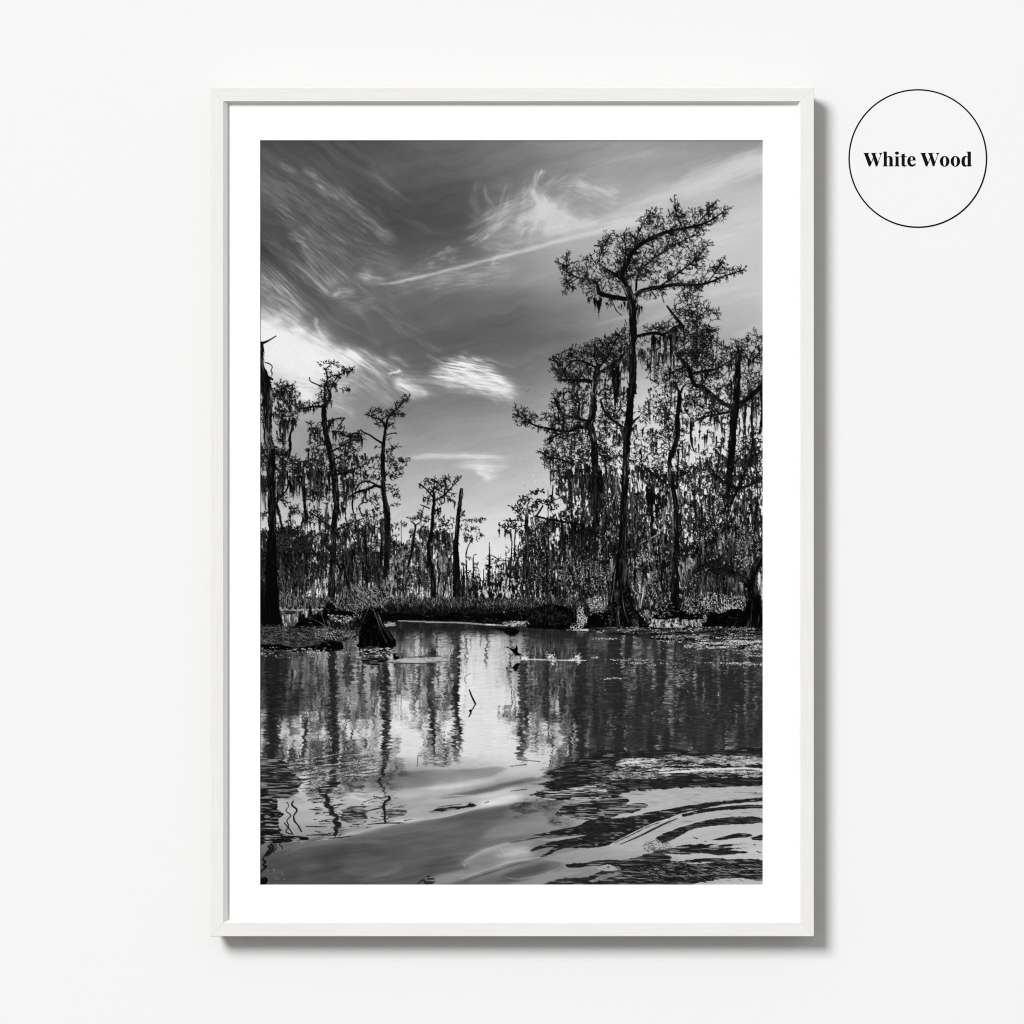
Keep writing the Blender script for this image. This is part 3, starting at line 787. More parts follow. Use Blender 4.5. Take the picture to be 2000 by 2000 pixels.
def left_wood():
    # ---------- back layer ----------
    PL = qL2([(20, 560), (250, 600), (420, 560), (620, 600), (760, 640), (1050, 560), (1250, 500), (1480, 470), (1580, 520), (1600, 900), (1700, 1250), (1932, 1250), (1932, 1560), (20, 1560)])
    fill(PL, .08, 9, (12, 14), .66, .95, .05, seed=210, alpha=.45, ms=(2.6, 9))
    fill(qL2([(20, 640), (250, 640), (500, 640), (720, 760), (700, 1000), (640, 1300), (560, 1480), (20, 1560)]), .05, 8, (14, 18), .3, .55, .04, seed=211, alpha=.85, ms=(2.2, 8))
    backtrees(560, 800, 1155, 1172, 26, 50, 190, w=(.7, 2.4), tone=(.08, .24), mt=(.06, .36))
    grow(None, [], .26, .03, .12, (2.4, 5.6), (.6, 1.2), 2, poly=PL, holes=qL2.blobs([(380, 940, 60, 60), (340, 1270, 50, 70), (1080, 880, 30, 60), (1010, 1150, 24, 90), (1450, 620, 40, 40)]))
    grow(None, [], .5, .03, .1, (2.4, 5.6), (.65, 1.3), 3, poly=qL1([(30, 1500), (200, 1480), (330, 1600), (520, 1640), (700, 1640), (900, 1560), (1300, 1620), (1560, 1640), (1580, 1932), (1000, 2050), (30, 2100)]))
    thicket(507, 1060, 800, 1174, 420, [(.02, .13), (.2, .42), (.6, .92)], [.66, .22, .12], (6, 34), (.7, 1.9), .06)
    grow(None, qL2.blobs([(250, 660, 230, 70), (450, 620, 150, 60), (600, 700, 130, 80), (350, 800, 260, 100), (600, 840, 150, 100), (200, 900, 170, 120), (120, 1020, 120, 120), (330, 1030, 120, 80),
                          (640, 1020, 100, 70), (450, 1270, 130, 80), (300, 1330, 80, 80), (560, 1150, 120, 80), (130, 1250, 110, 130)]), 1.25, .03, .17, (2.4, 5.6), (.7, 1.45), 3)
    moss(qL2([(60, 850), (400, 880), (700, 850), (900, 900)]), (14, 50), 560, 5, (.02, .26))
    moss(qL2([(60, 1100), (400, 1050), (800, 1040)]), (12, 44), 460, 5, (.02, .3))
    moss(qL2([(300, 1250), (800, 1180)]), (10, 34), 300, 5, (.03, .4))
    grow(None, qL2.blobs([(1180, 560, 120, 60), (1350, 560, 140, 70), (1300, 660, 150, 60), (1470, 560, 90, 70), (1450, 760, 110, 90), (1250, 900, 110, 100), (1430, 900, 120, 60), (1330, 1030, 120, 80),
                          (1100, 1000, 80, 100), (1480, 1050, 90, 90), (1250, 1200, 110, 90), (1480, 1230, 70, 70), (1150, 1130, 80, 80)]), .5, .03, .12, (2, 4.2), (.65, 1.35), 3)
    moss(qL2([(1040, 620), (1300, 560), (1550, 560)]), (14, 50), 260, 4, (.03, .22))
    moss(qL2([(1100, 860), (1300, 840), (1560, 900)]), (14, 60), 360, 4, (.03, .32))
    moss(qL2([(1050, 1080), (1300, 1040), (1560, 1080)]), (12, 50), 300, 4, (.03, .35))
    moss(qL2([(640, 1020), (880, 1000)]), (14, 60), 130, 5, (.05, .4))
    trunk(qL2([(1380, 560), (1370, 800), (1380, 1100), (1390, 1350)]), [3, 4, 5, 5])
    trunk(qL2([(1580, 650), (1575, 900), (1560, 1100)]), [3, 4.5, 3])
    trunk(qL2([(1070, 1030), (1110, 1120), (1160, 1350)]), [4, 3, 3])
    # right of the third tree
    grow(None, qM.blobs([(150, 1300, 80, 80), (170, 1500, 100, 90), (300, 1420, 110, 100), (330, 1600, 130, 90), (150, 1700, 90, 80), (450, 1240, 90, 70), (420, 1850, 150, 80)]), .9, .03, .12, (1.8, 4), (.65, 1.3), 3)
    moss(qM([(100, 1200), (300, 1240), (560, 1300)]), (10, 44), 200, 4, (.03, .25))
    for p, w in (([(160, 1200), (150, 1500), (170, 1700), (150, 2050)], [2, 2.5, 3, 3.5]), ([(300, 1250), (250, 1330), (200, 1500), (210, 2050)], [1.5, 2, 2.4, 3])):
        trunk(qM(p), w)

    # ---------- the tree on the left edge ----------
    grow([qL1([(140, 760), (290, 800), (430, 860)]), qL1([(190, 1110), (290, 1020), (370, 980), (520, 960)]), qL1([(190, 1290), (280, 1230), (350, 1200), (470, 1180)])],
         qL1.blobs([(350, 760, 130, 65), (430, 830, 110, 90), (290, 830, 90, 70), (400, 930, 130, 90), (480, 1000, 90, 80), (300, 1080, 110, 80), (420, 1100, 110, 55), (350, 1200, 120, 45), (480, 1210, 25, 50), (80, 800, 45, 120), (80, 1050, 40, 150)]), .7)
    spray([qL1([(140, 760), (290, 800), (430, 860)]), qL1([(190, 1110), (290, 1020), (370, 980), (520, 960)]), qL1([(190, 1290), (280, 1230), (350, 1200), (470, 1180)]), qL1([(190, 900), (330, 780), (450, 720)])], 22, bias=(0, -.1), sp1=3.2)
    grow(None, qL1.blobs([(200, 1560, 150, 80), (300, 1600, 110, 80), (110, 1650, 70, 90), (100, 1500, 60, 60), (480, 1690, 90, 45), (560, 1740, 110, 55), (700, 1700, 110, 70)]), 1.2, .03, .12)
    moss(qL1([(230, 1190), (330, 1170), (420, 1180)]), (20, 52), 60, 1.6, (.03, .22))
    moss(qL1([(262, 1290), (300, 1280)]), (30, 38), 20, 1.2, (.03, .15))
    moss(qL1([(318, 1330), (322, 1340)]), (32, 38), 12, 1.0, (.04, .16)); moss(qL1([(350, 1300), (354, 1310)]), (36, 42), 14, 1.0, (.04, .2))
    trunk(qL1([(455, 1180), (452, 1260), (430, 1330), (420, 1400), (428, 1470), (420, 1580), (395, 1660)]), [2, 4, 3, 5, 5, 3, 2])
    moss(qL1([(60, 1700), (300, 1730), (600, 1760), (900, 1800)]), (20, 70), 420, 4, (.02, .26), tuft=8)
    moss(qL1([(60, 1850), (300, 1850), (560, 1850)]), (20, 70), 260, 4, (.02, .22), tuft=8)
    moss(qL2([(640, 60), (880, 40)]), (20, 46), 120, 4, (.05, .4), tuft=8)
    trunk(qL2([(595, 60), (600, 160), (610, 320), (630, 450), (640, 540)]), [5, 6, 5, 4, 1.5], streak=.1)
    trunk(qL2([(420, -20), (380, 110), (290, 210), (250, 290)]), [3.5, 3, 3.5, 3])
    trunk(qL2([(240, 260), (280, 380), (320, 560), (340, 640)]), [5, 5, 4, 3], streak=.3)
    trunk(qL1([(62, 180), (74, 260), (64, 400), (72, 500), (100, 620), (135, 800), (140, 960), (140, 1200), (150, 1420), (180, 1520), (190, 1932)]), [8, 5, 7, 10, 18, 21, 22, 17, 16, 15, 16], streak=.3)
    trunk(qL1([(60, 190), (110, 180), (170, 150), (250, 100)]), [5, 4, 2.6, 1.8])
    trunk(qL1([(105, 435), (160, 450), (200, 488), (184, 540), (200, 570), (190, 610)]), [1.4, 2, 1.6, 1.4, 1.6, 1])
    trunk(qL1([(90, 600), (190, 640), (210, 655)]), [6, 6, 3]); trunk(qL1([(80, 500), (120, 640), (190, 690)]), [2, 2.4, 2])
    trunk(qL2([(190, 0), (195, 300), (200, 600), (200, 900)]), [16, 15, 14, 16], streak=.2)
    grow(None, qL2.blobs([(120, 720, 90, 70), (230, 800, 130, 90), (350, 780, 120, 80), (150, 980, 120, 90), (240, 900, 90, 70)]), .9, .03, .22, (2.5, 6), (.7, 1.45), 3)
    grow(None, qL2.blobs([(90, 1080, 50, 80), (250, 1060, 60, 60), (110, 1300, 50, 60)]), 1.1, .03, .12)

    mossfield(qL1([(200, 740), (480, 740), (560, 980), (500, 1200), (220, 1240)]), 22, (6, 26)); mossfield(qL1([(40, 1500), (330, 1540), (720, 1680), (720, 1900), (40, 2000)]), 34, (9, 40), (.03, .3))
    spray([qL1([(150, 900), (80, 960), (40, 980)]), qL1([(150, 1100), (70, 1160), (30, 1170)]), qL1([(160, 1350), (260, 1380), (330, 1440)]), qL1([(170, 1450), (80, 1500), (30, 1500)]), qL1([(190, 1560), (330, 1620), (500, 1660), (640, 1720)]), qL1([(190, 1700), (330, 1760), (520, 1800)]), qL2([(190, 200), (330, 260), (420, 330)]), qL2([(190, 380), (100, 420), (50, 440)]), qL2([(190, 560), (380, 600), (540, 640)])], 20, bias=(0, 0), sp1=2.8, droop=.4)
    # ---------- second tree ----------
    tr = [qL1([(860, 1000), (930, 880), (910, 780), (880, 700), (920, 620), (1060, 590)]), qL1([(868, 1000), (862, 850), (866, 720)]), qL1([(890, 620), (880, 520), (930, 470)]),
          qL1([(880, 780), (960, 700), (1010, 780)]), qL1([(920, 800), (990, 660), (1070, 580)])]
    for p, w in zip(tr, ([6, 5, 3, 2.6, 2.4, 2], [4, 3, 3], [2, 2, 1.5], [2, 1.4, 2], [2, 1.8, 1.2])):
        trunk(p, w)
    trunk(qL1([(668, 620), (676, 660), (700, 685), (760, 710), (830, 745)]), [1.2, 1.6, 1.8, 1.8, 2])
    trunk(qL1([(830, 990), (740, 990), (640, 1000), (560, 1020)]), [4, 3.5, 3, 2])
    grow(tr + [qL1([(830, 990), (740, 980), (560, 1010)]), qL1([(1040, 560), (1150, 520), (1210, 500)]), qL1([(960, 760), (1080, 760)])],
         qL1.blobs([(950, 450, 100, 35), (850, 455, 80, 28), (1020, 455, 50, 35), (1120, 520, 85, 32), (1000, 600, 90, 45), (860, 670, 90, 34), (830, 750, 60, 70), (820, 870, 60, 90), (700, 950, 95, 40), (600, 1010, 55, 45),
                    (910, 940, 40, 70), (1100, 770, 70, 22), (960, 690, 70, 30), (820, 980, 80, 40)]), .7, leaf=(2.2, 5))
    spray(tr + [qL1([(830, 990), (740, 980), (560, 1010)]), qL1([(1040, 560), (1150, 520), (1210, 500)])], 11, bias=(0, 0), sp1=3, droop=.5, tw=(3, 8))
    moss(qL1([(1090, 540), (1200, 520)]), (5, 13), 60, 2, (.03, .2)); moss(qL1([(1080, 770), (1170, 770)]), (4, 11), 36, 2, (.03, .2)); moss(qL1([(560, 1020), (760, 1000)]), (5, 16), 80, 3, (.03, .2))
    trunk(qL1([(850, 960), (852, 1100), (862, 1240), (890, 1400), (935, 1580), (965, 1750), (990, 1932)]), [8, 9, 10, 11, 12, 12.5, 12], streak=.24)
    trunk(qL1([(905, 1160), (925, 1200), (912, 1260), (895, 1350)]), [4, 6, 5, 3])
    trunk(qL1([(940, 1300), (1000, 1290), (1040, 1230), (1115, 1135)]), [1.5, 1.5, 1.6, 1.6]); trunk(qL1([(930, 1165), (1020, 1140), (1115, 1135)]), [1.5, 2, 2.2])
    trunk(qL1([(950, 1310), (1060, 1310), (1150, 1370), (1240, 1325), (1310, 1335)]), [2.4, 2.4, 3.4, 3, 2])
    trunk(qL1([(940, 1560), (1060, 1500), (1180, 1430), (1320, 1400)]), [3, 2.2, 1.8, 1.2])
    trunk(qL1([(1000, 1850), (1090, 1830), (1200, 1790), (1330, 1740)]), [4, 4, 2.4, 1.6]); trunk(qL1([(970, 1660), (1100, 1590), (1250, 1530)]), [2.4, 1.8, 1.2])
    grow([qL1([(830, 1250), (760, 1240), (650, 1280)]), qL1([(830, 1280), (760, 1330), (800, 1440)])], qL1.blobs([(690, 1260, 60, 30), (780, 1260, 60, 36), (690, 1195, 48, 18), (770, 1360, 40, 60), (850, 1200, 40, 40)]), 1.2)
    grow([qL1([(950, 1310), (1060, 1310), (1150, 1370), (1310, 1335)]), qL1([(940, 1560), (1180, 1430), (1320, 1400)]), qL1([(970, 1660), (1250, 1530)]), qL1([(1000, 1850), (1330, 1740)]), qL1([(900, 1570), (760, 1560), (650, 1540)])],
         qL1.blobs([(1010, 1160, 80, 18), (1070, 1250, 46, 20), (1030, 1320, 60, 26), (1200, 1350, 100, 30), (1140, 1450, 110, 70), (1270, 1420, 75, 50), (1060, 1520, 90, 70), (1200, 1540, 85, 60), (720, 1530, 80, 30), (780, 1590, 90, 40),
                    (850, 1620, 80, 50), (800, 1700, 110, 75), (1050, 1650, 140, 70), (1350, 1660, 130, 42), (1250, 1720, 120, 55), (1200, 1820, 160, 70), (760, 1820, 120, 70), (880, 1800, 70, 70)]), .45, leaf=(2.4, 5))
    spray([qL1([(950, 1310), (1060, 1310), (1150, 1370), (1310, 1335)]), qL1([(940, 1560), (1180, 1430), (1320, 1400)]), qL1([(970, 1660), (1250, 1530)]), qL1([(1000, 1850), (1330, 1740)]), qL1([(900, 1570), (760, 1560), (650, 1540)]), qL1([(900, 1700), (760, 1700)])], 17, bias=(0, 0), sp1=3.2, droop=.35)
    moss(qL1([(660, 1280), (800, 1290)]), (8, 28), 60, 2.4, (.03, .2)); moss(qL1([(1180, 1340), (1310, 1340)]), (6, 20), 60, 3, (.03, .2)); moss(qL1([(980, 1320), (1060, 1320)]), (6, 20), 40, 2, (.03, .2))
    moss(qL1([(1050, 1880), (1250, 1850)]), (20, 60), 90, 3, (.03, .28)); moss(qL1([(680, 1780), (900, 1780)]), (16, 54), 150, 4, (.04, .4))
    trunk(qL2([(990, 0), (1000, 200), (1012, 330), (985, 480), (975, 700), (965, 950), (955, 1200), (945, 1400), (940, 1520)]), [12, 12.5, 12, 12, 12, 12, 12, 14, 18], streak=.22)
    grow([qL2([(960, 590), (850, 520), (740, 430), (640, 370)]), qL2([(960, 620), (1080, 590), (1200, 520), (1330, 470), (1480, 450)]), qL2([(960, 920), (880, 850), (800, 780)]), qL2([(960, 600), (1100, 520)])],
         qL2.blobs([(480, 330, 50, 30), (500, 390, 70, 40), (700, 360, 110, 32), (760, 440, 100, 46), (850, 500, 70, 50), (1090, 570, 100, 40), (1230, 510, 110, 36), (1400, 460, 100, 36), (860, 650, 80, 60), (820, 780, 80, 70), (950, 860, 80, 60), (1050, 830, 70, 50)]), 1.2)
    for p, w in (([(960, 590), (850, 520), (740, 430), (660, 380)], [3.5, 3, 2.4, 1.6]), ([(990, 620), (1090, 580), (1200, 520), (1340, 470)], [3, 3, 2, 1.4]), ([(960, 920), (870, 800), (800, 740)], [3, 3, 2]), ([(1000, 980), (1030, 1050), (1060, 1130)], [3, 4, 3])):
        trunk(qL2(p), w)
    moss(qL2([(1020, 640), (1160, 600)]), (10, 36), 70, 3, (.03, .2)); moss(qL2([(560, 400), (830, 500)]), (8, 34), 90, 3, (.03, .25))
    trunk(qL2([(1130, 0), (1150, 60), (1130, 200), (1100, 260)]), [2, 3.4, 3, 1.5]); trunk(qL2([(1220, 160), (1210, 300), (1220, 400)]), [3, 3, 1.5])

    spray([qL2([(980, 100), (860, 120), (720, 170)]), qL2([(1000, 180), (1120, 170), (1240, 210)]), qL2([(975, 700), (1120, 690), (1260, 730)]), qL2([(960, 760), (820, 720), (700, 740)]), qL2([(960, 1000), (1080, 990), (1180, 1040)]), qL2([(955, 1100), (840, 1080), (720, 1110)]), qL1([(930, 1500), (820, 1440), (700, 1450)]), qL1([(960, 1750), (1100, 1760), (1250, 1820)])], 17, bias=(0, 0), sp1=2.8, droop=.45)
    mossfield(qL1([(660, 1200), (1000, 1150), (1330, 1380), (1340, 1900), (640, 1900), (640, 1560)]), 48, (6, 30)); mossfield(qL2([(560, 60), (1300, 60), (1480, 460), (1300, 900), (640, 900)]), 46, (8, 34), (.03, .3))
    specks(*qL2([(-100, -300)])[0], *qL2([(1600, 1500)])[0], 900, (.16, .55), (1, 4.), 1.4, .6, lambda x, y: np.clip(2.2 * fbm(x, y, 18, 20, 254, 3) - .75, 0, 1), alpha=.8, wd=(.5, 1.1))
    # ---------- third tree ----------
    tr = [qL1([(1640, 1200), (1670, 1110), (1790, 1000), (1930, 860)]), qL1([(1620, 1250), (1580, 1170), (1480, 1130), (1420, 1100)]), qL1([(1670, 1110), (1760, 1090), (1850, 1080)]), qL1([(1580, 1170), (1640, 1100)])]
    for p, w in zip(tr, ([4.5, 3, 2, 1], [4, 2.4, 2, 1], [2, 1.6, 1], [2, 1.4])):
        trunk(p, w)
    grow(tr, qL1.blobs([(1480, 1045, 95, 38), (1430, 1090, 60, 30), (1560, 1040, 80, 36), (1660, 1075, 80, 50), (1760, 1085, 90, 34), (1560, 1210, 75, 46), (1680, 1210, 55, 60), (1800, 1000, 50, 30), (1880, 910, 50, 50), (1780, 950, 30, 20)]), .8)
    spray(tr, 10, bias=(0, -.1), sp1=3, tw=(3, 8))
    trunk(qL1([(1308, 1278), (1360, 1320), (1430, 1350), (1500, 1400), (1590, 1455)]), [1.6, 2.4, 2.6, 3, 3.6])
    trunk(qL1([(1630, 1355), (1690, 1332), (1750, 1325), (1770, 1335)]), [1.4, 1.5, 1.7, 1.4])
    trunk(qL1([(1640, 1190), (1622, 1300), (1600, 1480), (1592, 1700), (1605, 1932)]), [3.6, 4.5, 6, 7.5, 8.5], streak=.14)
    trunk(qL2([(1592, -10), (1612, 200), (1642, 380), (1652, 600), (1648, 900), (1630, 1200), (1612, 1500)]), [8.5, 9, 11, 11.5, 11, 10, 10], streak=.16)
    grow([qL1([(1600, 1530), (1700, 1510), (1770, 1500)]), qL1([(1610, 1760), (1750, 1700), (1900, 1640)]), qL1([(1610, 1880), (1760, 1800), (1840, 1760)]), qL1([(1590, 1860), (1480, 1880), (1380, 1890)]), qL1([(1600, 1700), (1680, 1600)])],
         qL1.blobs([(1655, 1400, 30, 24), (1520, 1500, 50, 16), (1700, 1510, 70, 26), (1690, 1610, 60, 70), (1780, 1690, 110, 40), (1860, 1650, 50, 20), (1750, 1780, 100, 46), (1720, 1880, 100, 40), (1490, 1880, 120, 40), (1560, 1800, 50, 60)]), .4, leaf=(2, 4.4))
    spray([qL1([(1600, 1530), (1700, 1510), (1770, 1500)]), qL1([(1610, 1760), (1750, 1700), (1900, 1640)]), qL1([(1610, 1880), (1760, 1800), (1840, 1760)]), qL1([(1590, 1860), (1480, 1880), (1380, 1890)]), qL1([(1600, 1700), (1680, 1600)]), qL1([(1610, 1930), (1720, 1880), (1820, 1850)])], 14, bias=(.1, -.05), sp1=3)
    grow([qL2([(1620, 240), (1760, 130), (1860, 90)]), qL2([(1650, 330), (1760, 310), (1860, 280)]), qL2([(1650, 620), (1780, 560), (1870, 530)]), qL2([(1655, 660), (1780, 690)]), qL2([(1630, 200), (1840, 160)])],
         qL2.blobs([(1690, 90, 80, 60), (1760, 140, 90, 40), (1780, 180, 60, 30), (1760, 305, 90, 18), (1780, 555, 90, 24), (1730, 680, 60, 18), (1680, 760, 40, 60)]), 1.0, leaf=(2, 4))
    moss(qL2([(1700, 570), (1840, 580)]), (5, 22), 30, 2, (.03, .2))
    trunk(qL2([(1590, 80), (1500, 58), (1400, 100), (1270, 135), (1160, 200)]), [5, 5.5, 4.5, 4, 2]); trunk(qL2([(1500, 40), (1400, 0), (1300, 30), (1250, 110)]), [2.6, 2.6, 2.6, 3])
    trunk(qL2([(1365, 120), (1372, 200), (1395, 260), (1330, 275), (1290, 320), (1310, 380), (1338, 450)]), [3, 2.4, 1.8, 1.6, 1.8, 1.8, 1.4])
    grow([qL2([(1340, 450), (1400, 400)])], qL2.blobs([(1210, 420, 60, 30), (1370, 400, 50, 26), (1500, 250, 90, 60), (1460, 200, 60, 30), (1530, 330, 50, 50), (1090, 150, 60, 50), (690, 210, 70, 36), (880, 240, 60, 40)]), .8)
    moss(qL2([(1210, 60), (1300, 100), (1420, 90)]), (8, 30), 40, 2, (.03, .2))


def mid_wood():
    PM = qM([(340, 1250), (450, 1180), (560, 980), (720, 940), (900, 960), (1060, 1080), (1090, 1600), (1080, 2080), (60, 2080), (90, 1500)])
    fill(PM, .1, 8, (8, 10), .64, .92, .05, seed=220, alpha=.45, ms=(2.4, 8))
    backtrees(775, 875, 1160, 1174, 13, 40, 140, w=(.6, 2.), bl=(4, 12), ms=(5, 22), tone=(.08, .26), mt=(.06, .4))
    backtrees(880, 1010, 1168, 1174, 20, 20, 80, w=(.5, 1.4), bl=(2, 6), ms=(3, 10), nb=(1, 4))
    grow(None, [], .3, .03, .14, (1.8, 3.8), (.6, 1.2), 2, poly=PM)
    # the flat topped tree and the broken snag in the middle
    grow(None, qM.blobs([(600, 960, 80, 60), (560, 1080, 90, 80), (600, 1200, 90, 90), (750, 1050, 90, 90), (820, 1000, 110, 70), (870, 1130, 110, 100), (760, 1200, 100, 80), (560, 1500, 110, 90), (640, 1650, 120, 90),
                         (480, 1620, 110, 80), (800, 1700, 110, 100), (900, 1480, 60, 90), (430, 1780, 130, 90), (600, 1830, 150, 90), (960, 1700, 80, 90), (330, 1900, 120, 60), (990, 1350, 60, 70), (1010, 1850, 80, 60)]), .5, .03, .15, (1.8, 3.8), (.65, 1.35), 3)
    moss(qM([(540, 1000), (700, 1050), (1000, 1050)]), (14, 44), 330, 4, (.04, .34)); moss(qM([(560, 1230), (800, 1250), (1000, 1200)]), (12, 60), 330, 4, (.05, .5))
    moss(qM([(640, 1500), (900, 1450), (1040, 1400)]), (14, 60), 260, 4, (.06, .6)); moss(qM([(500, 1650), (900, 1700)]), (10, 40), 260, 4, (.03, .4))
    thicket(*qM([(780, 1600)])[0], *qM([(1050, 2060)])[0], 260, [(.05, .2), (.3, .6), (.7, .9)], [.5, .3, .2], (8, 36), (.7, 1.6), .05)
    # left companion
    grow([qM([(400, 900), (470, 980), (440, 1200)]), qM([(470, 980), (560, 900), (600, 780)])], qM.blobs([(430, 880, 75, 20), (540, 850, 90, 34), (560, 780, 40, 50), (620, 880, 60, 40), (430, 1080, 60, 30)]), 1.1)
    trunk(qM([(400, 905), (470, 985), (445, 1150), (420, 1350), (360, 1600)]), [1.4, 3.4, 4.5, 4.5, 4]); trunk(qM([(480, 970), (550, 920), (560, 850), (600, 690)]), [2.4, 2, 1.6, 1])
    trunk(qM([(1020, 1640), (960, 1750), (920, 1900), (890, 2050)]), [2, 2.4, 3, 3]); trunk(qM([(840, 1620), (820, 1850), (800, 2050)]), [1.6, 2, 2.2])
    tr = [qM([(750, 560), (620, 410), (560, 360)]), qM([(762, 610), (900, 520), (1000, 420), (1120, 290)]), qM([(745, 560), (745, 440), (760, 330)]), qM([(700, 480), (850, 350), (950, 270)]), qM([(900, 520), (920, 420), (930, 330)])]
    for p, w in zip(tr, ([3.4, 2, 1], [3, 2.4, 1.8, 1], [3, 2, 1], [2, 1.4, 1], [1.6, 1.2, .8])):
        trunk(p, w)
    grow(tr, qM.blobs([(620, 310, 75, 46), (565, 370, 45, 32), (720, 315, 85, 50), (800, 295, 85, 50), (930, 255, 75, 40), (870, 350, 100, 44), (1030, 300, 55, 36), (1120, 250, 38, 26), (900, 420, 80, 50), (780, 440, 60, 40), (640, 550, 70, 34), (690, 610, 60, 46),
                       (830, 610, 50, 44), (950, 500, 50, 36), (1030, 505, 45, 20)]), .9, leaf=(2, 4), lw=(.8, 1.6))
    spray(tr, 11, bias=(0, -.2), sp1=2.8, tw=(3, 7))
    moss(qM([(930, 540), (1060, 590)]), (6, 18), 60, 2, (.03, .25)); moss(qM([(575, 580), (590, 590)]), (4, 8), 10, 1, (.03, .1)); moss(qM([(790, 720), (870, 710)]), (8, 22), 30, 1.6, (.03, .12))
    trunk(qM([(548, 662), (620, 690), (690, 720)]), [1, 1.8, 2]); trunk(qM([(740, 745), (800, 740), (860, 710)]), [1.4, 2, 2.4]); trunk(qM([(905, 520), (910, 620), (860, 660)]), [1.6, 1.8, 1.2]); trunk(qM([(800, 740), (800, 820), (770, 870)]), [1.4, 1.8, 1.4])
    trunk(qM([(752, 480), (752, 650), (735, 800), (730, 950), (705, 1100), (665, 1300), (690, 1500), (725, 1700), (745, 1932), (745, 2060)]), [4, 5, 5.4, 5.6, 5.4, 5.6, 6.5, 8, 9, 9], streak=.16)
    grow([qM([(1120, 850), (1200, 780)]), qM([(1130, 910), (1280, 895), (1420, 905), (1490, 880)]), qM([(1120, 1060), (1250, 1040), (1380, 1000)]), qM([(1120, 1120), (1250, 1170), (1380, 1190), (1460, 1140)]), qM([(1090, 1020), (960, 980), (850, 900)])],
         qM.blobs([(1190, 810, 40, 34), (1300, 905, 120, 18), (1430, 885, 60, 30), (1240, 980, 110, 36), (1350, 1040, 80, 30), (1440, 1120, 55, 46), (1280, 1170, 110, 30), (1200, 1100, 60, 40), (950, 870, 110, 50), (1000, 930, 80, 46), (860, 940, 70, 46)]), .5, leaf=(1.8, 3.8))
    spray([qM([(1120, 850), (1200, 780)]), qM([(1130, 910), (1280, 895), (1420, 905), (1490, 880)]), qM([(1120, 1060), (1250, 1040), (1380, 1000)]), qM([(1120, 1120), (1250, 1170), (1380, 1190), (1460, 1140)]), qM([(1090, 1020), (960, 980), (850, 900)])], 9, bias=(0, -.1), sp1=2.8, tw=(3, 7))
    moss(qM([(1150, 1170), (1330, 1200)]), (4, 16), 40, 2, (.1, .5))
    trunk(qM([(1172, 415), (1160, 500), (1148, 620), (1122, 800), (1108, 1000), (1085, 1300), (1088, 1500), (1092, 1700), (1095, 2060)]), [5.6, 6.4, 7, 7, 8, 10, 12, 13, 14.5], streak=.32, wob=.6)


qR5 = crop(960, 640, 540)


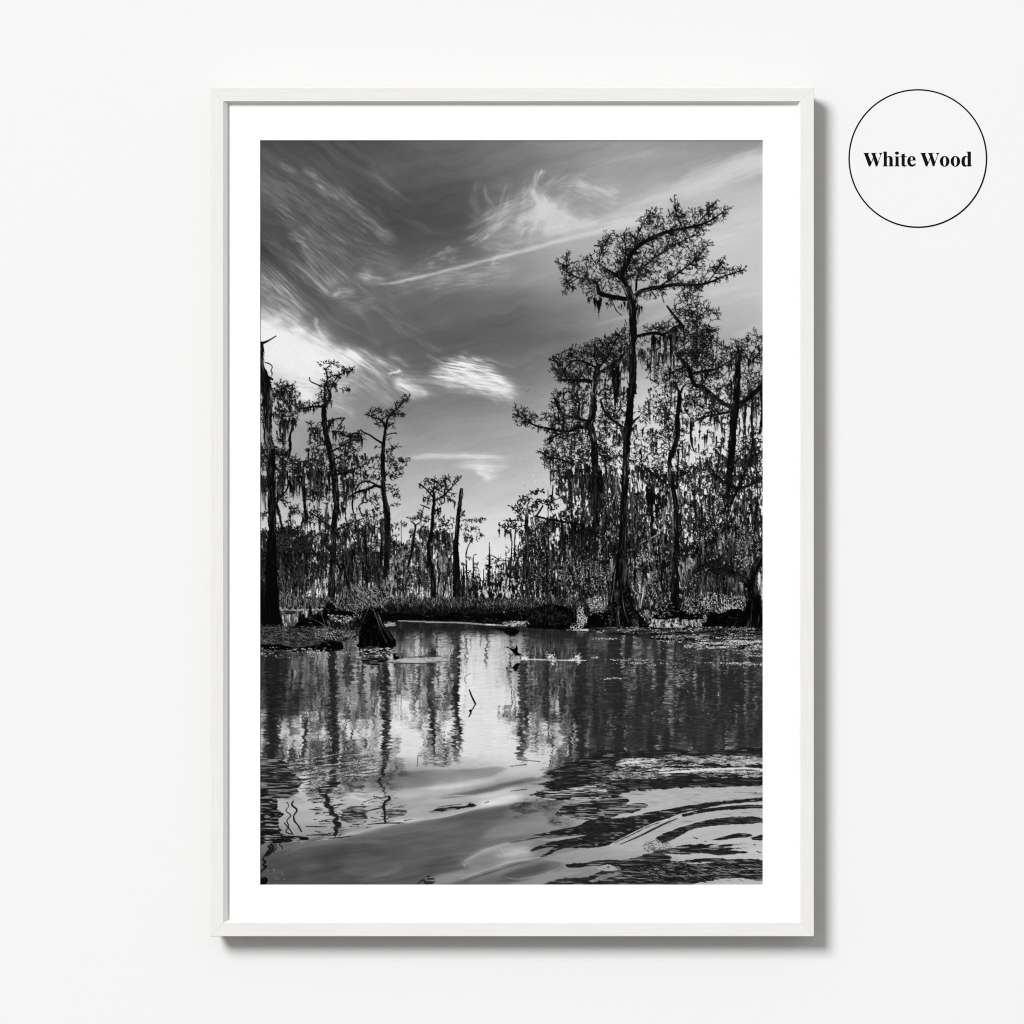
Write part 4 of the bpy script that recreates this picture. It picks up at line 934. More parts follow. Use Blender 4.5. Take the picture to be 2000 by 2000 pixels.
def right_wood():
    P3 = qR5([(450, 1060), (600, 985), (720, 960), (960, 980), (1320, 1000), (1500, 900), (1700, 880), (1910, 860), (1910, 2000), (-20, 2000), (40, 1720), (110, 1640), (190, 1600), (230, 1440), (330, 1350), (520, 1270), (470, 1150)])
    fill(P3, .06, 9, (12, 12), .5, .9, .04, seed=200, alpha=.8, ms=(2.4, 8))
    fill(qR5([(380, 1900), (560, 1480), (760, 1330), (900, 1300), (1200, 1450), (1300, 1560), (1500, 1560), (1910, 1500), (1910, 2000), (300, 2000)]), .05, 9, (18, 18), .4, .66, .04, seed=201, alpha=.75, ms=(3, 5))
    backtrees(1000, 1490, 1170, 1210, 40, 60, 260, w=(1, 4), ms=(8, 50), bl=(8, 30))
    grow(None, [], .4, .03, .1, (2.6, 6), (.6, 1.25), 2, poly=P3, holes=qR5.blobs([(1090, 1160, 60, 50), (1500, 1180, 70, 30), (1370, 1480, 50, 40), (1460, 1060, 60, 30), (420, 1560, 40, 30), (1010, 1560, 40, 30)]))
    grow(None, [], .6, .04, .14, (2.4, 5.5), (.55, 1.1), 2, poly=qR5([(420, 260), (510, 160), (640, 100), (820, 60), (890, 0), (960, -20), (960, 400), (1000, 560), (1010, 940), (700, 980), (540, 990), (430, 1000), (370, 880), (430, 760), (410, 660), (430, 490), (560, 430), (520, 370), (440, 330)]), holes=qR5.blobs([(560, 400, 90, 14), (620, 250, 40, 16), (920, 430, 24, 60), (760, 330, 20, 50), (540, 690, 30, 14)]))
    grow(None, [], .7, .04, .14, (2.4, 5.5), (.55, 1.1), 2, poly=qR5([(1020, 60), (1250, 0), (1400, -70), (1560, -60), (1590, 60), (1640, 140), (1730, 80), (1900, 50), (1910, 900), (1720, 900), (1500, 890), (1420, 940), (1330, 1020), (1000, 1000), (1000, 720), (1060, 540), (1110, 420), (1060, 300)]), holes=qR5.blobs([(1110, 650, 90, 70), (1440, 790, 90, 110), (1590, 700, 44, 90), (1070, 430, 60, 60), (1480, 660, 80, 40), (1530, 560, 40, 30), (1610, 290, 30, 20), (1780, 640, 50, 110), (1380, 900, 50, 60)]))
    # ---------- back layer: hanging moss and undergrowth ----------
    thicket(1030, 960, 1491, 1195, 2300, [(.02, .12), (.16, .4), (.55, .95)], [.72, .2, .08], (5, 30), (.8, 2.2), .12)
    thicket(1120, 900, 1491, 1195, 900, [(.02, .12), (.2, .5)], [.8, .2], (5, 26), (.7, 1.7), .2)
    grow(None, qR3.blobs([(600, 1280, 130, 80), (680, 1450, 150, 100), (420, 1450, 150, 80), (420, 1600, 140, 80), (950, 1000, 150, 90), (1150, 920, 130, 80), (1200, 1080, 150, 90), (1050, 1250, 150, 100), (950, 1450, 160, 110), (1250, 1300, 150, 110),
                          (1450, 1200, 120, 120), (1600, 1000, 90, 120), (1700, 750, 80, 120), (1480, 900, 90, 130), (1200, 1500, 150, 110), (850, 1650, 160, 110), (600, 1700, 140, 110), (1100, 1720, 150, 120), (1350, 1600, 140, 120), (400, 1780, 150, 90), (1600, 1250, 90, 100),
                          (1400, 1450, 120, 90), (1620, 1500, 90, 90), (750, 1850, 160, 80), (300, 1700, 110, 90), (1450, 1850, 160, 90)]), .45, .025, .12, (2.4, 5.6), (.7, 1.4), 3)
    grow(None, qR4.blobs([(150, 120, 130, 100), (400, 150, 140, 110), (300, 300, 150, 110), (480, 380, 120, 90), (850, 280, 130, 80), (1000, 220, 140, 80), (1150, 180, 120, 90), (900, 430, 160, 90), (1150, 380, 150, 110), (1350, 350, 150, 120), (1400, 130, 130, 100), (1650, 120, 130, 110),
                          (1300, 560, 140, 90), (850, 740, 120, 70), (1000, 850, 160, 90), (1150, 950, 170, 90), (850, 920, 130, 80), (1300, 820, 110, 90), (1400, 1020, 150, 90), (1600, 600, 140, 80), (1700, 700, 120, 80), (1600, 850, 120, 110), (1150, 620, 120, 60),
                          (250, 830, 130, 110), (120, 1000, 120, 110), (1000, 1100, 150, 70), (900, 1350, 120, 90), (1050, 1400, 140, 90), (1300, 1150, 150, 80), (1600, 1100, 150, 110), (750, 1350, 120, 100), (150, 1250, 130, 80), (400, 1400, 150, 90), (1700, 1300, 120, 120),
                          (1500, 1350, 150, 110), (1200, 1600, 160, 90), (300, 1650, 160, 110), (100, 1500, 110, 110), (850, 1650, 150, 110), (1050, 1780, 160, 100), (1500, 1650, 120, 90), (600, 1800, 150, 90)]), .45, .025, .12, (2, 4.8), (.7, 1.4), 3)
    # pale sunlit moss and leaves
    moss(qR4([(390, 520), (520, 480), (700, 560)]), (40, 110), 230, 4, (.28, .85), (1, 2.4), tuft=7)
    moss(qR4([(390, 540), (700, 580)]), (40, 110), 90, 4, (.03, .12), (1.4, 3), tuft=6)
    moss(qR4([(1020, 1230), (1180, 1230), (1320, 1240)]), (16, 46), 150, 4, (.25, .85), (.9, 2), tuft=6)
    moss(qR4([(1080, 1250), (1200, 1240)]), (16, 36), 60, 3, (.03, .1), (1, 2.4))
    moss(qR4([(700, 1550), (900, 1500)]), (20, 60), 180, 4, (.2, .75), (.9, 1.9)); moss(qR4([(1500, 700), (1650, 720)]), (14, 50), 120, 4, (.15, .7)); moss(qR4([(0, 600), (180, 560)]), (20, 90), 150, 4, (.04, .4))
    moss(qR4([(1000, 1680), (1300, 1660), (1600, 1780)]), (14, 52), 300, 5, (.02, .55)); moss(qR4([(1300, 1100), (1700, 1080)]), (12, 50), 240, 5, (.03, .5)); moss(qR4([(1350, 1300), (1500, 1500)]), (14, 50), 160, 5, (.02, .3))
    moss(qW3([(930, 0), (1050, 20), (1130, 60)]), (10, 36), 150, 4, (.3, .85)); moss(qW3([(1180, 130), (1400, 90), (1650, 180)]), (12, 56), 460, 5, (.02, .6))
    moss(qW3([(500, 130), (620, 120), (700, 60)]), (12, 40), 140, 4, (.2, .85))
    specks(*qR4([(0, 1450)])[0], *qR4([(420, 1932)])[0], 300, (.3, .9), (1.2, 3.6), 1.2, .8)
    specks(*qR3([(1380, 1540)])[0], *qR3([(1680, 1932)])[0], 260, (.25, .8), (1, 2.6), 1.0, 1.)
    specks(*qR3([(880, 1500)])[0], *qR3([(1300, 1800)])[0], 150, (.25, .8), (1, 2.8), 1., 1.)
    specks(*qR3([(420, 1560)])[0], *qR3([(800, 1932)])[0], 200, (.2, .6), (1.2, 3.2), 1.4, .7)
    specks(*qR4([(650, 350)])[0], *qR4([(1500, 1250)])[0], 600, (.5, .95), (1, 3.2), 1.2, 1.)
    specks(*qR4([(1500, 1100)])[0], *qR4([(1800, 1600)])[0], 260, (.3, .9), (1, 3), 1.2, 1.)
    specks(*qW3([(20, 40)])[0], *qW3([(230, 560)])[0], 190, (.2, .7), (1, 3), 1.2, .8)
    specks(*qW3([(480, 0)])[0], *qW3([(1150, 420)])[0], 420, (.2, .8), (1, 3.4), 1.4, .6)
    specks(*qW3([(1200, 330)])[0], *qW3([(1680, 540)])[0], 460, (.35, .95), (1, 3), 1.3, .6)

    specks(*qR5([(300, 1000)])[0], *qR5([(2100, 1900)])[0], 1500, (.5, .97), (.9, 3.6), 1.5, .7, lambda x, y: np.clip(2.6 * fbm(x, y, 22, 18, 230, 3) - .9, 0, 1), wd=(.7, 1.5))
    specks(*qR5([(-100, 1500)])[0], *qR5([(1000, 1930)])[0], 420, (.3, .8), (.9, 3.2), 1.5, .6, lambda x, y: np.clip(2.6 * fbm(x, y, 20, 16, 233, 3) - .9, 0, 1), wd=(.6, 1.3))
    for bx in ((420, 1500, 900, 1540), (560, 1640, 1000, 1660), (960, 1450, 1300, 1480), (1320, 1180, 1880, 1240), (1300, 1500, 1880, 1540), (700, 1150, 900, 1200), (960, 1650, 1500, 1690), (520, 1380, 800, 1360)):
        moss(qR5([(bx[0], bx[1]), ((bx[0] + bx[2]) / 2, bx[1] - 30), (bx[2], bx[3])]), (14, 62), 150, 5, (.02, .16), (.8, 2.0))
        moss(qR5([(bx[0], bx[1]), ((bx[0] + bx[2]) / 2, bx[1] - 30), (bx[2], bx[3])]), (10, 48), 60, 5, (.2, .65), (.6, 1.4))
    # ---------- small tree in front of the gap ----------
    grow([qR3([(490, 900), (500, 780), (560, 650), (680, 590)]), qR3([(480, 880), (400, 800), (320, 780)]), qR3([(460, 1080), (330, 1060), (120, 1070)]), qR3([(640, 900), (720, 770), (800, 720)])],
         qR3.blobs([(600, 590, 80, 34), (690, 565, 55, 26), (480, 680, 100, 56), (360, 790, 85, 56), (450, 850, 110, 50), (640, 720, 70, 46), (750, 730, 70, 40), (600, 800, 60, 46), (260, 985, 85, 24), (200, 1060, 130, 34), (350, 1060, 80, 40), (400, 960, 50, 36), (850, 780, 70, 50), (740, 1060, 80, 50), (880, 1020, 90, 60), (800, 1000, 60, 30)]), 1.3, leaf=(2.4, 5.5), lw=(1.1, 2.1))
    moss(qR3([(100, 1100), (250, 1110), (440, 1120)]), (6, 22), 130, 2, (.03, .2)); moss(qR3([(590, 920), (660, 930)]), (10, 36), 36, 2, (.03, .4)); moss(qR3([(720, 1080), (960, 1080)]), (8, 30), 70, 3, (.03, .25))
    trunk(qR3([(505, 740), (488, 1000), (495, 1200), (490, 1400), (480, 1800)]), [2, 7, 8, 8, 9], streak=.4)
    for p, w in (([(265, 1100), (284, 1300), (262, 1700), (250, 1932)], [1.6, 2, 2.2, 2.6]), ([(335, 1100), (322, 1300), (322, 1550)], [2, 1.8, 1.6]), ([(640, 920), (800, 962), (950, 985), (1100, 1010), (1300, 1040)], [3, 3, 3, 3, 3]), ([(720, 770), (650, 880), (600, 930)], [2.6, 3.4, 3]),
                 ([(520, 1160), (600, 1120), (660, 1060)], [2.4, 2.4, 1.4]), ([(860, 480), (850, 620), (838, 740)], [1.6, 2.6, 3]), ([(1000, 620), (950, 665), (880, 690)], [1, 1, .8]), ([(560, 1500), (700, 1510), (780, 1480)], [1.5, 2.4, 2]), ([(760, 1400), (780, 1600), (770, 1932)], [2, 4, 4.5]),
                 ([(620, 1620), (720, 1800), (830, 1932)], [1.5, 2.2, 3]), ([(1640, 600), (1640, 900), (1640, 1100)], [.8, 2.4, 1]), ([(980, 960), (985, 1250), (960, 1600)], [2, 4.6, 3])):
        trunk(qR3(p), w)

    # ---------- the layered tree left of the tall one ----------
    lm = [qR1([(1300, 600), (1230, 580), (1120, 520), (950, 490), (860, 540), (795, 650), (820, 750)]), qR1([(1240, 820), (1050, 790), (850, 780), (760, 790)]), qR1([(1350, 660), (1550, 530), (1660, 430), (1760, 310)]), qR1([(1300, 560), (1240, 420), (1280, 280)]),
          qR1([(1320, 600), (1450, 420), (1560, 200), (1640, 60)]), qR1([(700, 560), (640, 480)])]
    grow(lm, qR1.blobs([(680, 540, 110, 90), (650, 640, 60, 80), (850, 400, 130, 90), (1040, 330, 170, 90), (1250, 280, 160, 110), (1400, 220, 120, 90), (1520, 190, 120, 120), (1660, 120, 100, 110), (1400, 440, 150, 100), (1590, 330, 120, 90), (950, 640, 150, 60), (1130, 640, 110, 60), (720, 700, 80, 60), (1690, 240, 60, 60)]), .55)
    spray(lm, 27, bias=(-.1, -.1), sp1=3.0, lw=(.5, 1.0))
    for p, w in zip(lm, ([4, 3.6, 3, 2.6, 2.4, 2.6, 3], [8, 7, 5, 2.4], [5, 4.5, 4, 3], [3, 2.4, 1.4], [3.5, 2.6, 2, 1.2], [1.6, 1])):
        trunk(p, w)
    moss(qR1([(900, 800), (1050, 810), (1250, 850)]), (8, 30), 80, 3, (.03, .2)); moss(qR1([(750, 800), (800, 800)]), (3, 9), 14, 2, (.03, .2))
    lm = [qR1([(1160, 1410), (1000, 1380), (840, 1345), (740, 1290), (690, 1150), (650, 1060)]), qR1([(1160, 1510), (1000, 1500), (880, 1560), (750, 1560), (550, 1520), (400, 1490), (300, 1450), (180, 1390), (90, 1330)]), qR1([(800, 1565), (700, 1610), (560, 1680)]),
          qR1([(1010, 1300), (1020, 1150), (980, 1080)]), qR1([(780, 1560), (775, 1300)]), qR1([(300, 1450), (180, 1330)])]
    grow(lm, qR1.blobs([(850, 980, 160, 80), (680, 1040, 90, 80), (1000, 1080, 140, 100), (640, 1200, 80, 56), (950, 1280, 160, 90), (1090, 990, 80, 90), (100, 1250, 70, 80), (110, 1390, 80, 60), (220, 1270, 80, 70), (250, 1370, 90, 60), (370, 1360, 80, 70), (500, 1340, 90, 90), (620, 1400, 110, 80), (740, 1400, 80, 80),
                        (620, 1750, 120, 100), (820, 1650, 140, 90), (950, 1780, 190, 120), (1050, 1620, 110, 90), (560, 1880, 120, 40), (1050, 1420, 80, 60), (820, 1130, 60, 60)]), .5)
    spray(lm, 24, bias=(-.1, -.05), sp1=3.0, droop=.3, lw=(.5, 1.0))
    for p, w in zip(lm, ([6, 5, 5, 5, 5, 3], [7, 7, 5, 4.6, 4, 3.4, 3, 2, 1], [3.4, 3, 2], [3, 3, 2], [3, 3], [2, 1])):
        trunk(p, w)
    moss(qR1([(420, 1510), (700, 1570)]), (4, 16), 50, 3, (.04, .3))
    grow([qR1([(1350, 650), (1320, 1000), (1400, 1280), (1650, 1480)])], qR1.blobs([(1450, 680, 90, 90), (1430, 1000, 90, 140), (1400, 1400, 110, 100), (1540, 1330, 90, 130), (1690, 1020, 60, 90), (1640, 1280, 70, 90), (1450, 1240, 90, 100), (1420, 1560, 120, 100), (1600, 1700, 100, 100), (1350, 1800, 160, 110)]), 1.0)
    trunk(qR1([(1340, 1080), (1370, 1200), (1450, 1330), (1560, 1420), (1680, 1510)]), [3, 4, 5, 5, 6]); trunk(qR1([(1690, 1530), (1800, 1440), (1930, 1340)]), [4, 4, 3])
    trunk(qR1([(1310, 540), (1265, 740), (1235, 950), (1225, 1250), (1180, 1480), (1235, 1700), (1250, 1960), (1262, 2400), (1275, 3000)]), [8, 12, 12, 13, 13, 12, 13, 12, 9], streak=.3)
    trunk(qR1([(1330, 640), (1300, 760), (1260, 850)]), [7, 7, 8])
    # dark moss columns
    moss(qR1([(1540, 540), (1600, 540)]), (60, 90), 110, 3.2, (.02, .1), (1.4, 3), tuft=9); trunk(qR1([(1570, 540), (1585, 760), (1570, 960), (1560, 1160)]), [2, 8, 10, 2], streak=.2)
    moss(qR1([(1700, 420), (1760, 520)]), (24, 50), 60, 2.4, (.03, .35))

    # canopy and long moss under it (three tiers down)
    grow([qR3([(900, 120), (1200, 100), (1500, 60), (1800, 80)])], qR3.blobs([(830, 70, 130, 80), (980, 140, 150, 100), (1200, 100, 200, 120), (1450, 70, 220, 120), (790, 190, 80, 70), (940, 400, 100, 70), (1000, 320, 90, 60), (1650, 130, 140, 90)]), .6)
    spray([qR3([(1150, 200), (950, 120), (800, 90), (700, 20)]), qR3([(900, 120), (1200, 100), (1500, 60), (1800, 80)]), qR3([(1120, 270), (1000, 300), (880, 290)])], 22, bias=(-.1, 0), sp1=3.2)
    trunk(qR3([(700, 20), (800, 90), (950, 120), (1150, 200)]), [1.2, 2.2, 3, 4]); trunk(qR3([(880, 290), (1000, 300), (1120, 270)]), [1, 1.8, 2.4])
    moss(qR3([(1040, 250), (1130, 280)]), (40, 84), 110, 3, (.03, .2), (1, 2.4), tuft=8); moss(qR3([(960, 450), (1010, 430)]), (14, 40), 40, 2.4, (.05, .3))
    moss(qR3([(1300, 180), (1420, 200), (1560, 220)]), (70, 140), 330, 4.5, (.03, .26), (1, 2.6), tuft=9); moss(qR3([(1200, 200), (1320, 240)]), (30, 80), 120, 4, (.03, .3), tuft=8)
    moss(qR3([(1580, 300), (1780, 300)]), (24, 70), 170, 4, (.08, .55), tuft=7); moss(qR3([(1120, 1050), (1500, 1080)]), (20, 60), 220, 5, (.02, .2))
    moss(qR3([(1500, 250), (1560, 300)]), (80, 110), 60, 3, (.02, .1), (1.5, 3), tuft=8)

    # ---------- trees on the right ----------
    grow([qB([(1150, 1475), (1240, 1420), (1280, 1400), (1220, 1330), (1170, 1260)]), qB([(1280, 1400), (1400, 1330), (1540, 1320)]), qB([(1240, 1380), (1330, 1220), (1400, 1140)]), qB([(1330, 1700), (1300, 1560), (1350, 1450)]), qB([(1000, 1460), (1130, 1420)])],
         qB.blobs([(1330, 1200, 100, 60), (1390, 1140, 50, 30), (1400, 1290, 110, 70), (1500, 1330, 50, 24), (1350, 1420, 160, 80), (1450, 1500, 100, 80), (1380, 1600, 150, 80), (1250, 1330, 40, 60), (1040, 1440, 60, 26), (1130, 1420, 60, 24), (1500, 1450, 50, 50), (1250, 1560, 70, 60)]), .6)
    spray([qB([(1280, 1400), (1400, 1330), (1540, 1320)]), qB([(1240, 1380), (1330, 1220), (1400, 1140)]), qB([(1330, 1700), (1300, 1560), (1350, 1450)]), qB([(1000, 1460), (1130, 1420)]), qB([(1380, 1600), (1450, 1500), (1520, 1450)])], 26, bias=(.15, -.2), sp1=3.4)
    for p, w in (([(915, 1500), (1060, 1468), (1150, 1475), (1240, 1425), (1285, 1410)], [6, 5.5, 6, 7, 7]), ([(1285, 1410), (1220, 1330), (1170, 1262)], [6, 4, 3]), ([(1130, 1180), (1150, 1240)], [1.2, 1]), ([(1040, 1450), (1180, 1380), (1300, 1270)], [1.4, 1.4, 1])):
        trunk(qB(p), w)
    moss(qB([(1050, 1490), (1110, 1490)]), (16, 50), 80, 3, (.02, .12), (1.2, 2.6), tuft=8); moss(qB([(1140, 1480), (1190, 1470)]), (20, 56), 70, 2.6, (.02, .12), (1.2, 2.6), tuft=8)
    moss(qB([(1200, 1440), (1290, 1410)]), (12, 36), 70, 3, (.02, .2)); moss(qB([(1030, 1560), (1200, 1600)]), (20, 60), 130, 4, (.04, .45), tuft=7)
    moss(qB([(960, 1580), (1010, 1620)]), (12, 34), 50, 3, (.05, .3))
    lm = [qR2([(1400, 1210), (1250, 1130), (1080, 1000), (930, 890), (840, 870), (780, 760), (755, 640), (650, 500), (570, 390)]), qR2([(760, 700), (880, 670), (1000, 650), (1150, 620), (1300, 540), (1500, 410)]), qR2([(1480, 1190), (1600, 1090), (1750, 970), (1870, 850)]), qR2([(1480, 600), (1490, 300)]),
          qR2([(700, 590), (560, 640), (400, 720)]), qR2([(760, 620), (900, 400), (1000, 250)]), qR2([(1400, 1260), (1200, 1300), (950, 1350), (800, 1430)]), qR2([(950, 1210), (850, 1140), (790, 1080)]), qR2([(1700, 500), (1860, 300)])]
    grow(lm, qR2.blobs([(1300, 320, 120, 80), (1500, 240, 130, 80), (1650, 210, 110, 80), (1810, 160, 60, 80), (1600, 390, 170, 110), (1400, 440, 150, 100), (1760, 450, 110, 120), (1100, 440, 130, 80), (1000, 90, 140, 80), (850, 140, 150, 110), (800, 330, 140, 100), (960, 300, 120, 80), (700, 600, 200, 100),
                        (500, 700, 170, 80), (950, 510, 140, 90), (1130, 720, 140, 70), (1230, 900, 140, 90), (1660, 730, 150, 150), (1640, 900, 110, 90), (1780, 800, 80, 110), (880, 1050, 90, 70), (700, 1070, 70, 50), (1030, 1200, 180, 50), (1100, 1280, 190, 30), (560, 800, 120, 60), (240, 780, 90, 60), (1330, 1000, 70, 70), (300, 600, 100, 80)]), .6)
    spray(lm, 27, bias=(0, -.05), sp1=3.0, droop=.3, lw=(.5, 1.0))
    grow([qR2([(590, 1000), (590, 1300), (560, 1700)]), qR2([(560, 1300), (350, 1290), (150, 1290)]), qR2([(590, 1210), (720, 1170)]), qR2([(580, 1650), (420, 1560), (320, 1430)])],
         qR2.blobs([(300, 1130, 130, 70), (140, 1230, 140, 80), (380, 1240, 130, 70), (90, 1390, 90, 80), (520, 1100, 70, 60), (470, 1430, 80, 90), (250, 1680, 220, 120), (480, 1560, 90, 100), (720, 1530, 130, 90), (600, 1750, 110, 100), (720, 1430, 110, 40), (420, 990, 60, 40), (1200, 1740, 100, 80), (1650, 1750, 140, 130), (1560, 1850, 130, 80), (150, 1860, 180, 80), (400, 1850, 120, 80), (960, 1880, 60, 40), (1760, 1600, 80, 80)]), .55)
    spray([qR2([(590, 1000), (590, 1300), (560, 1700)]), qR2([(560, 1300), (350, 1290), (150, 1290)]), qR2([(590, 1210), (720, 1170)]), qR2([(580, 1650), (420, 1560), (320, 1430)])], 26, bias=(0, 0), sp1=3.6, droop=.35)
    for p, w in zip(lm, ([9, 8, 8, 8, 7, 7, 7, 7, 4], [5, 5, 5, 4, 3, 2], [12, 10, 9.5, 10], [6, 2], [4, 3, 2], [4, 2, 1], [4, 4, 3, 2], [2, 2, 1.4], [3, 2])):
        trunk(p, w, streak=.22)
    for p, w in (([(530, 810), (560, 900), (600, 980)], [3, 4, 5]), ([(700, 850), (650, 900), (620, 980)], [2.4, 3.4, 4]), ([(595, 950), (602, 1060), (590, 1200), (565, 1400), (575, 1600), (530, 1780), (470, 1960)], [6, 7.5, 8, 9, 9, 9, 9]), ([(640, 1700), (650, 1960)], [2, 3]), ([(420, 1000), (440, 1140)], [1.8, 1.2]),
                 ([(1700, 1050), (1692, 1400), (1700, 1800)], [1, 4.5, 1]), ([(1840, 950), (1845, 1200), (1830, 1500), (1800, 1600)], [3, 3, 5, 3]), ([(775, 1440), (770, 1640), (790, 1780), (830, 1880)], [4.5, 4, 3, 1])):
        trunk(qR2(p), w)
    trunk(qR2([(1490, 380), (1482, 560), (1470, 900), (1445, 1180), (1415, 1450), (1400, 1700), (1380, 1960), (1350, 2300), (1300, 2700)]), [8, 11, 13, 15, 13.5, 14, 14, 11, 6], streak=.2)
    moss(qR2([(1560, 1150), (1720, 1010), (1850, 950)]), (20, 70), 150, 3, (.04, .3), tuft=8); moss(qR2([(900, 1360), (1100, 1320), (1350, 1300)]), (8, 40), 120, 2.4, (.03, .22), tuft=6); moss(qR2([(560, 820), (300, 830)]), (8, 26), 50, 3, (.03, .2))
    moss(qR2([(200, 130), (400, 120), (560, 60)]), (20, 70), 140, 3, (.02, .3), tuft=8); moss(qR2([(930, 900), (1100, 1020)]), (10, 40), 90, 3, (.03, .4)); moss(qR2([(130, 900), (170, 900)]), (6, 20), 30, 2, (.04, .3))
    # lower right crown
    lm = [qR4([(1520, 540), (1600, 330), (1660, 220), (1790, 40)]), qR4([(1520, 540), (1350, 460), (1210, 350), (1130, 240)]), qR4([(1520, 540), (1700, 470), (1870, 370)]), qR4([(1500, 560), (1440, 700), (1370, 830)]), qR4([(1380, 1040), (1240, 1180), (1100, 1280)]), qR4([(760, 980), (900, 1020), (1040, 1110)]),
          qR4([(170, 190), (330, 330), (500, 450)]), qR4([(1340, 1060), (1150, 1050), (1000, 1080)]), qR4([(900, 200), (780, 330), (700, 360)])]
    for p, w in zip(lm, ([7, 5, 4, 3], [6, 5, 4, 3], [5, 4, 3], [5, 4, 2.4], [2, 2, 1.4], [2.4, 2.4, 2], [4, 4, 3], [2, 1.6, 1], [1.4, 1.8, 1.6])):
        trunk(p, w)
    grow(lm, qR4.blobs([(1480, 560, 110, 70), (1600, 330, 80, 90), (1300, 430, 110, 70)]), .5)
    spray(lm, 30, bias=(0, 0), sp1=3.2, droop=.35)
    trunk(qR4([(590, -10), (555, 200), (590, 420), (640, 700), (655, 1000), (660, 1350), (640, 1700), (640, 2200)]), [8, 7, 8, 9, 10, 10, 12, 15], streak=.2)
    trunk(qR4([(685, 0), (672, 300), (660, 540)]), [2.6, 3, 4]); trunk(qR4([(1790, 700), (1770, 880), (1770, 1080)]), [2, 7, 5]); trunk(qR4([(130, 1310), (260, 1240), (380, 1180), (450, 1090)]), [1, 1.6, 2, 1.4], base=.55)
    moss(qR4([(250, 500), (330, 540), (390, 560)]), (40, 80), 110, 3, (.02, .08), (1.4, 3), tuft=8); trunk(qR4([(180, 180), (160, 300), (200, 420), (340, 540)]), [3, 5, 4, 2])

    mossfield(qR5([(430, 260), (640, 120), (900, 20), (950, 400), (1000, 900), (700, 960), (430, 980), (420, 700), (440, 480)]), 95, (7, 34))
    mossfield(qR5([(1030, 120), (1300, 20), (1560, 40), (1890, 120), (1890, 880), (1500, 880), (1350, 1000), (1010, 980), (1020, 700), (1100, 440)]), 130, (7, 38))
    mossfield(qR5([(450, 1060), (720, 980), (1320, 1000), (1890, 900), (1890, 1800), (300, 1800), (230, 1440), (520, 1270)]), 170, (9, 50), (.03, .34))
    specks(*qR5([(420, 40)])[0], *qR5([(1900, 1000)])[0], 800, (.16, .5), (.9, 3.), 1., .9, lambda x, y: np.clip(2.2 * fbm(x, y, 20, 16, 250, 3) - .75, 0, 1), alpha=.8, wd=(.5, 1.1))
    specks(*qR5([(250, 960)])[0], *qR5([(2000, 1880)])[0], 1300, (.2, .6), (1, 4.), 1.4, .6, lambda x, y: np.clip(2.2 * fbm(x, y, 20, 20, 252, 3) - .75, 0, 1), alpha=.8, wd=(.5, 1.2))
    # ---------- the tall flat topped tree ----------
    lm = [qB([(890, 1215), (760, 1195), (665, 1165), (640, 1090), (600, 1065), (500, 1050), (430, 1015), (380, 985)]), qB([(900, 1180), (830, 1060), (770, 1020), (690, 975)]), qB([(820, 1050), (855, 950), (920, 850), (1000, 780), (1150, 710), (1290, 680), (1450, 640), (1550, 585), (1625, 530)]),
          qB([(930, 1190), (980, 1150), (1100, 1125), (1250, 1100), (1400, 1105), (1480, 1090), (1600, 1040), (1740, 990)]), qB([(935, 1150), (955, 1030), (1050, 920), (1200, 820), (1370, 730)]), qB([(1120, 1115), (1250, 1020), (1400, 900), (1480, 800)]),
          qB([(830, 1050), (900, 900), (960, 700), (1040, 560)]), qB([(1290, 680), (1240, 560), (1230, 470)]), qB([(640, 950), (700, 800), (740, 730)]), qB([(1470, 1095), (1560, 980), (1590, 920)]), qB([(1400, 640), (1510, 530), (1530, 490)]), qB([(410, 1000), (415, 880)]), qB([(500, 1050), (430, 1100), (400, 1140)]), qB([(870, 1120), (860, 900), (850, 720)])]
    grow(lm, qB.blobs([(400, 985, 50, 40), (470, 1000, 70, 50), (560, 960, 90, 70), (640, 930, 90, 70), (700, 780, 45, 60), (740, 760, 36, 50), (430, 1110, 45, 40), (580, 1120, 70, 70), (600, 1190, 40, 40), (700, 1070, 130, 80), (830, 770, 80, 70), (880, 740, 60, 45), (850, 880, 110, 80), (900, 1000, 150, 100), (1010, 620, 50, 60), (1080, 600, 80, 70), (1060, 560, 36, 36),
                       (1150, 640, 110, 80), (1120, 770, 200, 100), (1240, 580, 70, 60), (1245, 500, 22, 36), (1380, 570, 80, 46), (1420, 620, 120, 60), (1540, 590, 80, 40), (1600, 560, 36, 36), (1520, 520, 30, 30), (1330, 690, 160, 60), (1230, 880, 220, 110), (1400, 870, 70, 90), (1450, 820, 46, 60), (1420, 990, 100, 46), (1580, 1000, 100, 40), (1570, 940, 30, 30), (1680, 1000, 70, 26),
                       (1100, 1040, 200, 50), (1010, 1180, 60, 30), (780, 1000, 120, 100), (1000, 900, 120, 100), (1340, 770, 60, 40)]), .72, leaf=(2.2, 5.4), wind=.3, up=-.3, spr=.6, lw=(.55, 1.1), tvar=.12)
    spray(lm, 25, bias=(.3, -.2), sp1=3.5, tw=(4, 11), leaf=(1.8, 4), lw=(.5, .95), tone=.06)
    for p, w in zip(lm, ([9, 8.5, 8, 5, 4, 3, 2.4, 1.4], [10, 8, 6, 3], [9, 8.5, 8, 7, 6, 5, 3.4, 2.4, 1], [9, 8, 7, 6, 5, 3.4, 2.4, 1], [4, 3.6, 3, 2.4, 1.2], [3.4, 3, 2.4, 1.2], [3.4, 2.4, 1.8, 1], [2.6, 1.8, 1], [2, 1.6, 1], [2, 1.4, .8], [2.2, 1.4, .8], [1.4, 1], [1.8, 1.4, 1], [2.4, 2, 1])):
        trunk(p, w)
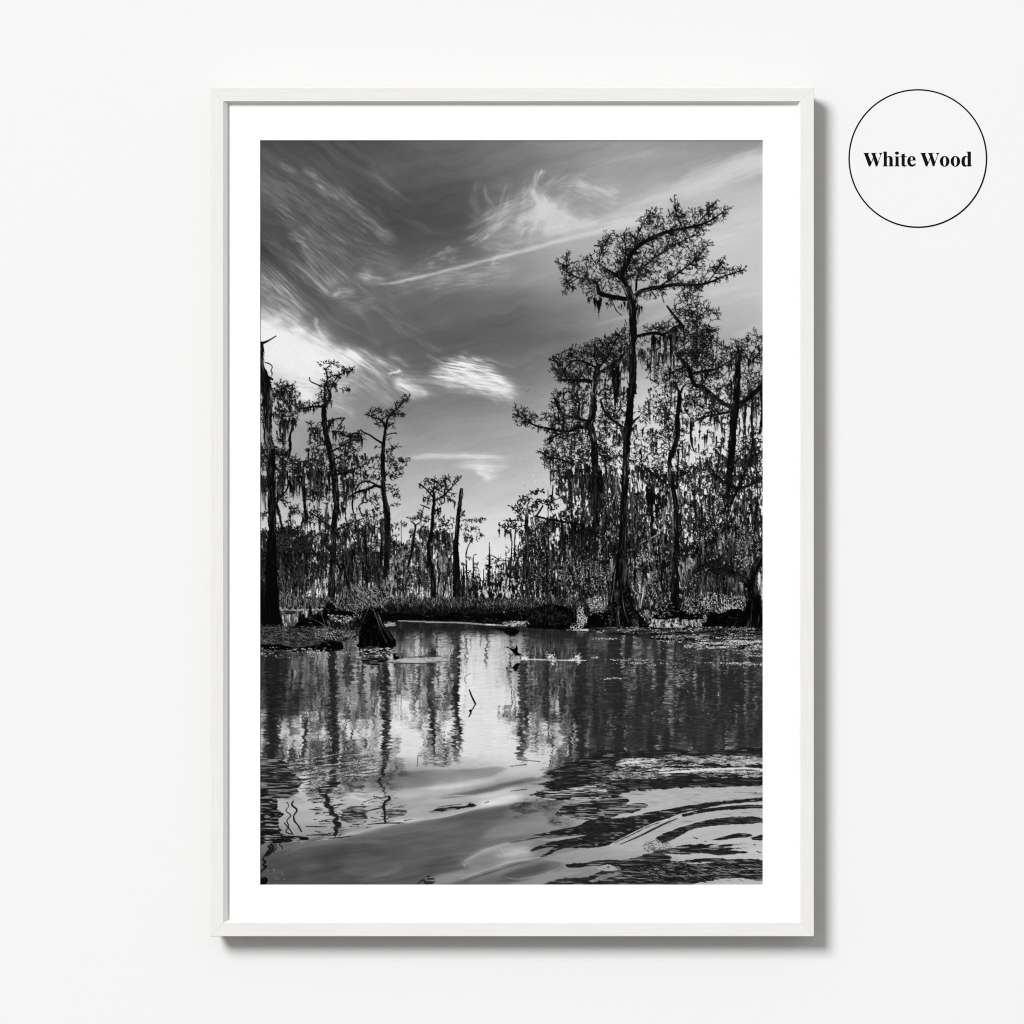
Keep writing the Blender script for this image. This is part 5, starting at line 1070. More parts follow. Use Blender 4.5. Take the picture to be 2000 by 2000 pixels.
    moss(qB([(630, 1190), (660, 1190)]), (16, 44), 60, 3, (.02, .1), (1.2, 2.4), tuft=8); moss(qB([(700, 1230), (850, 1250)]), (4, 16), 36, 3, (.03, .2)); moss(qB([(845, 1230), (870, 1260)]), (8, 24), 24, 1.6, (.02, .1)); moss(qB([(560, 1190), (620, 1230)]), (4, 16), 26, 3, (.03, .2))
    moss(qB([(1400, 1110), (1700, 1010)]), (3, 11), 40, 3, (.05, .2)); trunk(qB([(760, 1230), (790, 1300), (830, 1335)]), [1, 1.4, 1.2]); moss(qB([(930, 1200), (980, 1250)]), (4, 18), 30, 2, (.03, .2))
    trunk(qB([(870, 1120), (900, 1230), (915, 1400), (908, 1600), (912, 1760), (915, 1932)]), [14, 15.5, 15, 14, 13, 13.5], streak=.3)
    moss(qB([(940, 1240), (955, 1260)]), (10, 44), 34, 1.6, (.05, .3)); moss(qB([(850, 1560), (890, 1620)]), (14, 44), 60, 2.4, (.03, .3))
    trunk(qR1([(1830, 400), (1830, 700), (1800, 1000), (1775, 1300), (1740, 1600), (1730, 1932)]), [12, 12.5, 13.5, 13.5, 14, 13], streak=.26)
    moss(qR1([(1690, 1480), (1800, 1500)]), (20, 60), 90, 3.4, (.04, .4), tuft=7)
    trunk(qR3([(1885, 40), (1865, 500), (1848, 900), (1838, 1300), (1828, 1600), (1822, 1960)]), [12.5, 13, 15, 16, 18, 24], streak=.24)
    for p, w in (([(0, 180), (200, 230), (380, 200)], [1.4, 1.6, 1.2]),):
        pass
    specks(*qW3([(280, 400)])[0], *qW3([(420, 640)])[0], 150, (.15, .6), (1, 3), 1.1, .6)
    trunk(qW3([(470, 200), (480, 290), (540, 350), (545, 480)]), [1, 1.4, 1.6, 1], base=.6); trunk(qW3([(580, 230), (585, 330), (560, 480)]), [1.6, 1.6, 1.2], base=.7); trunk(qW3([(290, 130), (380, 115), (440, 130)]), [.8, 1.1, .8], base=.4)
    # right hand base tree
    moss(qW3([(1830, 100), (1870, 140)]), (20, 60), 60, 2.4, (.3, .85), (1, 2.2))


def boles():
    # hollows under the right bank, pale leaves, hanging moss, then the wide feet of the big trees
    fill(qW3([(0, 560), (100, 540), (210, 560), (220, 690), (0, 690)]), .015, 2, (8, 4), .05, .3, seed=15)
    fill(qW3([(710, 590), (740, 470), (840, 420), (930, 440), (1000, 520), (1180, 540), (1180, 610), (960, 600), (800, 610)]), .02, 3, (8, 5), .14, .4, seed=16)
    fill(qW3([(1200, 700), (1280, 600), (1300, 530), (1420, 540), (1560, 490), (1680, 520), (1720, 610), (1740, 710)]), .012, 2, (8, 5), .05, .25, seed=17)
    fill(qW2([(1700, 600), (1780, 520), (1932, 420), (1990, 420), (1990, 610)]), .015, 2, (8, 5), .05, .3, seed=14)
    moss(qW3([(1180, 130), (1400, 90), (1650, 180)]), (14, 60), 260, 5, (.02, .5), (.8, 1.9))
    moss(qW3([(430, 60), (700, 20), (1100, 60)]), (12, 50), 220, 5, (.02, .5), (.8, 1.9))
    specks(*qW3([(560, 330)])[0], *qW3([(1280, 560)])[0], 700, (.2, .85), (1, 4), 1.4, .6, lambda x, y: np.clip(2.4 * fbm(x, y, 14, 14, 240, 3) - .8, 0, 1))
    trunk(qW3([(352, -160), (352, 0), (352, 140), (352, 260), (354, 380), (356, 500), (358, 600), (362, 700)]), [14, 20, 26, 32, 42, 56, 73, 97], base=.028, streak=.2, rim=0)
    trunk(qW3([(300, 420), (250, 520), (150, 620), (110, 700)]), [8, 12, 14, 18], base=.016, streak=.1)
    trunk(qW3([(420, 420), (480, 520), (560, 620), (610, 700)]), [8, 12, 13, 14], base=.014, streak=.08)
    specks(*qW3([(230, 300)])[0], *qW3([(500, 690)])[0], 70, (.1, .4), (1, 4), 1.3, .5)
    mossfield(qW3([(180, -40), (560, -40), (600, 300), (520, 420), (200, 420)]), 6, (8, 30), (.03, .3))
    specks(*qW3([(60, 380)])[0], *qW3([(260, 640)])[0], 50, (.12, .5), (1, 3), 1., 1.)
    specks(*qW3([(440, 400)])[0], *qW3([(640, 640)])[0], 40, (.12, .5), (1, 3), 1., 1.)
    for p, t in (([(290, 60), (270, 250), (240, 420)], .3), ([(420, 60), (450, 250), (520, 480)], .25), ([(330, 450), (320, 560), (340, 690)], .3), ([(360, 300), (380, 480), (430, 640)], .25)):
        trunk(qW3(p), [.7, 1.4, .8], base=t, streak=.3, fringe=False)
    trunk(qW3([(1190, 130), (1350, 65), (1500, 80), (1640, 150), (1750, 260)]), [1.5, 4, 7, 10, 12], base=.02, streak=.2)
    moss(qW3([(1200, 110), (1400, 70), (1660, 150)]), (8, 44), 260, 4, (.02, .3), (.7, 1.7))
    spray([qW3([(1190, 130), (1350, 65), (1500, 80), (1640, 150)]), qW3([(1500, 80), (1400, -40), (1300, -120)])], 22, sp1=3, droop=.4)
    trunk(qW3([(1860, -60), (1790, 80), (1770, 250), (1790, 420), (1790, 560), (1780, 715)]), [12, 15, 20, 24, 30, 42], base=.018, streak=.22)
    trunk(qL2([(195, 640), (190, 900), (190, 1250), (185, 1500), (190, 1700), (195, 1830)]), [13, 18, 25, 30, 38, 46], base=.03, streak=.07)
    trunk(qW3([(1740, 400), (1700, 560), (1600, 715)]), [8, 14, 22], base=.014, streak=.1)


def shore():
    # reeds along the far bank, dark at the foot
    def shade(x0, x1, ya, yb, tone, al=.85):
        fill(np.array([(x0, ya), ((x0 + x1) / 2, ya - 2), (x1, ya), (x1, yb), ((x0 + x1) / 2, yb), (x0, yb)]), tone, 3, (14, 5), .0, alpha=al, seed=int(x0) % 50, curve=False)
    # ground under everything
    n = 5200
    x = 690 + 490 * rng.random(n); y = 1169 + 26 * rng.random(n) ** 1.1
    a = rng.normal(0, .45, n); l = 4 + 7 * rng.random(n)
    t = np.where(rng.random(n) < .45, .03 + .1 * rng.random(n), .16 + .5 * rng.random(n) ** 1.7) * np.interp(y, [1165, 1184, 1198], [1.15, .9, .35])
    o = np.argsort(y); x, y, a, l, t = x[o], y[o], a[o], l[o], t[o]
    lines(x, y + 4, x + np.sin(a) * l, y + 4 - np.cos(a) * l, 1.4, .6, t)
    n = 900
    x = 690 + 480 * rng.random(n); y = 1190 + 22 * rng.random(n); l = 4 + 8 * rng.random(n); a = rng.normal(0, .3, n)
    lines(x, y, x + np.sin(a) * l, y - np.cos(a) * l, 1.3, .6, .02 + .12 * rng.random(n) ** 2)
    # left: pale reeds behind the inlet
    thicket(545, 1150, 640, 1178, 700, [(.04, .15), (.25, .6)], [.45, .55], (4, 12), (.7, 1.4), .25)
    thicket(640, 1158, 720, 1200, 900, [(.03, .12), (.25, .65)], [.6, .4], (4, 13), (.7, 1.4), .35)
    # leaning grasses behind the stump
    for i in range(2):
        n = 260
        x = 690 + 60 * rng.random(n); y = 1150 + 46 * rng.random(n)
        ang = np.radians(-35 + 25 * rng.normal(0, 1, n)) if i == 0 else np.radians(-130 + 25 * rng.normal(0, 1, n))
        l = 6 + 12 * rng.random(n)
        lines(x, y, x + np.cos(ang) * l, y + np.sin(ang) * l, 1.2, .6, np.where(rng.random(n) < .5, .04 + .08 * rng.random(n), .3 + .4 * rng.random(n)))
    # inlet with pale water on the left
    fill(qW1([(255, 290), (450, 285), (600, 280), (720, 290), (640, 330), (560, 360), (470, 400), (420, 440), (400, 462), (300, 462), (280, 420)]), .30, 1.2, (8, 2), .35, .72, seed=7, ms=(1.6, 14), curve=False)
    fill(qW1([(250, 300), (420, 296), (400, 330), (270, 335)]), .18, 1, (6, 2), .2, .5, seed=8)
    specks(*qW1([(250, 272)])[0], *qW1([(720, 288)])[0], 90, (.4, .8), (2, 5), 0, .1)
    # cypress knees and roots
    for cx, top, w in ((470, 300, 5), (505, 330, 7), (580, 240, 6), (600, 330, 9), (660, 320, 8), (540, 390, 16), (480, 410, 12)):
        trunk(qW1([(cx, top), (cx + 4, top + 60), (cx - 2, 470)]), [w * .4, w * .9, w * 1.5], base=.015, streak=.08)
    fill(qW1([(400, 470), (470, 400), (560, 370), (700, 350), (860, 340), (900, 400), (860, 470), (650, 480)]), .02, 2, (6, 4), .06, .4, seed=9)
    fill(qW1([(700, 330), (740, 250), (800, 200), (850, 240), (900, 290), (1000, 300), (1060, 330), (1050, 380), (860, 390), (700, 390)]), .02, 2.5, (6, 4), .05, .35, seed=10)
    trunk(qW1([(55, 60), (60, 300), (40, 460)]), [12, 18, 24], base=.02, streak=.06)
    # dark bank foot, centre and right
    fill(qW1([(1340, 330), (1500, 320), (1700, 330), (1932, 330), (1932, 392), (1650, 388), (1400, 400)]), .018, 2, (10, 3), .06, .2, seed=11, curve=False)
    fill(qW2([(0, 440), (300, 430), (640, 440), (860, 420), (1100, 400), (1100, 520), (860, 540), (640, 510), (300, 512), (0, 520)]), .018, 3, (12, 4), .08, .22, seed=12, curve=False)
    fill(qW2([(1090, 600), (1100, 430), (1200, 370), (1330, 335), (1500, 360), (1600, 420), (1670, 500), (1690, 570), (1600, 605)]), .02, 2.5, (7, 5), .07, .3, seed=13)
    # tufts on the dark bush
    n = 420
    c = qW2([(1350, 420)])[0]
    x = c[0] + 52 * rng.normal(0, .5, n); y = c[1] + 10 + 16 * rng.normal(0, .6, n); a = rng.normal(0, .5, n); l = 4 + 9 * rng.random(n)
    lines(x, y, x + np.sin(a) * l, y - np.cos(a) * l, 1.2, .6, .02 + .25 * rng.random(n) ** 3)
    for s_ in ((1640, 380, 1720, 560, 220), (1560, 540, 1760, 640, 120), (1780, 260, 1932, 420, 260)):
        specks(*qW2([(s_[0], s_[1])])[0], *qW2([(s_[2], s_[3])])[0], s_[4], (.35, .95), (1, 2.6), .8, 1.2)
    # right bank: hollow shadows, leaf litter, lily mats
    def lit(x, y):
        return np.clip(vnoise(x, y, 10, 4, 21) * 1.6 - .25, 0, 1)
    specks(*qW3([(560, 520)])[0], *qW3([(800, 690)])[0], 300, (.3, .85), (1, 2.2), .5, 1, lit)
    specks(*qW3([(780, 600)])[0], *qW3([(1270, 690)])[0], 560, (.3, .85), (1, 2.2), .5, 1, lit)


SHX = [507, 600, 664, 668, 700, 760, 900, 990, 1030, 1110, 1150, 1230, 1290, 1350, 1400, 1460, 1491]
SHY = [1274, 1274, 1268, 1240, 1226, 1215, 1217, 1221, 1226, 1232, 1235, 1242, 1250, 1257, 1264, 1267, 1268]


def boxblur(a, ry, rx):
    for ax, r in ((0, ry), (1, rx)):
        p = np.pad(a, [(r + 1, r) if i == ax else (0, 0) for i in (0, 1)], mode='edge')
        c = np.cumsum(p.astype(np.float64), ax)
        n = 2 * r + 1
        a = ((c[n:] - c[:-n]) if ax == 0 else (c[:, n:] - c[:, :-n])) / n
    return a.astype(np.float32)


def water(sky):
    global cv
    land = cv.copy()
    T = np.clip(land / np.maximum(sky, .05), 0, 1.25)
    j0 = int((1205 - PRY) * SS)
    Y = PRY + (np.arange(j0, CH) + .5) / SS; X = PRX + (np.arange(CW) + .5) / SS
    XX, YY = np.meshgrid(X.astype(np.float32), Y.astype(np.float32))
    base = ctrl_grid([507, 600, 700, 800, 900, 1000, 1100, 1200, 1350, 1490], [1205, 1300, 1400, 1470, 1500, 1530, 1560, 1600, 1650, 1700, 1729],
                     [[120, 140, 180, 195, 205, 180, 150, 110, 100, 120],
                      [165, 180, 200, 215, 222, 205, 180, 120, 100, 110],
                      [180, 198, 208, 218, 222, 215, 190, 115, 95, 100],
                      [188, 204, 208, 206, 214, 210, 200, 150, 120, 120],
                      [186, 202, 190, 160, 172, 190, 190, 175, 170, 165],
                      [182, 196, 170, 128, 140, 160, 150, 160, 165, 165],
                      [172, 186, 182, 160, 158, 146, 156, 170, 175, 175],
                      [160, 170, 166, 148, 116, 124, 150, 172, 178, 180],
                      [116, 102, 92, 90, 98, 110, 130, 166, 180, 182],
                      [88, 80, 80, 86, 98, 118, 130, 150, 172, 180],
                      [82, 78, 84, 92, 104, 106, 122, 150, 166, 176]], X, Y) / 255.
    keep = cv
    cv = np.zeros_like(keep); cv[j0:] = base
    wake()
    base = boxblur(boxblur(cv[j0:], 3, 13), 3, 13); cv = keep
    sh = np.interp(X, SHX, SHY)
    s = YY - sh[None, :]
    yc = np.interp(Y, [1205, 1290, 1420, 1480, 1560, 1610, 1650, 1729], [1222, 1214, 1213, 1211, 1198, 1190, 1174, 1150])[:, None]
    near = sstep(1240, 1520, YY)
    rip = fbm(XX, YY, 13, 2.6, 60, 3) - .5
    dash = .6 * (vnoise(XX, YY, 9, 1.7, 61) - .5)
    rip2 = fbm(XX, YY, 60, 7, 64, 3) - .5
    rip3 = fbm(XX - .6 * YY, YY, 46, 12, 66, 2) - .5
    wk = sstep(1480, 1560, YY)
    dy = rip * (12 + 26 * near * (1 - .75 * wk)) + dash * 8 * (1 - wk) + rip2 * (6 + 28 * near) + rip3 * 40 * wk
    dx = dash * (3 + 9 * near) * (1 - .6 * wk) + (fbm(XX, YY, 18, 2.2, 70, 2) - .5) * (4 + 5 * near + 9 * near * wk) + (vnoise(XX, YY, 60, 13, 72) - .5) * 26 * wk + (vnoise(XX, YY, 30, 6, 74) - .5) * 14 * wk
    sy = 2 * yc - YY + dy
    sy = np.minimum(sy, sh[None, :] - 1.5)
    sx = XX + dx
    iy = np.clip(((sy - PRY) * SS).astype(np.int32), 0, CH - 1); ix = np.clip(((sx - PRX) * SS).astype(np.int32), 0, CW - 1)
    t = T[iy, ix]
    # a little vertical smear for the finest twigs
    t = .28 * t + sum(w_ * T[np.clip(iy + o_, 0, CH - 1), ix] for o_, w_ in ((-6, .17), (6, .17), (-14, .12), (14, .12), (-24, .07), (24, .07)))
    t = np.clip((t - .05) * 1.1, 0, 1.05) ** .8
    open_ = sstep(690, 730, XX) * sstep(1010, 960, XX)
    gl = sstep(.44, .62, fbm(XX + 1.6 * dx, YY + 30 * dash, 9, 90, 79, 3) + .34 * dash + .2 * rip) * sstep(1226, 1250, YY) * sstep(1420, 1330, YY)
    t = t + (1 - t) * gl * (.62 * sstep(640, 700, XX) * sstep(1075, 1010, XX) + .3 * sstep(520, 560, XX) * sstep(700, 640, XX))
    t = t + (1 - t) * .25 * open_ * sstep(.5, .8, fbm(XX, YY, 16, 70, 78, 2)) * sstep(1225, 1250, YY)
    t = t + (1 - t) * sstep(1535, 1575, YY + 14 * rip) * sstep(880, 840, XX)
    t = t + (1 - t) * sstep(1040, 1150, XX + 30 * rip) * sstep(1490, 1530, YY)
    # the open gap between the woods, and the boles as long dark columns
    edge = XX + 16 * rip + 10 * dash
    t = t + (1 - t) * .9 * sstep(896, 912, edge) * sstep(996, 972, edge + .10 * (YY - 1240)) * sstep(1230, 1256, YY + 8 * rip) * (1 - .55 * sstep(.66, .74, fbm(XX + dx, YY, 4.5, 60, 92, 2)) * sstep(1320, 1260, YY))
    for xc, ya, yb, wd, k in ((531, 1275, 1500, 13, .9), (549, 1280, 1400, 8, .6), (650, 1268, 1505, 7.5, .95), (753, 1285, 1490, 6, .95), (843, 1262, 1450, 6, .8), (890, 1236, 1476, 6.5, .9), (951, 1236, 1300, 2.4, .7), (910, 1236, 1300, 1.6, .6), (1021, 1290, 1485, 7, .85), (1068, 1300, 1420, 5, .6), (1136, 1240, 1520, 10, .9), (1204, 1240, 1520, 9, .9), (1306, 1240, 1520, 7, .9), (1250, 1240, 1500, 5, .6), (1390, 1270, 1500, 6, .7), (1440, 1280, 1500, 8, .7)):
        wob = 5 * (vnoise(YY, YY * 0 + xc, 15, 1, int(xc) % 40) - .5) + 3 * near * (vnoise(YY, YY * 0 + xc, 4, 1, 8) - .5)
        col = sstep(wd * 1.25, wd * .8, np.abs(XX - xc - .02 * (YY - 1240) * np.sign(800 - xc) * 0 + wob + 16 * rip * (.5 + near) + 11 * dash + 6 * rip2)) * sstep(ya - 8, ya + 8, YY) * sstep(yb + 14, yb - 14, YY)
        t = t * (1 - .9 * k * col * (.72 + .28 * sstep(-.2, .1, rip + dash)))
    # right half stays dark: dense wood behind
    dens = sstep(1120, 1215, XX) * sstep(1530, 1470, YY)
    t = t * (1 - .72 * dens * (1 - .75 * sstep(.5, .72, fbm(XX + 2 * dx, YY, 11, 130, 80, 3))))
    dL = sstep(640, 600, XX) * sstep(1240, 1270, YY) * sstep(1440, 1380, YY)
    t = t * (1 - .55 * dL * sstep(.42, .6, fbm(XX, YY, 22, 60, 82, 3)))
    floor_ = .135 + .035 * dens + .03 * rip + .02 * dash
    glint = sstep(.60, .78, fbm(XX, YY, 11, 2.0, 84, 2)) * .08 * sstep(1470, 1400, YY)
    w = floor_ + (base - floor_) * t
    cols = sstep(.46, .66, fbm(XX + 1.5 * dx, YY, 9, 120, 94, 3)) * sstep(.2, .6, fbm(XX, YY, 40, 26, 96, 3))
    w = w + .26 * dens * cols * (.45 + 1.1 * sstep(-.12, .25, dash + .6 * rip)) * (1 - t)
    w = w + glint * (.2 + .8 * (1 - t)) * sstep(1225, 1290, YY)
    w += .05 * (fbm(XX, YY, 12, 1.8, 86, 2) - .5) * (1 - wk) * base * 2
    w += wk * .07 * base * (fbm(XX, YY + .16 * XX + 6 * rip2, 44, 2.4, 98, 3) - .5) * 2 * sstep(.35, .6, fbm(XX, YY, 90, 30, 99, 2))
    # smooth wake swirls of light and dark sky
    u = YY + .20 * XX + 20 * (fbm(XX, YY, 120, 60, 88, 2) - .5)
    w += wk * .05 * (fbm(XX, u, 230, 12, 90, 3) - .5) * 1.6
    m = s > (rip * 3)
    sub = cv[j0:]
    sub[m] = w[m]


def waterside():
    f = qW1.f
    # ---- mud flat on the left ----
    fill(qW1([(30, 465), (300, 462), (430, 480), (620, 470), (760, 500), (900, 510), (1060, 500), (1100, 560), (1000, 600), (920, 620), (900, 700), (700, 740), (420, 730), (30, 740)]), .30, 1.6, (8, 2.4), .4, .1, .12, seed=31, curve=False, ms=(5, 1.6))
    specks(*qW1([(-200, 455)])[0], *qW1([(750, 620)])[0], 1100, (.18, .55), (.8, 2.2), 0, .5)
    specks(*qW1([(-100, 455)])[0], *qW1([(1060, 620)])[0], 900, (.02, .12), (1, 4), 0, .35)
    specks(*qW1([(600, 480)])[0], *qW1([(1060, 600)])[0], 260, (.3, .8), (1, 2.4), .3, 1)
    fill(qW1([(30, 655), (250, 660), (450, 690), (640, 660), (760, 620), (880, 625), (930, 660), (910, 720), (700, 735), (450, 725), (250, 715), (30, 705)]), .018, 1.2, (10, 2), .05, .4, seed=32)
    specks(*qW1([(30, 700)])[0], *qW1([(920, 790)])[0], 480, (.3, .95), (1, 3), 0, .35, lambda x, y: np.clip(1.4 * vnoise(x, y, 20, 3, 33) - .3, 0, 1))
    for p in ([(560, 360), (700, 430), (800, 500), (840, 540)], [(700, 330), (735, 420), (745, 520), (720, 600)], [(640, 580), (720, 620), (770, 640)], [(690, 650), (640, 690)], [(740, 480), (680, 540), (600, 540)], [(745, 520), (820, 480)]):
        trunk(qW1(p), [.5, .9, .6], base=.3)
    fill(qW1([(760, 400), (1040, 395), (1060, 490), (900, 500), (800, 470)]), .09, 1, (8, 2), .3, .35, seed=34, ms=(3, 9))
    specks(*qW1([(780, 345)])[0], *qW1([(1060, 410)])[0], 130, (.4, .95), (1, 3), 0, .5)
    # ---- stump ----
    fill(qW1([(1150, 320), (1140, 380), (1120, 470), (1095, 560), (1090, 660), (1100, 690), (1200, 695), (1470, 690), (1495, 600), (1450, 530), (1390, 480), (1375, 390), (1345, 320), (1325, 280), (1280, 262), (1245, 250), (1200, 262), (1165, 290)]), .012, 3.2, (5, 6), .1, .16, seed=35, ms=(1.6, 7), tvar=.01)
    for p, t in (([(1215, 260), (1160, 370), (1115, 480)], .3), ([(1260, 270), (1310, 400), (1350, 520), (1410, 640)], .5), ([(1300, 300), (1340, 420), (1400, 520), (1450, 600)], .35), ([(1190, 310), (1150, 420)], .25), ([(1270, 300), (1330, 470), (1390, 600)], .25), ([(1320, 330), (1370, 470)], .4), ([(1390, 480), (1440, 560), (1470, 620)], .3), ([(1215, 250), (1260, 290)], .6)):
        trunk(qW1(p), [.6, 1.1, .6], base=t * .6, streak=.4, wob=2.5)
    fill(qW1([(1095, 690), (1470, 690), (1450, 740), (1440, 800), (1300, 880), (1160, 860), (1110, 780)]), .07, 2.4, (12, 2), .3, .4, seed=36, ms=(16, 1.2))
    fill(qW1([(1370, 430), (1450, 410), (1520, 430), (1500, 470), (1400, 470)]), .12, 1, (5, 2), .5, .6, seed=37)
    specks(*qW1([(1100, 690)])[0], *qW1([(1470, 800)])[0], 120, (.4, .9), (2, 6), 0, .08)
    # thin bright lips of water at the far bank
    for p, t, w_ in (([(1530, 402), (1700, 408), (1932, 414)], .55, 2.4), ([(1400, 440), (1500, 425)], .6, 2)):
        trunk(qW1(p), [w_ * .5, w_, w_ * .8], base=t, streak=.3)
    for p, t, w_ in (([(0, 530), (200, 528), (420, 535), (640, 552), (800, 560), (880, 565)], .55, 3), ([(640, 548), (760, 556)], .85, 2), ([(880, 550), (1000, 540), (1080, 535)], .5, 3), ([(1600, 610), (1760, 612), (1932, 625)], .6, 4), ([(900, 945), (1100, 930), (1340, 935), (1500, 938), (1740, 940)], .75, 1.6)):
        trunk(qW2(p), [w_ * .6, w_, w_ * .7], base=t, streak=.3)
    specks(*qW2([(860, 520)])[0], *qW2([(1090, 570)])[0], 160, (.4, .9), (1, 2.6), 0, .6)
    fill(qW2([(850, 620), (880, 590), (960, 590), (1010, 620), (990, 660), (940, 672), (880, 655)]), .012, 1, (5, 3), .04, .3, seed=38)
    trunk(qW2([(700, 590), (780, 598), (860, 615)]), [1, 2.4, 5], base=.02); trunk(qW2([(640, 545), (660, 490), (720, 510), (770, 535)]), [6, 4, 2, 1.5], base=.03)
    # ---- lily mats on the right ----
    def mat(x, y):
        return np.clip(vnoise(x, y, 26, 2.2, 41) * 1.9 - .5, 0, 1)
    fill(qW3([(0, 700), (300, 690), (700, 695), (1300, 695), (1880, 705), (1880, 930), (1700, 925), (1300, 905), (1150, 860), (900, 830), (700, 800), (400, 775), (0, 745)]), .21, 1.4, (16, 2), .36, .04, .1, seed=39, curve=False, ms=(22, 1.6))
    specks(*qW3([(0, 690)])[0], *qW3([(1880, 750)])[0], 900, (.3, .85), (1, 3), .02, .3, mat)
    specks(*qW3([(750, 770)])[0], *qW3([(1880, 860)])[0], 1100, (.35, .9), (1, 3), -.04, .3, mat)
    specks(*qW3([(1150, 820)])[0], *qW3([(1880, 920)])[0], 1500, (.45, .95), (1, 2.6), -.03, .35, lambda x, y: np.clip(vnoise(x, y, 26, 4, 42) * 2.2 - .4, 0, 1))
    for p in ([(1250, 880), (1500, 890), (1700, 915)], [(1400, 760), (1600, 790), (1880, 770)], [(1100, 850), (1300, 820), (1880, 830)]):
        trunk(qW3(p), [.7, 1.1, .7], base=.03)
    for y0, x0, x1, n in ((815, 40, 340, 90), (1045, 200, 720, 150), (1080, 330, 820, 150), (1105, 640, 720, 40), (1245, 150, 370, 90), (1078, 1270, 1880, 330), (1095, 1420, 1880, 260), (940, 1560, 1880, 120), (975, 1620, 1880, 90), (1000, 1700, 1880, 90), (1020, 20, 100, 30)):
        a = qW3([(x0, y0 - 9)])[0]; b = qW3([(x1, y0 + 9)])[0]
        specks(a[0], a[1], b[0], b[1], int(n * .7), (.35, .9), (1, 3), 0, .2, lambda x, y: np.clip(1.6 * vnoise(x, y, 14, 3, 44) - .1, 0, 1))
    specks(*qW3([(100, 900)])[0], *qW3([(1880, 1700)])[0], 46, (.6, .95), (.6, 1.2), 0, 1)
    for (x0, x1, ya, yb, n, tt) in ((930, 1240, 870, 1130, 240, (.3, .62)), (480, 560, 880, 1030, 60, (.3, .6)), (380, 490, 1120, 1360, 150, (.35, .75)), (520, 680, 1120, 1280, 80, (.28, .5)), (930, 1090, 1140, 1310, 130, (.4, .85)), (1320, 1420, 920, 1160, 110, (.25, .55)), (1760, 1880, 1140, 1340, 110, (.3, .6)), (10, 110, 880, 1020, 60, (.25, .5)),
                                   (360, 480, 1380, 1880, 190, (.22, .5)), (800, 860, 1300, 1500, 80, (.3, .62)), (1200, 1360, 1480, 1800, 160, (.22, .46)), (1680, 1800, 1560, 1800, 130, (.24, .46)), (180, 270, 1600, 1900, 80, (.3, .66)), (700, 800, 1500, 1900, 130, (.2, .42))):
        a = qW3([(x0, ya)])[0]; b = qW3([(x1, yb)])[0]
        specks(a[0], a[1], b[0], b[1], int(n * .8), tt, (2, 6), 0, .2, alpha=.65, wd=(.6, 1.1))
    # ---- birds ----
    fill(qW1([(1478, 800), (1478, 765), (1495, 752), (1512, 760), (1506, 775), (1515, 785), (1550, 790), (1582, 795), (1560, 820), (1500, 825)]), .02, .3, seed=43)
    trunk(qW1([(1550, 800), (1565, 790)]), [.8, .8], base=.6)
    fill(qW1([(1480, 865), (1510, 868), (1500, 882), (1484, 878)]), .05, .4, seed=44)
    fill(qW1([(1480, 832), (1590, 805), (1932, 800), (1990, 806), (1990, 848), (1700, 855), (1500, 850), (1400, 845)]), .72, .8, (20, 2), .22, .45, seed=45, ms=(40, 1.6), alpha=.85)
    trunk(qW1([(1580, 797), (1700, 793), (1990, 785)]), [.8, 1.2, .8], base=.25); trunk(qW1([(1440, 850), (1600, 862), (1990, 856)]), [.8, 1.4, 1], base=.22)
    trunk(qW2([(0, 885), (120, 885), (200, 905)]), [1, 1, .6], base=.25); trunk(qW2([(0, 955), (200, 952), (290, 940)]), [1, 1.2, .6], base=.3)
    fill(qW2([(0, 905), (140, 908), (270, 935), (200, 950), (0, 948)]), .68, .6, (20, 2), .2, .45, seed=46, alpha=.8)
    fill(qW2([(875, 802), (892, 790), (915, 803), (955, 815), (975, 800), (985, 772), (996, 800), (1002, 850), (1030, 870), (1040, 885), (990, 888), (965, 870), (930, 830), (900, 805)]), .02, .3, seed=47)
    for p in ([(975, 870), (970, 905)], [(1020, 880), (1035, 930)]):
        trunk(qW2(p), [1, .9], base=.03)
    fill(qW2([(880, 1045), (910, 1020), (950, 1010), (980, 975), (1030, 970), (1010, 1010), (990, 1050), (975, 1060), (950, 1030), (910, 1030)]), .06, .8, (6, 2), .1, .4, seed=48)
    for cx, cy, sx_, sy_, n in ((1080, 920, 24, 11, 60), (1355, 905, 22, 28, 70), (1385, 965, 12, 20, 24), (1650, 915, 20, 22, 70), (1660, 960, 12, 18, 24), (1590, 935, 20, 6, 30)):
        c = qW2([(cx, cy)])[0]
        x = c[0] + sx_ * f * rng.normal(0, 1, n); y = c[1] + sy_ * f * rng.normal(0, 1, n)
        lines(x, y, x + rng.normal(0, 1.3, n), y + rng.normal(0, 1.3, n), 1.2, .7, .75 + .25 * rng.random(n))
    # ---- sticks ----
    trunk(qW2([(476, 1250), (500, 1320), (545, 1412)]), [1.6, 3, 3.2], base=.06, wob=.4); trunk(qW2([(545, 1412), (510, 1470)]), [2, 1.8], base=.08); fill(qW2([(474, 1478), (515, 1470), (500, 1500), (484, 1500)]), .05, .6, seed=49); trunk(qW2([(498, 1500), (470, 1555)]), [2.6, 1.6], base=.05)
    trunk(qW2([(490, 1080), (440, 1110), (424, 1140), (440, 1185)]), [.6, .7, .8, .7], base=.3)
    trunk(qB1([(1738, 370), (1742, 300), (1748, 260), (1785, 255)]), [.8, .9, .9, .6], base=.2)
    for p, t in (([(385, 930), (392, 1000)], .05), ([(415, 930), (425, 970), (405, 1030)], .55)):
        trunk(qW1(p), [2, 3, 1.4], base=t)


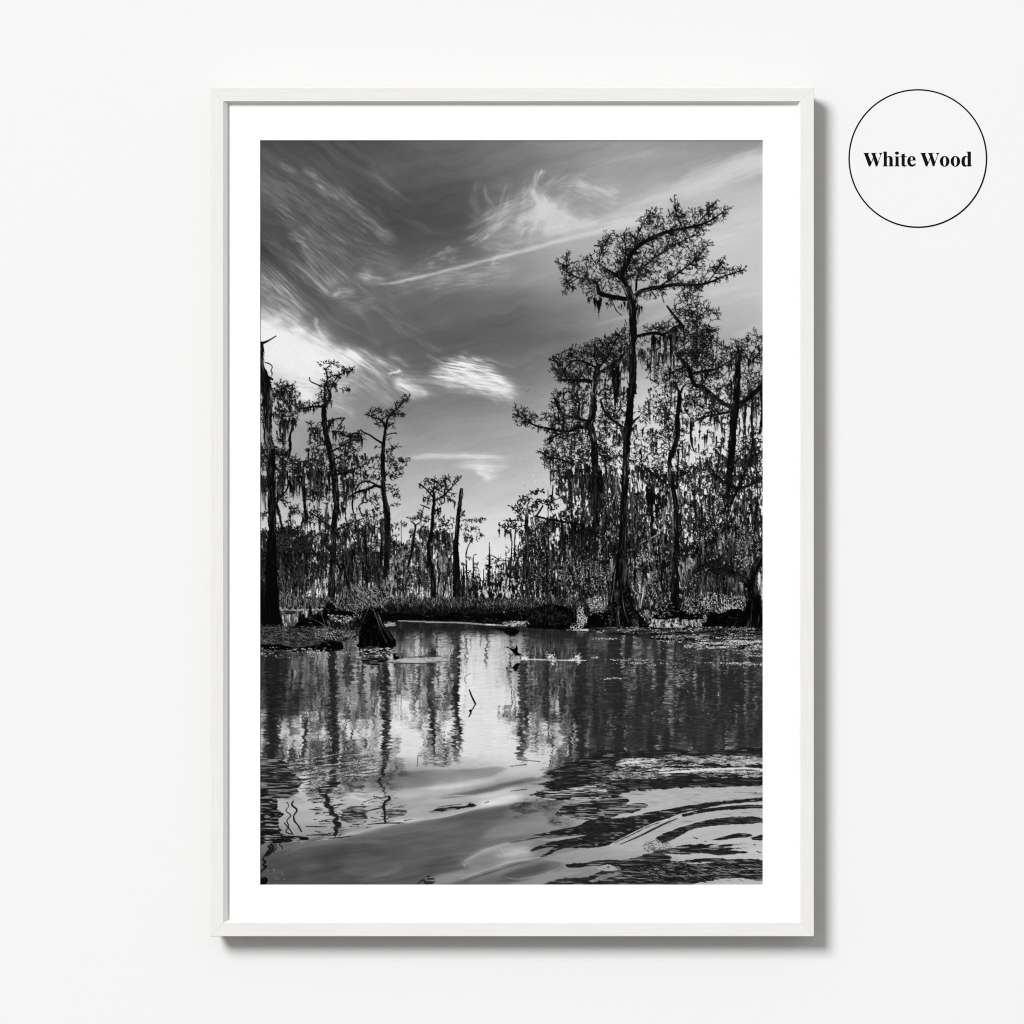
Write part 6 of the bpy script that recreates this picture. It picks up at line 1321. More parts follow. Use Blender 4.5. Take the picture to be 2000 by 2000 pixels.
def wake():
    """the boat's wake: bands of sky (this) and of dark wood (wake_dark) bent along the waves"""
    def sheet(q, p, tone, al, sd, rough=1.3):
        fill(q(p), tone, rough, (30, 3), 0, .5, .05, seed=sd, alpha=al)
    sheet(qB1, [(960, 560), (1150, 490), (1500, 430), (2200, 400), (2700, 390), (2300, 560), (1900, 600), (1500, 650), (1250, 660), (1050, 600)], .45, .6, 160)
    sheet(qB1, [(380, 560), (640, 560), (800, 600), (1000, 590), (1100, 640), (1400, 660), (1700, 620), (2200, 560), (2900, 500), (2400, 790), (2000, 900), (1600, 950), (1300, 990), (1000, 1040), (700, 1120), (420, 1200), (300, 1000), (300, 700)], .66, .45, 161, 2.5)
    sheet(qB1, [(40, 1320), (400, 1250), (650, 1160), (1000, 1110), (1400, 1010), (2000, 920), (2700, 800), (2500, 1100), (2200, 1300), (1900, 1700), (400, 1700), (0, 1660), (-20, 1400)], .33, .5, 162)
    sheet(qB2, [(-500, 640), (-100, 600), (300, 560), (560, 515), (760, 490), (860, 490), (700, 540), (560, 600), (380, 660), (100, 720), (-100, 740), (-600, 760)], .62, .6, 163)
    sheet(qB2, [(80, 722), (300, 665), (560, 630), (850, 555), (1150, 490), (1230, 530), (1000, 570), (700, 650), (450, 690), (250, 720)], .44, .85, 164)
    sheet(qB2, [(-60, 750), (250, 727), (550, 700), (900, 640), (1200, 600), (1300, 610), (1100, 700), (800, 780), (560, 830), (250, 905), (60, 948), (-200, 985), (-700, 1000), (-300, 820)], .66, .6, 165)
    sheet(qB2, [(-700, 1060), (-200, 990), (60, 955), (250, 915), (560, 835), (900, 780), (1250, 760), (1400, 900), (1450, 1000), (1250, 1070), (1000, 1130), (700, 1240), (480, 1330), (300, 1400), (0, 1500), (-300, 1560), (-900, 1500)], .42, .45, 166)
    sheet(qB2, [(600, 1150), (700, 1050), (900, 1000), (1300, 960), (1500, 1000), (1250, 1070), (960, 1130)], .54, .5, 167)
    sheet(qB2, [(380, 1425), (460, 1385), (560, 1320), (640, 1275), (850, 1215), (1000, 1190), (1200, 1160), (1150, 1250), (1200, 1320), (950, 1390), (640, 1490), (400, 1590), (200, 1650), (0, 1660), (100, 1560), (300, 1510), (450, 1470)], .57, .65, 168, 1.8)
    sheet(qB2, [(560, 1440), (640, 1370), (860, 1300), (960, 1310), (820, 1390), (640, 1450)], .5, .6, 169)
    sheet(qB2, [(380, 1610), (640, 1505), (950, 1410), (1200, 1360), (1240, 1380), (960, 1440), (700, 1530), (440, 1640)], .4, .7, 170, .8)
    sheet(qB2, [(700, 1640), (930, 1500), (1150, 1445), (1350, 1395), (1500, 1400), (1430, 1490), (1200, 1560), (950, 1620)], .38, .65, 172)
    sheet(qB2, [(1250, 1390), (1500, 1310), (1930, 1240), (2000, 1370), (1750, 1420), (1640, 1520), (1450, 1590), (1200, 1650), (900, 1650), (1200, 1580), (1440, 1500), (1480, 1430), (1350, 1385)], .6, .6, 173)
    sheet(qB1, [(1300, 1520), (1500, 1450), (1932, 1380), (2000, 1500), (1700, 1560), (1400, 1640), (1100, 1650)], .38, .5, 174)
    D = .135
    # smooth bands of sky tone
    j0 = int((1480 - PRY) * SS)
    g = np.zeros((CH - j0 + 1) // SS * PRW).reshape((CH - j0 + 1) // SS, PRW).astype(np.float32)
    X = PRX + np.arange(PRW) + .5; Y = 1480 + np.arange(g.shape[0]) + .5
    s = lambda p, w, a, sd, fr=.3: soft(g, X, Y, p, w, a, seed=sd, fray=fr, stretch=(60, 4))
    s(qB2([(0, 620), (300, 570), (560, 540), (800, 500)]), [6, 7, 7, 4], [.14, .17, .17, .08], 101)
    s(qB2([(30, 740), (120, 710), (300, 690), (600, 690), (900, 640), (1100, 600)]), [3, 3, 4, 4, 4, 3], [.1, .12, .1, .14, .16, .1], 102)
    s(qB2([(90, 715), (400, 670), (700, 610), (1000, 560), (1200, 540)]), [3, 7, 8, 8, 6], [-.04, -.1, -.11, -.1, -.08], 103)
    s(qB2([(20, 950), (250, 905), (520, 830), (800, 790), (1000, 740)]), [2.4, 2.6, 3, 3.4, 4], [.2, .17, .12, .12, .1], 104)
    s(qB2([(560, 800), (800, 730), (1080, 690)]), [5, 7, 5], .18, 105)
    s(qB2([(100, 960), (500, 900), (900, 850), (1250, 800)]), [8, 10, 10, 8], [-.06, -.07, -.05, -.03], 106)
    s(qB2([(390, 1430), (480, 1370), (640, 1280), (850, 1215), (960, 1195)]), [4, 3, 3.4, 2.4, 2], [.13, .15, .16, .14, .1], 107)
    s(qB2([(800, 1340), (950, 1310), (1120, 1290)]), [9, 10, 8], [.1, .16, .14], 108)
    s(qB2([(380, 1595), (640, 1500), (900, 1415), (1130, 1370), (1240, 1350)]), [2, 2.2, 2.4, 2.4, 2], [.18, .2, .2, .2, .14], 109)
    s(qB2([(420, 1610), (700, 1510), (950, 1440), (1120, 1400)]), [4, 5, 4, 3], -.1, 110)
    s(qB2([(460, 1640), (620, 1560), (860, 1480), (1100, 1420)]), [2, 3, 3, 2], .1, 111)
    s(qB2([(840, 1550), (1000, 1520), (1180, 1480), (1350, 1440)]), [6, 9, 9, 6], -.09, 112)
    s(qB2([(1000, 1590), (1250, 1540), (1450, 1470)]), 3, .09, 113)
    s(qB2([(0, 1480), (150, 1400), (300, 1330)]), 8, -.05, 114)
    s(qB1([(640, 1170), (1000, 1110), (1400, 1010), (1900, 930)]), [3, 3, 4, 3], [.2, .24, .12, .16], 115)
    s(qB1([(280, 1330), (600, 1220), (1000, 1180), (1500, 1180)]), [4, 5, 4, 4], [.05, .08, .06, .04], 116)
    s(qB1([(1000, 680), (1130, 720), (1250, 770)]), [2, 2, 2], .16, 117)
    s(qB1([(980, 640), (1200, 650), (1500, 690), (1900, 620)]), [4, 6, 6, 6], [.1, .06, .04, .08], 118)
    s(qB1([(1000, 530), (1300, 480), (1900, 430)]), [6, 8, 10], -.07, 119)
    s(qB1([(1100, 1600), (1400, 1530), (1530, 1470), (1450, 1410)]), 2.4, .09, 120)
    s(qB1([(600, 1390), (1000, 1300), (1700, 1290)]), [8, 10, 8], -.05, 121)
    s(qB1([(480, 1590), (560, 1480), (700, 1430)]), 5, .05, 122)
    big = np.repeat(np.repeat(g, SS, 0), SS, 1)
    cv[j0:j0 + big.shape[0]] += big[:CH - j0]


def wake_dark():
    D = .135
    # bright crests and thin dark troughs along the waves
    for q, p, tn, w_ in ((qB2, [(0, 952), (250, 907), (560, 825), (800, 785), (1060, 735)], .72, 1.3), (qB2, [(30, 745), (120, 712), (330, 690), (600, 688), (900, 640)], .7, 1.1), (qB2, [(400, 1412), (480, 1368), (640, 1278), (850, 1212), (960, 1192)], .64, 1.3), (qB2, [(440, 1470), (420, 1440), (480, 1400)], .62, 1.6),
                        (qB2, [(380, 1592), (640, 1496), (900, 1412), (1130, 1368), (1260, 1350)], .64, 1.5), (qB2, [(420, 1612), (700, 1520), (960, 1436), (1140, 1398)], .3, 1.2), (qB2, [(850, 1560), (1000, 1590), (1250, 1545), (1440, 1470), (1480, 1425)], .56, 1), (qB2, [(0, 600), (300, 560), (560, 530), (830, 495)], .68, 1.2),
                        (qB1, [(280, 1335), (560, 1225), (900, 1185), (1060, 1200), (1300, 1170)], .44, 1), (qB1, [(1000, 685), (1130, 722), (1270, 775)], .78, 1.1), (qB1, [(1080, 1600), (1300, 1560), (1480, 1500), (1530, 1470), (1450, 1415), (1300, 1380)], .42, .9), (qB1, [(640, 1180), (1000, 1112), (1400, 1012), (1932, 930)], .7, 1.2),
                        (qB2, [(820, 1250), (860, 1310), (980, 1300), (1120, 1285)], .7, 1.2), (qB1, [(460, 1500), (560, 1440), (900, 1440)], .38, .8), (qB2, [(600, 400), (760, 420), (860, 440)], .6, .8)):
        trunk(q(p), [.3, w_, .3], base=tn, streak=.04, fringe=False, wob=2)
    n = 260
    x = 505 + 225 * rng.random(n); y = 1480 + 48 * rng.random(n) - .1 * (x - 600); l = 8 + 34 * rng.random(n) ** 1.5; sl = rng.normal(-.13, .05, n)
    lines(x, y, x + l, y + l * sl, .9 + 1.1 * rng.random(n), .4, np.where(rng.random(n) < .58, .13 + .12 * rng.random(n), .6 + .25 * rng.random(n)), .85)
    # dark reaches of reflected wood
    def dark(q, p, mott=.12, mt=.5, rough=1.8, sd=1, tone=.15, ms=(22, 1.5), rs=(11, 2.6)):
        fill(q(p), tone, rough, rs, mott, mt, .07, seed=sd, ms=ms)
    dark(qB3, [(160, 170), (420, 210), (800, 190), (1300, 215), (1900, 180), (1900, 580), (1200, 600), (700, 622), (420, 655), (200, 705), (-40, 735), (-180, 700), (-440, 715), (-330, 640), (-520, 570), (-360, 510), (-470, 440), (-250, 370), (-300, 330), (-60, 300)], .2, .4, 4.5, 131, ms=(24, 1.5))
    dark(qB2, [(1100, 690), (1250, 640), (1400, 625), (1700, 590), (1930, 560), (1930, 700), (1600, 740), (1300, 725), (1180, 690)], .45, .72, 2.4, 132, ms=(26, 1.4))
    # bright broken ripples across the dark
    for x0, y0, x1, y1, n, t, sl in ((320, 290, 780, 380, 330, (.45, .85), -.03), (780, 260, 1200, 370, 280, (.4, .8), -.02), (1200, 260, 1880, 340, 260, (.4, .82), -.03), (1580, 320, 1880, 380, 190, (.5, .88), .03), (330, 400, 800, 500, 260, (.38, .8), -.05), (800, 390, 1880, 440, 330, (.5, .92), -.02), (1180, 450, 1880, 490, 150, (.4, .8), .0),
                                     (200, 430, 360, 520, 70, (.4, .75), .0), (0, 300, 300, 700, 150, (.35, .6), 0.)):
        a = qB3([(x0, y0)])[0]; b = qB3([(x1, y1)])[0]
        specks(a[0], a[1], b[0], b[1], int(n * 1.5), t, (3, 13), sl, .09, lambda x, y: np.clip(2.2 * fbm(x, y, 46, 3.4, 171, 2) - .62, 0, 1), wd=(.5, 1.4))
    trunk(qB3([(760, 440), (1000, 430), (1300, 408), (1650, 395), (1880, 405)]), [1, 3.4, 2.6, 3.2, 2], base=.82, streak=.1)
    trunk(qB3([(330, 345), (420, 330), (560, 320), (780, 300)]), [2, 3.4, 2, 1], base=.75, streak=.1)
    # pale sheet, then the dark bends
    fill(qB3([(420, 690), (560, 650), (760, 632), (1200, 610), (1880, 588), (1900, 700), (1600, 728), (1380, 752), (1100, 790), (850, 815), (640, 770), (520, 740)]), .67, 1.6, (16, 2.4), .1, .55, .05, seed=133, ms=(40, 3))
    dark(qB3, [(-300, 790), (0, 745), (180, 715), (300, 690), (430, 720), (420, 780), (560, 770), (650, 800), (480, 870), (300, 900), (180, 960), (60, 950), (0, 960), (-160, 930), (-320, 880)], .5, .55, 2.6, 134, ms=(26, 1.4))
    dark(qB3, [(-620, 1120), (-400, 1075), (-150, 1020), (0, 960), (120, 930), (300, 935), (520, 900), (720, 855), (900, 825), (1100, 790), (1400, 752), (1880, 712), (1900, 742), (1500, 782), (1260, 826), (1000, 880), (820, 950), (600, 1050), (400, 1145), (220, 1225), (0, 1252), (-280, 1260), (-420, 1330), (-520, 1350), (-380, 1240), (-620, 1290), (-560, 1240), (-340, 1170), (-200, 1120)], .13, .5, 1.5, 135, ms=(16, 1.8))
    fill(qB3([(-560, 1165), (-380, 1150), (-150, 1120), (-20, 1112), (-160, 1145), (-400, 1180)]), .6, 1, (9, 2), .0, seed=150)
    dark(qB3, [(1000, 890), (1250, 832), (1400, 812), (1600, 795), (1880, 788), (1900, 822), (1650, 838), (1400, 850), (1150, 890), (1020, 920)], .06, .5, 1, 136)
    fill(qB3([(180, 1235), (420, 1150), (620, 1060), (820, 965), (980, 925), (1200, 885), (1420, 855), (1880, 826), (1900, 930), (1700, 905), (1420, 925), (1180, 965), (980, 1020), (820, 1085), (710, 1150), (640, 1230), (500, 1290), (330, 1260)]), .67, 1.1, (14, 2), .06, .55, .03, seed=137, ms=(40, 3))
    trunk(qB3([(230, 1215), (480, 1090), (700, 990), (860, 940)]), [.8, 1.4, 1.8, .8], base=.7); trunk(qB3([(340, 1215), (560, 1120), (780, 1010), (960, 935)]), [.8, 3, 3.4, 1], base=D + .02)
    dark(qB3, [(715, 1145), (850, 1080), (1050, 1010), (1250, 960), (1500, 922), (1750, 915), (1900, 945), (1900, 975), (1600, 1000), (1300, 1020), (1100, 1060), (950, 1140), (800, 1197)], .24, .4, 1.5, 138, ms=(20, 1.2))
    dark(qB3, [(1310, 1172), (1480, 1125), (1620, 1095), (1770, 1110), (1720, 1138), (1560, 1150), (1440, 1168)], .12, .5, 1, 139); dark(qB3, [(1750, 1140), (1890, 1108), (1890, 1165), (1780, 1165)], .1, .5, 1, 140)
    dark(qB3, [(690, 1295), (900, 1250), (1080, 1215), (1380, 1212), (1290, 1240), (1500, 1215), (1720, 1208), (1470, 1245), (1730, 1252), (1520, 1270), (1715, 1302), (1420, 1332), (1200, 1312), (1000, 1322), (760, 1315)], .28, .55, 2, 141, ms=(20, 1.5))
    dark(qB3, [(-500, 1640), (-300, 1590), (-60, 1570), (0, 1560), (140, 1490), (60, 1440), (-180, 1480), (-240, 1430), (0, 1405), (150, 1385), (450, 1370), (620, 1320), (720, 1300), (880, 1345), (1000, 1390), (1200, 1372), (1500, 1372), (1890, 1392), (1890, 1600), (1600, 1575), (1400, 1590), (1100, 1645), (600, 1660), (0, 1660)], .3, .48, 2.6, 142, ms=(30, 1.5))
    fill(qB3([(880, 1370), (930, 1340), (1000, 1370), (960, 1410), (900, 1410)]), .66, 1, (6, 3), seed=143); fill(qB3([(1010, 1418), (1300, 1402), (1350, 1410), (1150, 1428)]), .66, .8, seed=144)
    fill(qB3([(70, 1465), (200, 1432), (300, 1460), (340, 1490), (200, 1500), (120, 1490)]), .62, 1, (6, 3), .1, .2, seed=145); fill(qB3([(0, 1615), (160, 1545), (310, 1515), (360, 1530), (200, 1580), (60, 1620)]), .5, 1, (9, 3), .15, .3, seed=146)
    specks(*qB3([(600, 1180)])[0], *qB3([(860, 1310)])[0], 150, (.2, .4), (2, 6), -.6, .5, wd=(.5, .9))
    specks(*qB3([(420, 1400)])[0], *qB3([(1880, 1600)])[0], 200, (.3, .6), (4, 15), .18, .14, wd=(.6, 1.4)); specks(*qB3([(420, 1400)])[0], *qB3([(1500, 1620)])[0], 160, (.08, .14), (5, 20), .14, .12, wd=(.8, 1.8))
    for p in ([(1130, 1140), (1180, 1155)], [(1250, 1185), (1270, 1180)], [(1815, 1290), (1860, 1305)], [(1775, 1218), (1805, 1218)], [(1790, 660), (1810, 655)]):
        trunk(qB3(p), [1.2, .9], base=D)
    # drifting scraps
    dark(qB2, [(40, 865), (140, 830), (300, 805), (450, 795), (480, 765), (560, 800), (420, 825), (250, 850), (90, 875)], .3, .55, 1.2, 147); trunk(qB2([(130, 815), (300, 790), (400, 785)]), [.8, 1.4, .6], base=.25)
    for p in ([(640, 770), (690, 752)], [(920, 640), (1100, 618)], [(960, 770), (1080, 765)], [(920, 372), (1100, 352)], [(1000, 300), (1240, 320)], [(1150, 565), (1300, 560)], [(930, 1195), (1100, 1160), (1300, 1130)], [(1400, 910), (1480, 905)], [(1410, 975), (1480, 980)]):
        trunk(qB2(p), [.7, 2.2, 1], base=.17)
    dark(qB2, [(1380, 915), (1500, 830), (1650, 795), (1760, 800), (1900, 850), (1930, 950), (1760, 950), (1600, 915), (1500, 900)], .4, .55, 2.2, 148, ms=(22, 1.4))
    dark(qB2, [(-20, 1640), (40, 1560), (100, 1600), (60, 1650)], .4, .5, 2, 149); trunk(qB1([(1740, 1640), (1800, 1600), (1860, 1640)]), [2, 4, 2], base=.16)
    # the left-hand trees drawn out along the ripples
    dark(qB1, [(-60, 260), (230, 290), (420, 450), (480, 560), (400, 690), (240, 720), (190, 800), (-60, 900)], .4, .5, 3.4, 180, ms=(24, 1.5))
    dark(qB1, [(-60, 660), (200, 700), (230, 840), (290, 880), (240, 960), (260, 1060), (300, 1110), (430, 1120), (560, 1150), (480, 1195), (300, 1200), (120, 1200), (-60, 1205)], .3, .55, 2.6, 181, ms=(18, 1.7), tone=.11)
    for p, w_ in (([(330, 760), (350, 800), (320, 850), (370, 900), (330, 960), (350, 1020), (320, 1080), (400, 1110)], 1.4), ([(400, 745), (385, 790), (440, 845), (405, 900), (410, 960), (450, 1010), (490, 1080)], 2.8), ([(300, 980), (350, 1040), (390, 1100)], 2),
                  ([(700, 590), (690, 640), (740, 690), (780, 740), (750, 790), (820, 830), (800, 870), (880, 920), (840, 970), (900, 1000), (850, 1040), (870, 1080), (840, 1120)], 7), ([(1420, 690), (1440, 720), (1390, 760), (1375, 820), (1390, 870), (1385, 930), (1395, 985)], 4.6)):
        trunk(qB1(p), [w_ * .8, w_, w_ * 1.1, w_], base=.12, streak=.05, fringe=False, wob=2.2)
    dark(qB1, [(930, 850), (1030, 800), (1160, 790), (1190, 860), (1180, 960), (1080, 1010), (960, 980), (900, 920)], .52, .6, 4, 182, ms=(22, 1.4), tone=.2)
    dark(qB1, [(680, 580), (760, 560), (900, 530), (880, 590), (780, 620), (820, 650), (700, 690)], .34, .62, 3, 183, ms=(22, 1.4))
    dark(qB1, [(1400, 840), (1520, 830), (1640, 870), (1540, 910), (1420, 930)], .5, .55, 3, 184, ms=(22, 1.3), tone=.28)
    n = 150
    bx = rng.choice([0, 1, 2], n, p=[.6, .25, .15])
    yv = np.where(bx == 0, 560 + 580 * rng.random(n), np.where(bx == 1, 680 + 310 * rng.random(n), 480 + 200 * rng.random(n)))
    xv = np.where(bx == 0, np.interp(yv, [560, 740, 860, 940, 1120], [700, 770, 800, 870, 850]) + 110 * rng.normal(0, 1, n), np.where(bx == 1, 1390 + 90 * rng.normal(0, 1, n), 500 + 240 * rng.normal(0, 1, n)))
    q_ = qB1(np.stack([xv, yv], 1)); l = 5 + 16 * rng.random(n); sl = rng.normal(-.08, .12, n)
    lines(q_[:, 0] - l / 2, q_[:, 1] - l / 2 * sl, q_[:, 0] + l / 2, q_[:, 1] + l / 2 * sl, .8 + 1.2 * rng.random(n), .5, .12 + .12 * rng.random(n))
    for p in ([(570, 835), (640, 838), (720, 830)], [(540, 1118), (700, 1110), (860, 1120)], [(1180, 860), (1300, 830), (1380, 820)], [(530, 1020), (640, 1022), (760, 1026)], [(700, 960), (820, 940)], [(1200, 1000), (1390, 985), (1600, 985)], [(780, 1150), (900, 1140), (1020, 1125)]):
        trunk(qB1(p), [.8, 2.2, .8], base=.15, fringe=False)
    # far left foot: the thin tip of the reflected branch
    trunk(qB1([(150, 1210), (180, 1250), (130, 1310), (90, 1340), (70, 1385), (100, 1400), (70, 1440), (105, 1455), (60, 1500), (45, 1520)]), [14, 15, 8, 2.4, 1.6, 4, 2, 4, 2.4, 1], base=.07); trunk(qB1([(245, 1215), (270, 1235), (285, 1265)]), [1.4, 1.8, 1.4], base=.1)
    fill(qB1([(40, 1560), (100, 1570), (110, 1640), (40, 1650)]), .06, 1.5, (4, 4), .1, .3, seed=151)
    specks(*qB1([(90, 1500)])[0], *qB1([(340, 1640)])[0], 12, (.4, .65), (1.5, 4), .2, .4)


def paint_print():
    paint_sky()
    sky = cv.copy()
    ground(); far_trees(); left_wood(); mid_wood(); right_wood(); shore(); boles()
    water(sky)
    wake_dark()
    waterside()
    a = cv.reshape(PRH, SS, PRW, SS).mean((1, 3))
    a = a - .026 * np.sin(2 * np.pi * np.clip(a, 0, 1))
    a = np.clip(a + rng.normal(0, .009, a.shape), .012, .985)
    return a


# the sheet: one fine flat mesh whose points carry the printed tones
tones = paint_print()
def lin(v): return np.where(v <= .04045, v / 12.92, ((v + .055) / 1.055) ** 2.4)
alb = np.clip(lin(tones) * PRINT_GAIN, 0, .92).astype(np.float32)
PAD = 10                                      # paper that runs on under the mat
nx_, ny_ = PRW, PRH
gx = PRX + np.arange(nx_) + .5; gy = PRY + np.arange(ny_) + .5
gx[0] -= PAD; gx[-1] += PAD; gy[0] -= PAD; gy[-1] += PAD
lx = (gx - 1000.0) * PX - FX; lz = (1000.0 - gy) * PX - FZ
PY_ = MATY + TH + .0002
co = np.empty((ny_, nx_, 3), np.float32); co[..., 0] = lx[None, :]; co[..., 1] = PY_; co[..., 2] = lz[:, None]
me = bpy.data.meshes.new('print')
nv = nx_ * ny_; nf = (nx_ - 1) * (ny_ - 1)
me.vertices.add(nv); me.vertices.foreach_set('co', co.reshape(-1))
idx = (np.arange(ny_ - 1)[:, None] * nx_ + np.arange(nx_ - 1)[None, :]).reshape(-1)
quads = np.stack([idx, idx + nx_, idx + nx_ + 1, idx + 1], 1).astype(np.int32)
me.loops.add(nf * 4); me.loops.foreach_set('vertex_index', quads.reshape(-1))
me.polygons.add(nf); me.polygons.foreach_set('loop_start', np.arange(nf, dtype=np.int32) * 4)
me.update(calc_edges=True)
at = me.color_attributes.new('ink', 'FLOAT_COLOR', 'POINT')
rgba = np.ones((nv, 4), np.float32); rgba[:, :3] = alb.reshape(-1, 1); at.data.foreach_set('color', rgba.reshape(-1))
mprint = material('photographic_paper', (.5, .5, .5), 1.0, .0)
an = mprint.node_tree.nodes.new('ShaderNodeAttribute'); an.attribute_name = 'ink'
mprint.node_tree.links.new(an.outputs['Color'], mprint.node_tree.nodes['Principled BSDF'].inputs['Base Color'])
link('photograph_print', me, mprint, frame)


# ----------------------------------------------------------------------
# THE ROUND LABEL ON THE WALL
# ----------------------------------------------------------------------
LCX, LCZ = wx(1792.6), wz(309.6)
K = (6.0) / (6.0 - FRONT)                     # the wall lies a little behind the front of the frame
LR = 135.5 * PX * K; LW = 2.8 * PX * K
LOX, LOZ = LCX * K, LCZ * K
disc = empty('round_label', (LOX, 0, LOZ), 'round white wall label with thin black outline and bold lettering, right of the frame', 'label')
NSEG = 256
mlab = material('label_card', (.80,) * 3, .95, .05)
mink = material('black_ink', (.004, .004, .004), .8, .05)
def disc_bm(r0, r1, y0, y1):
    bm = bmesh.new(); R = []
    for (r, y) in ((r1, y1), (r1, y0), (r0, y0), (r0, y1)) if r0 > 0 else ((r1, y1), (r1, y0)):
        R.append([bm.verts.new((r * math.cos(2 * math.pi * i / NSEG), y, r * math.sin(2 * math.pi * i / NSEG))) for i in range(NSEG)])
    for k in range(len(R) if r0 > 0 else 1):
        A, B = R[k], R[(k + 1) % len(R)]
        for i in range(NSEG):
            bm.faces.new((A[i], A[(i + 1) % NSEG], B[(i + 1) % NSEG], B[i]))
    if r0 <= 0:
        bm.faces.new(R[0]); bm.faces.new(list(reversed(R[1])))
    return bm
obj('label_card', disc_bm(0, LR - LW * .5, -.0003, -.00002), mlab, disc)
obj('outline_ring', disc_bm(LR - LW, LR, -.00038, -.00002), mink, disc)

# lettering: outlines measured from the photograph (u right, v down, 1932 units across 320 px)
def arc(cx, cy, rx, ry, a0, a1, n=14):
    return [(cx + rx * math.cos(math.radians(a0 + (a1 - a0) * i / n)), cy + ry * math.sin(math.radians(a0 + (a1 - a0) * i / n))) for i in range(n + 1)]

def glyph_W(x):
    return [[(x, 898), (x + 66, 898), (x + 66, 903), (x + 59, 906), (x + 57, 914), (x + 60, 926), (x + 93, 1008), (x + 115, 950), (x + 103, 918), (x + 98, 906), (x + 89, 903), (x + 89, 898), (x + 155, 898), (x + 155, 903), (x + 143, 905), (x + 141, 914), (x + 144, 926), (x + 172, 1006), (x + 198, 934), (x + 199, 916), (x + 194, 907), (x + 182, 903), (x + 182, 898), (x + 224, 898), (x + 224, 903), (x + 215, 908), (x + 206, 922), (x + 164, 1056), (x + 146, 1056), (x + 118, 964), (x + 82, 1056), (x + 64, 1056), (x + 14, 918), (x + 9, 906), (x, 903)]]

def serif(x0, x1, y, up):
    return [(x0, y), (x1, y)]

def glyph_h(x):
    return [[(x, 884), (x + 46, 882), (x + 46, 950)] + [(x + 52, 942), (x + 62, 936), (x + 76, 934), (x + 92, 937), (x + 104, 944), (x + 112, 956), (x + 115, 972), (x + 115, 1036), (x + 118, 1046), (x + 126, 1050), (x + 126, 1056), (x + 68, 1056), (x + 68, 1050), (x + 76, 1046), (x + 78, 1036), (x + 78, 966), (x + 76, 954), (x + 70, 948), (x + 62, 947), (x + 53, 951), (x + 46, 960), (x + 46, 1036), (x + 49, 1046), (x + 57, 1050), (x + 57, 1056), (x, 1056), (x, 1050), (x + 8, 1046), (x + 11, 1036), (x + 11, 902), (x + 8, 893), (x, 890)]]

def glyph_i(x):
    return [arc(x + 28, 900, 23, 18, 0, 360, 28)[:-1],
            [(x, 940), (x + 47, 938), (x + 47, 1036), (x + 50, 1046), (x + 59, 1050), (x + 59, 1056), (x, 1056), (x, 1050), (x + 9, 1046), (x + 12, 1036), (x + 12, 958), (x + 9, 948), (x, 945)]]

def glyph_t(x):
    return [[(x, 938), (x + 16, 938), (x + 16, 914), (x + 52, 905), (x + 52, 938), (x + 76, 938), (x + 76, 945), (x + 52, 945), (x + 52, 1030), (x + 54, 1041), (x + 60, 1046), (x + 68, 1043), (x + 74, 1037), (x + 78, 1041), (x + 72, 1050), (x + 60, 1057), (x + 44, 1060), (x + 28, 1056), (x + 19, 1047), (x + 16, 1032), (x + 16, 945), (x, 945)]]

def glyph_e(x):
    outer = [(x + 100, 1026), (x + 96, 1036), (x + 88, 1047), (x + 76, 1055), (x + 56, 1060), (x + 34, 1056), (x + 16, 1044), (x + 4, 1024), (x, 998), (x + 4, 972), (x + 16, 951), (x + 34, 938), (x + 54, 934), (x + 74, 938), (x + 89, 949), (x + 97, 966), (x + 99, 986), (x + 38, 988), (x + 38, 1004), (x + 42, 1022), (x + 52, 1033), (x + 66, 1036), (x + 80, 1032), (x + 90, 1022), (x + 94, 1018)]
    hole = [(x + 38, 981), (x + 66, 979), (x + 65, 958), (x + 60, 945), (x + 53, 941), (x + 45, 946), (x + 40, 960)]
    return [outer, hole]

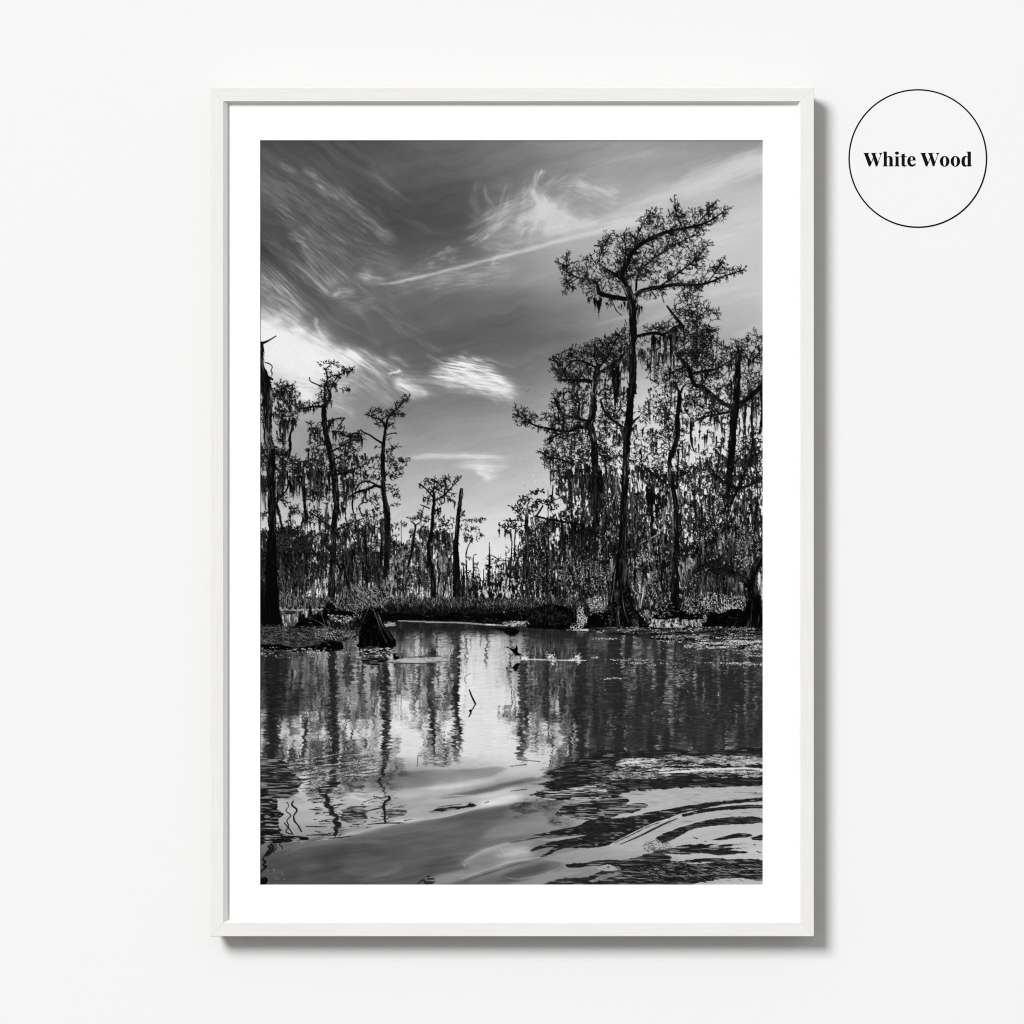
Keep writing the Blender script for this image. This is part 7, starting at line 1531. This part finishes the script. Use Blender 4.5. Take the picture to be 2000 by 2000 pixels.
def glyph_o(x):
    return [arc(x + 56, 997, 56, 63, 0, 360, 44)[:-1], arc(x + 56, 997, 19, 55, 0, 360, 40)[:-1]]

def glyph_d(x):
    outer = [(x + 62, 884), (x + 111, 882), (x + 111, 1032), (x + 114, 1044), (x + 123, 1050), (x + 123, 1055), (x + 74, 1058), (x + 74, 1044), (x + 66, 1053), (x + 54, 1059), (x + 40, 1060), (x + 22, 1055), (x + 9, 1042), (x + 2, 1022), (x, 998), (x + 3, 972), (x + 13, 951), (x + 28, 938), (x + 46, 934), (x + 62, 937), (x + 74, 944), (x + 74, 904), (x + 71, 894), (x + 62, 890)]
    hole = [(x + 74, 956), (x + 66, 947), (x + 57, 944), (x + 48, 950), (x + 41, 968), (x + 39, 996), (x + 41, 1024), (x + 48, 1041), (x + 57, 1046), (x + 66, 1043), (x + 74, 1034)]
    return [outer, hole]

def lettering(glyphs):
    cu = bpy.data.curves.new('lettering', 'CURVE'); cu.dimensions = '2D'; cu.fill_mode = 'BOTH'; cu.extrude = .00005; cu.offset = .00007
    f = 320.0 / 1932.0
    for ol in glyphs:
        sp = cu.splines.new('POLY'); sp.points.add(len(ol) - 1); sp.use_cyclic_u = True
        for p, (u, v) in zip(sp.points, ol):
            X = (1640 + u * f - 1792.6) * PX * K; Z = (309.6 - (150 + v * f)) * PX * K
            p.co = (X, Z, 0, 1)
    tmp = bpy.data.objects.new('tmp', cu); sc.collection.objects.link(tmp)
    bpy.context.view_layer.update()
    me = bpy.data.meshes.new_from_object(tmp.evaluated_get(bpy.context.evaluated_depsgraph_get()))
    bpy.data.objects.remove(tmp); bpy.data.curves.remove(cu)
    for v in me.vertices:
        x, y, z = v.co; v.co = (x, -.00036 - z, y)
    me.name = 'lettering'
    return me

GL = glyph_W(279) + glyph_h(509) + glyph_i(647) + glyph_t(714) + glyph_e(796) + glyph_W(951) + glyph_o(1181) + glyph_o(1308) + glyph_d(1435)
me = lettering(GL)
me.materials.clear()
link('lettering', me, mink, disc)
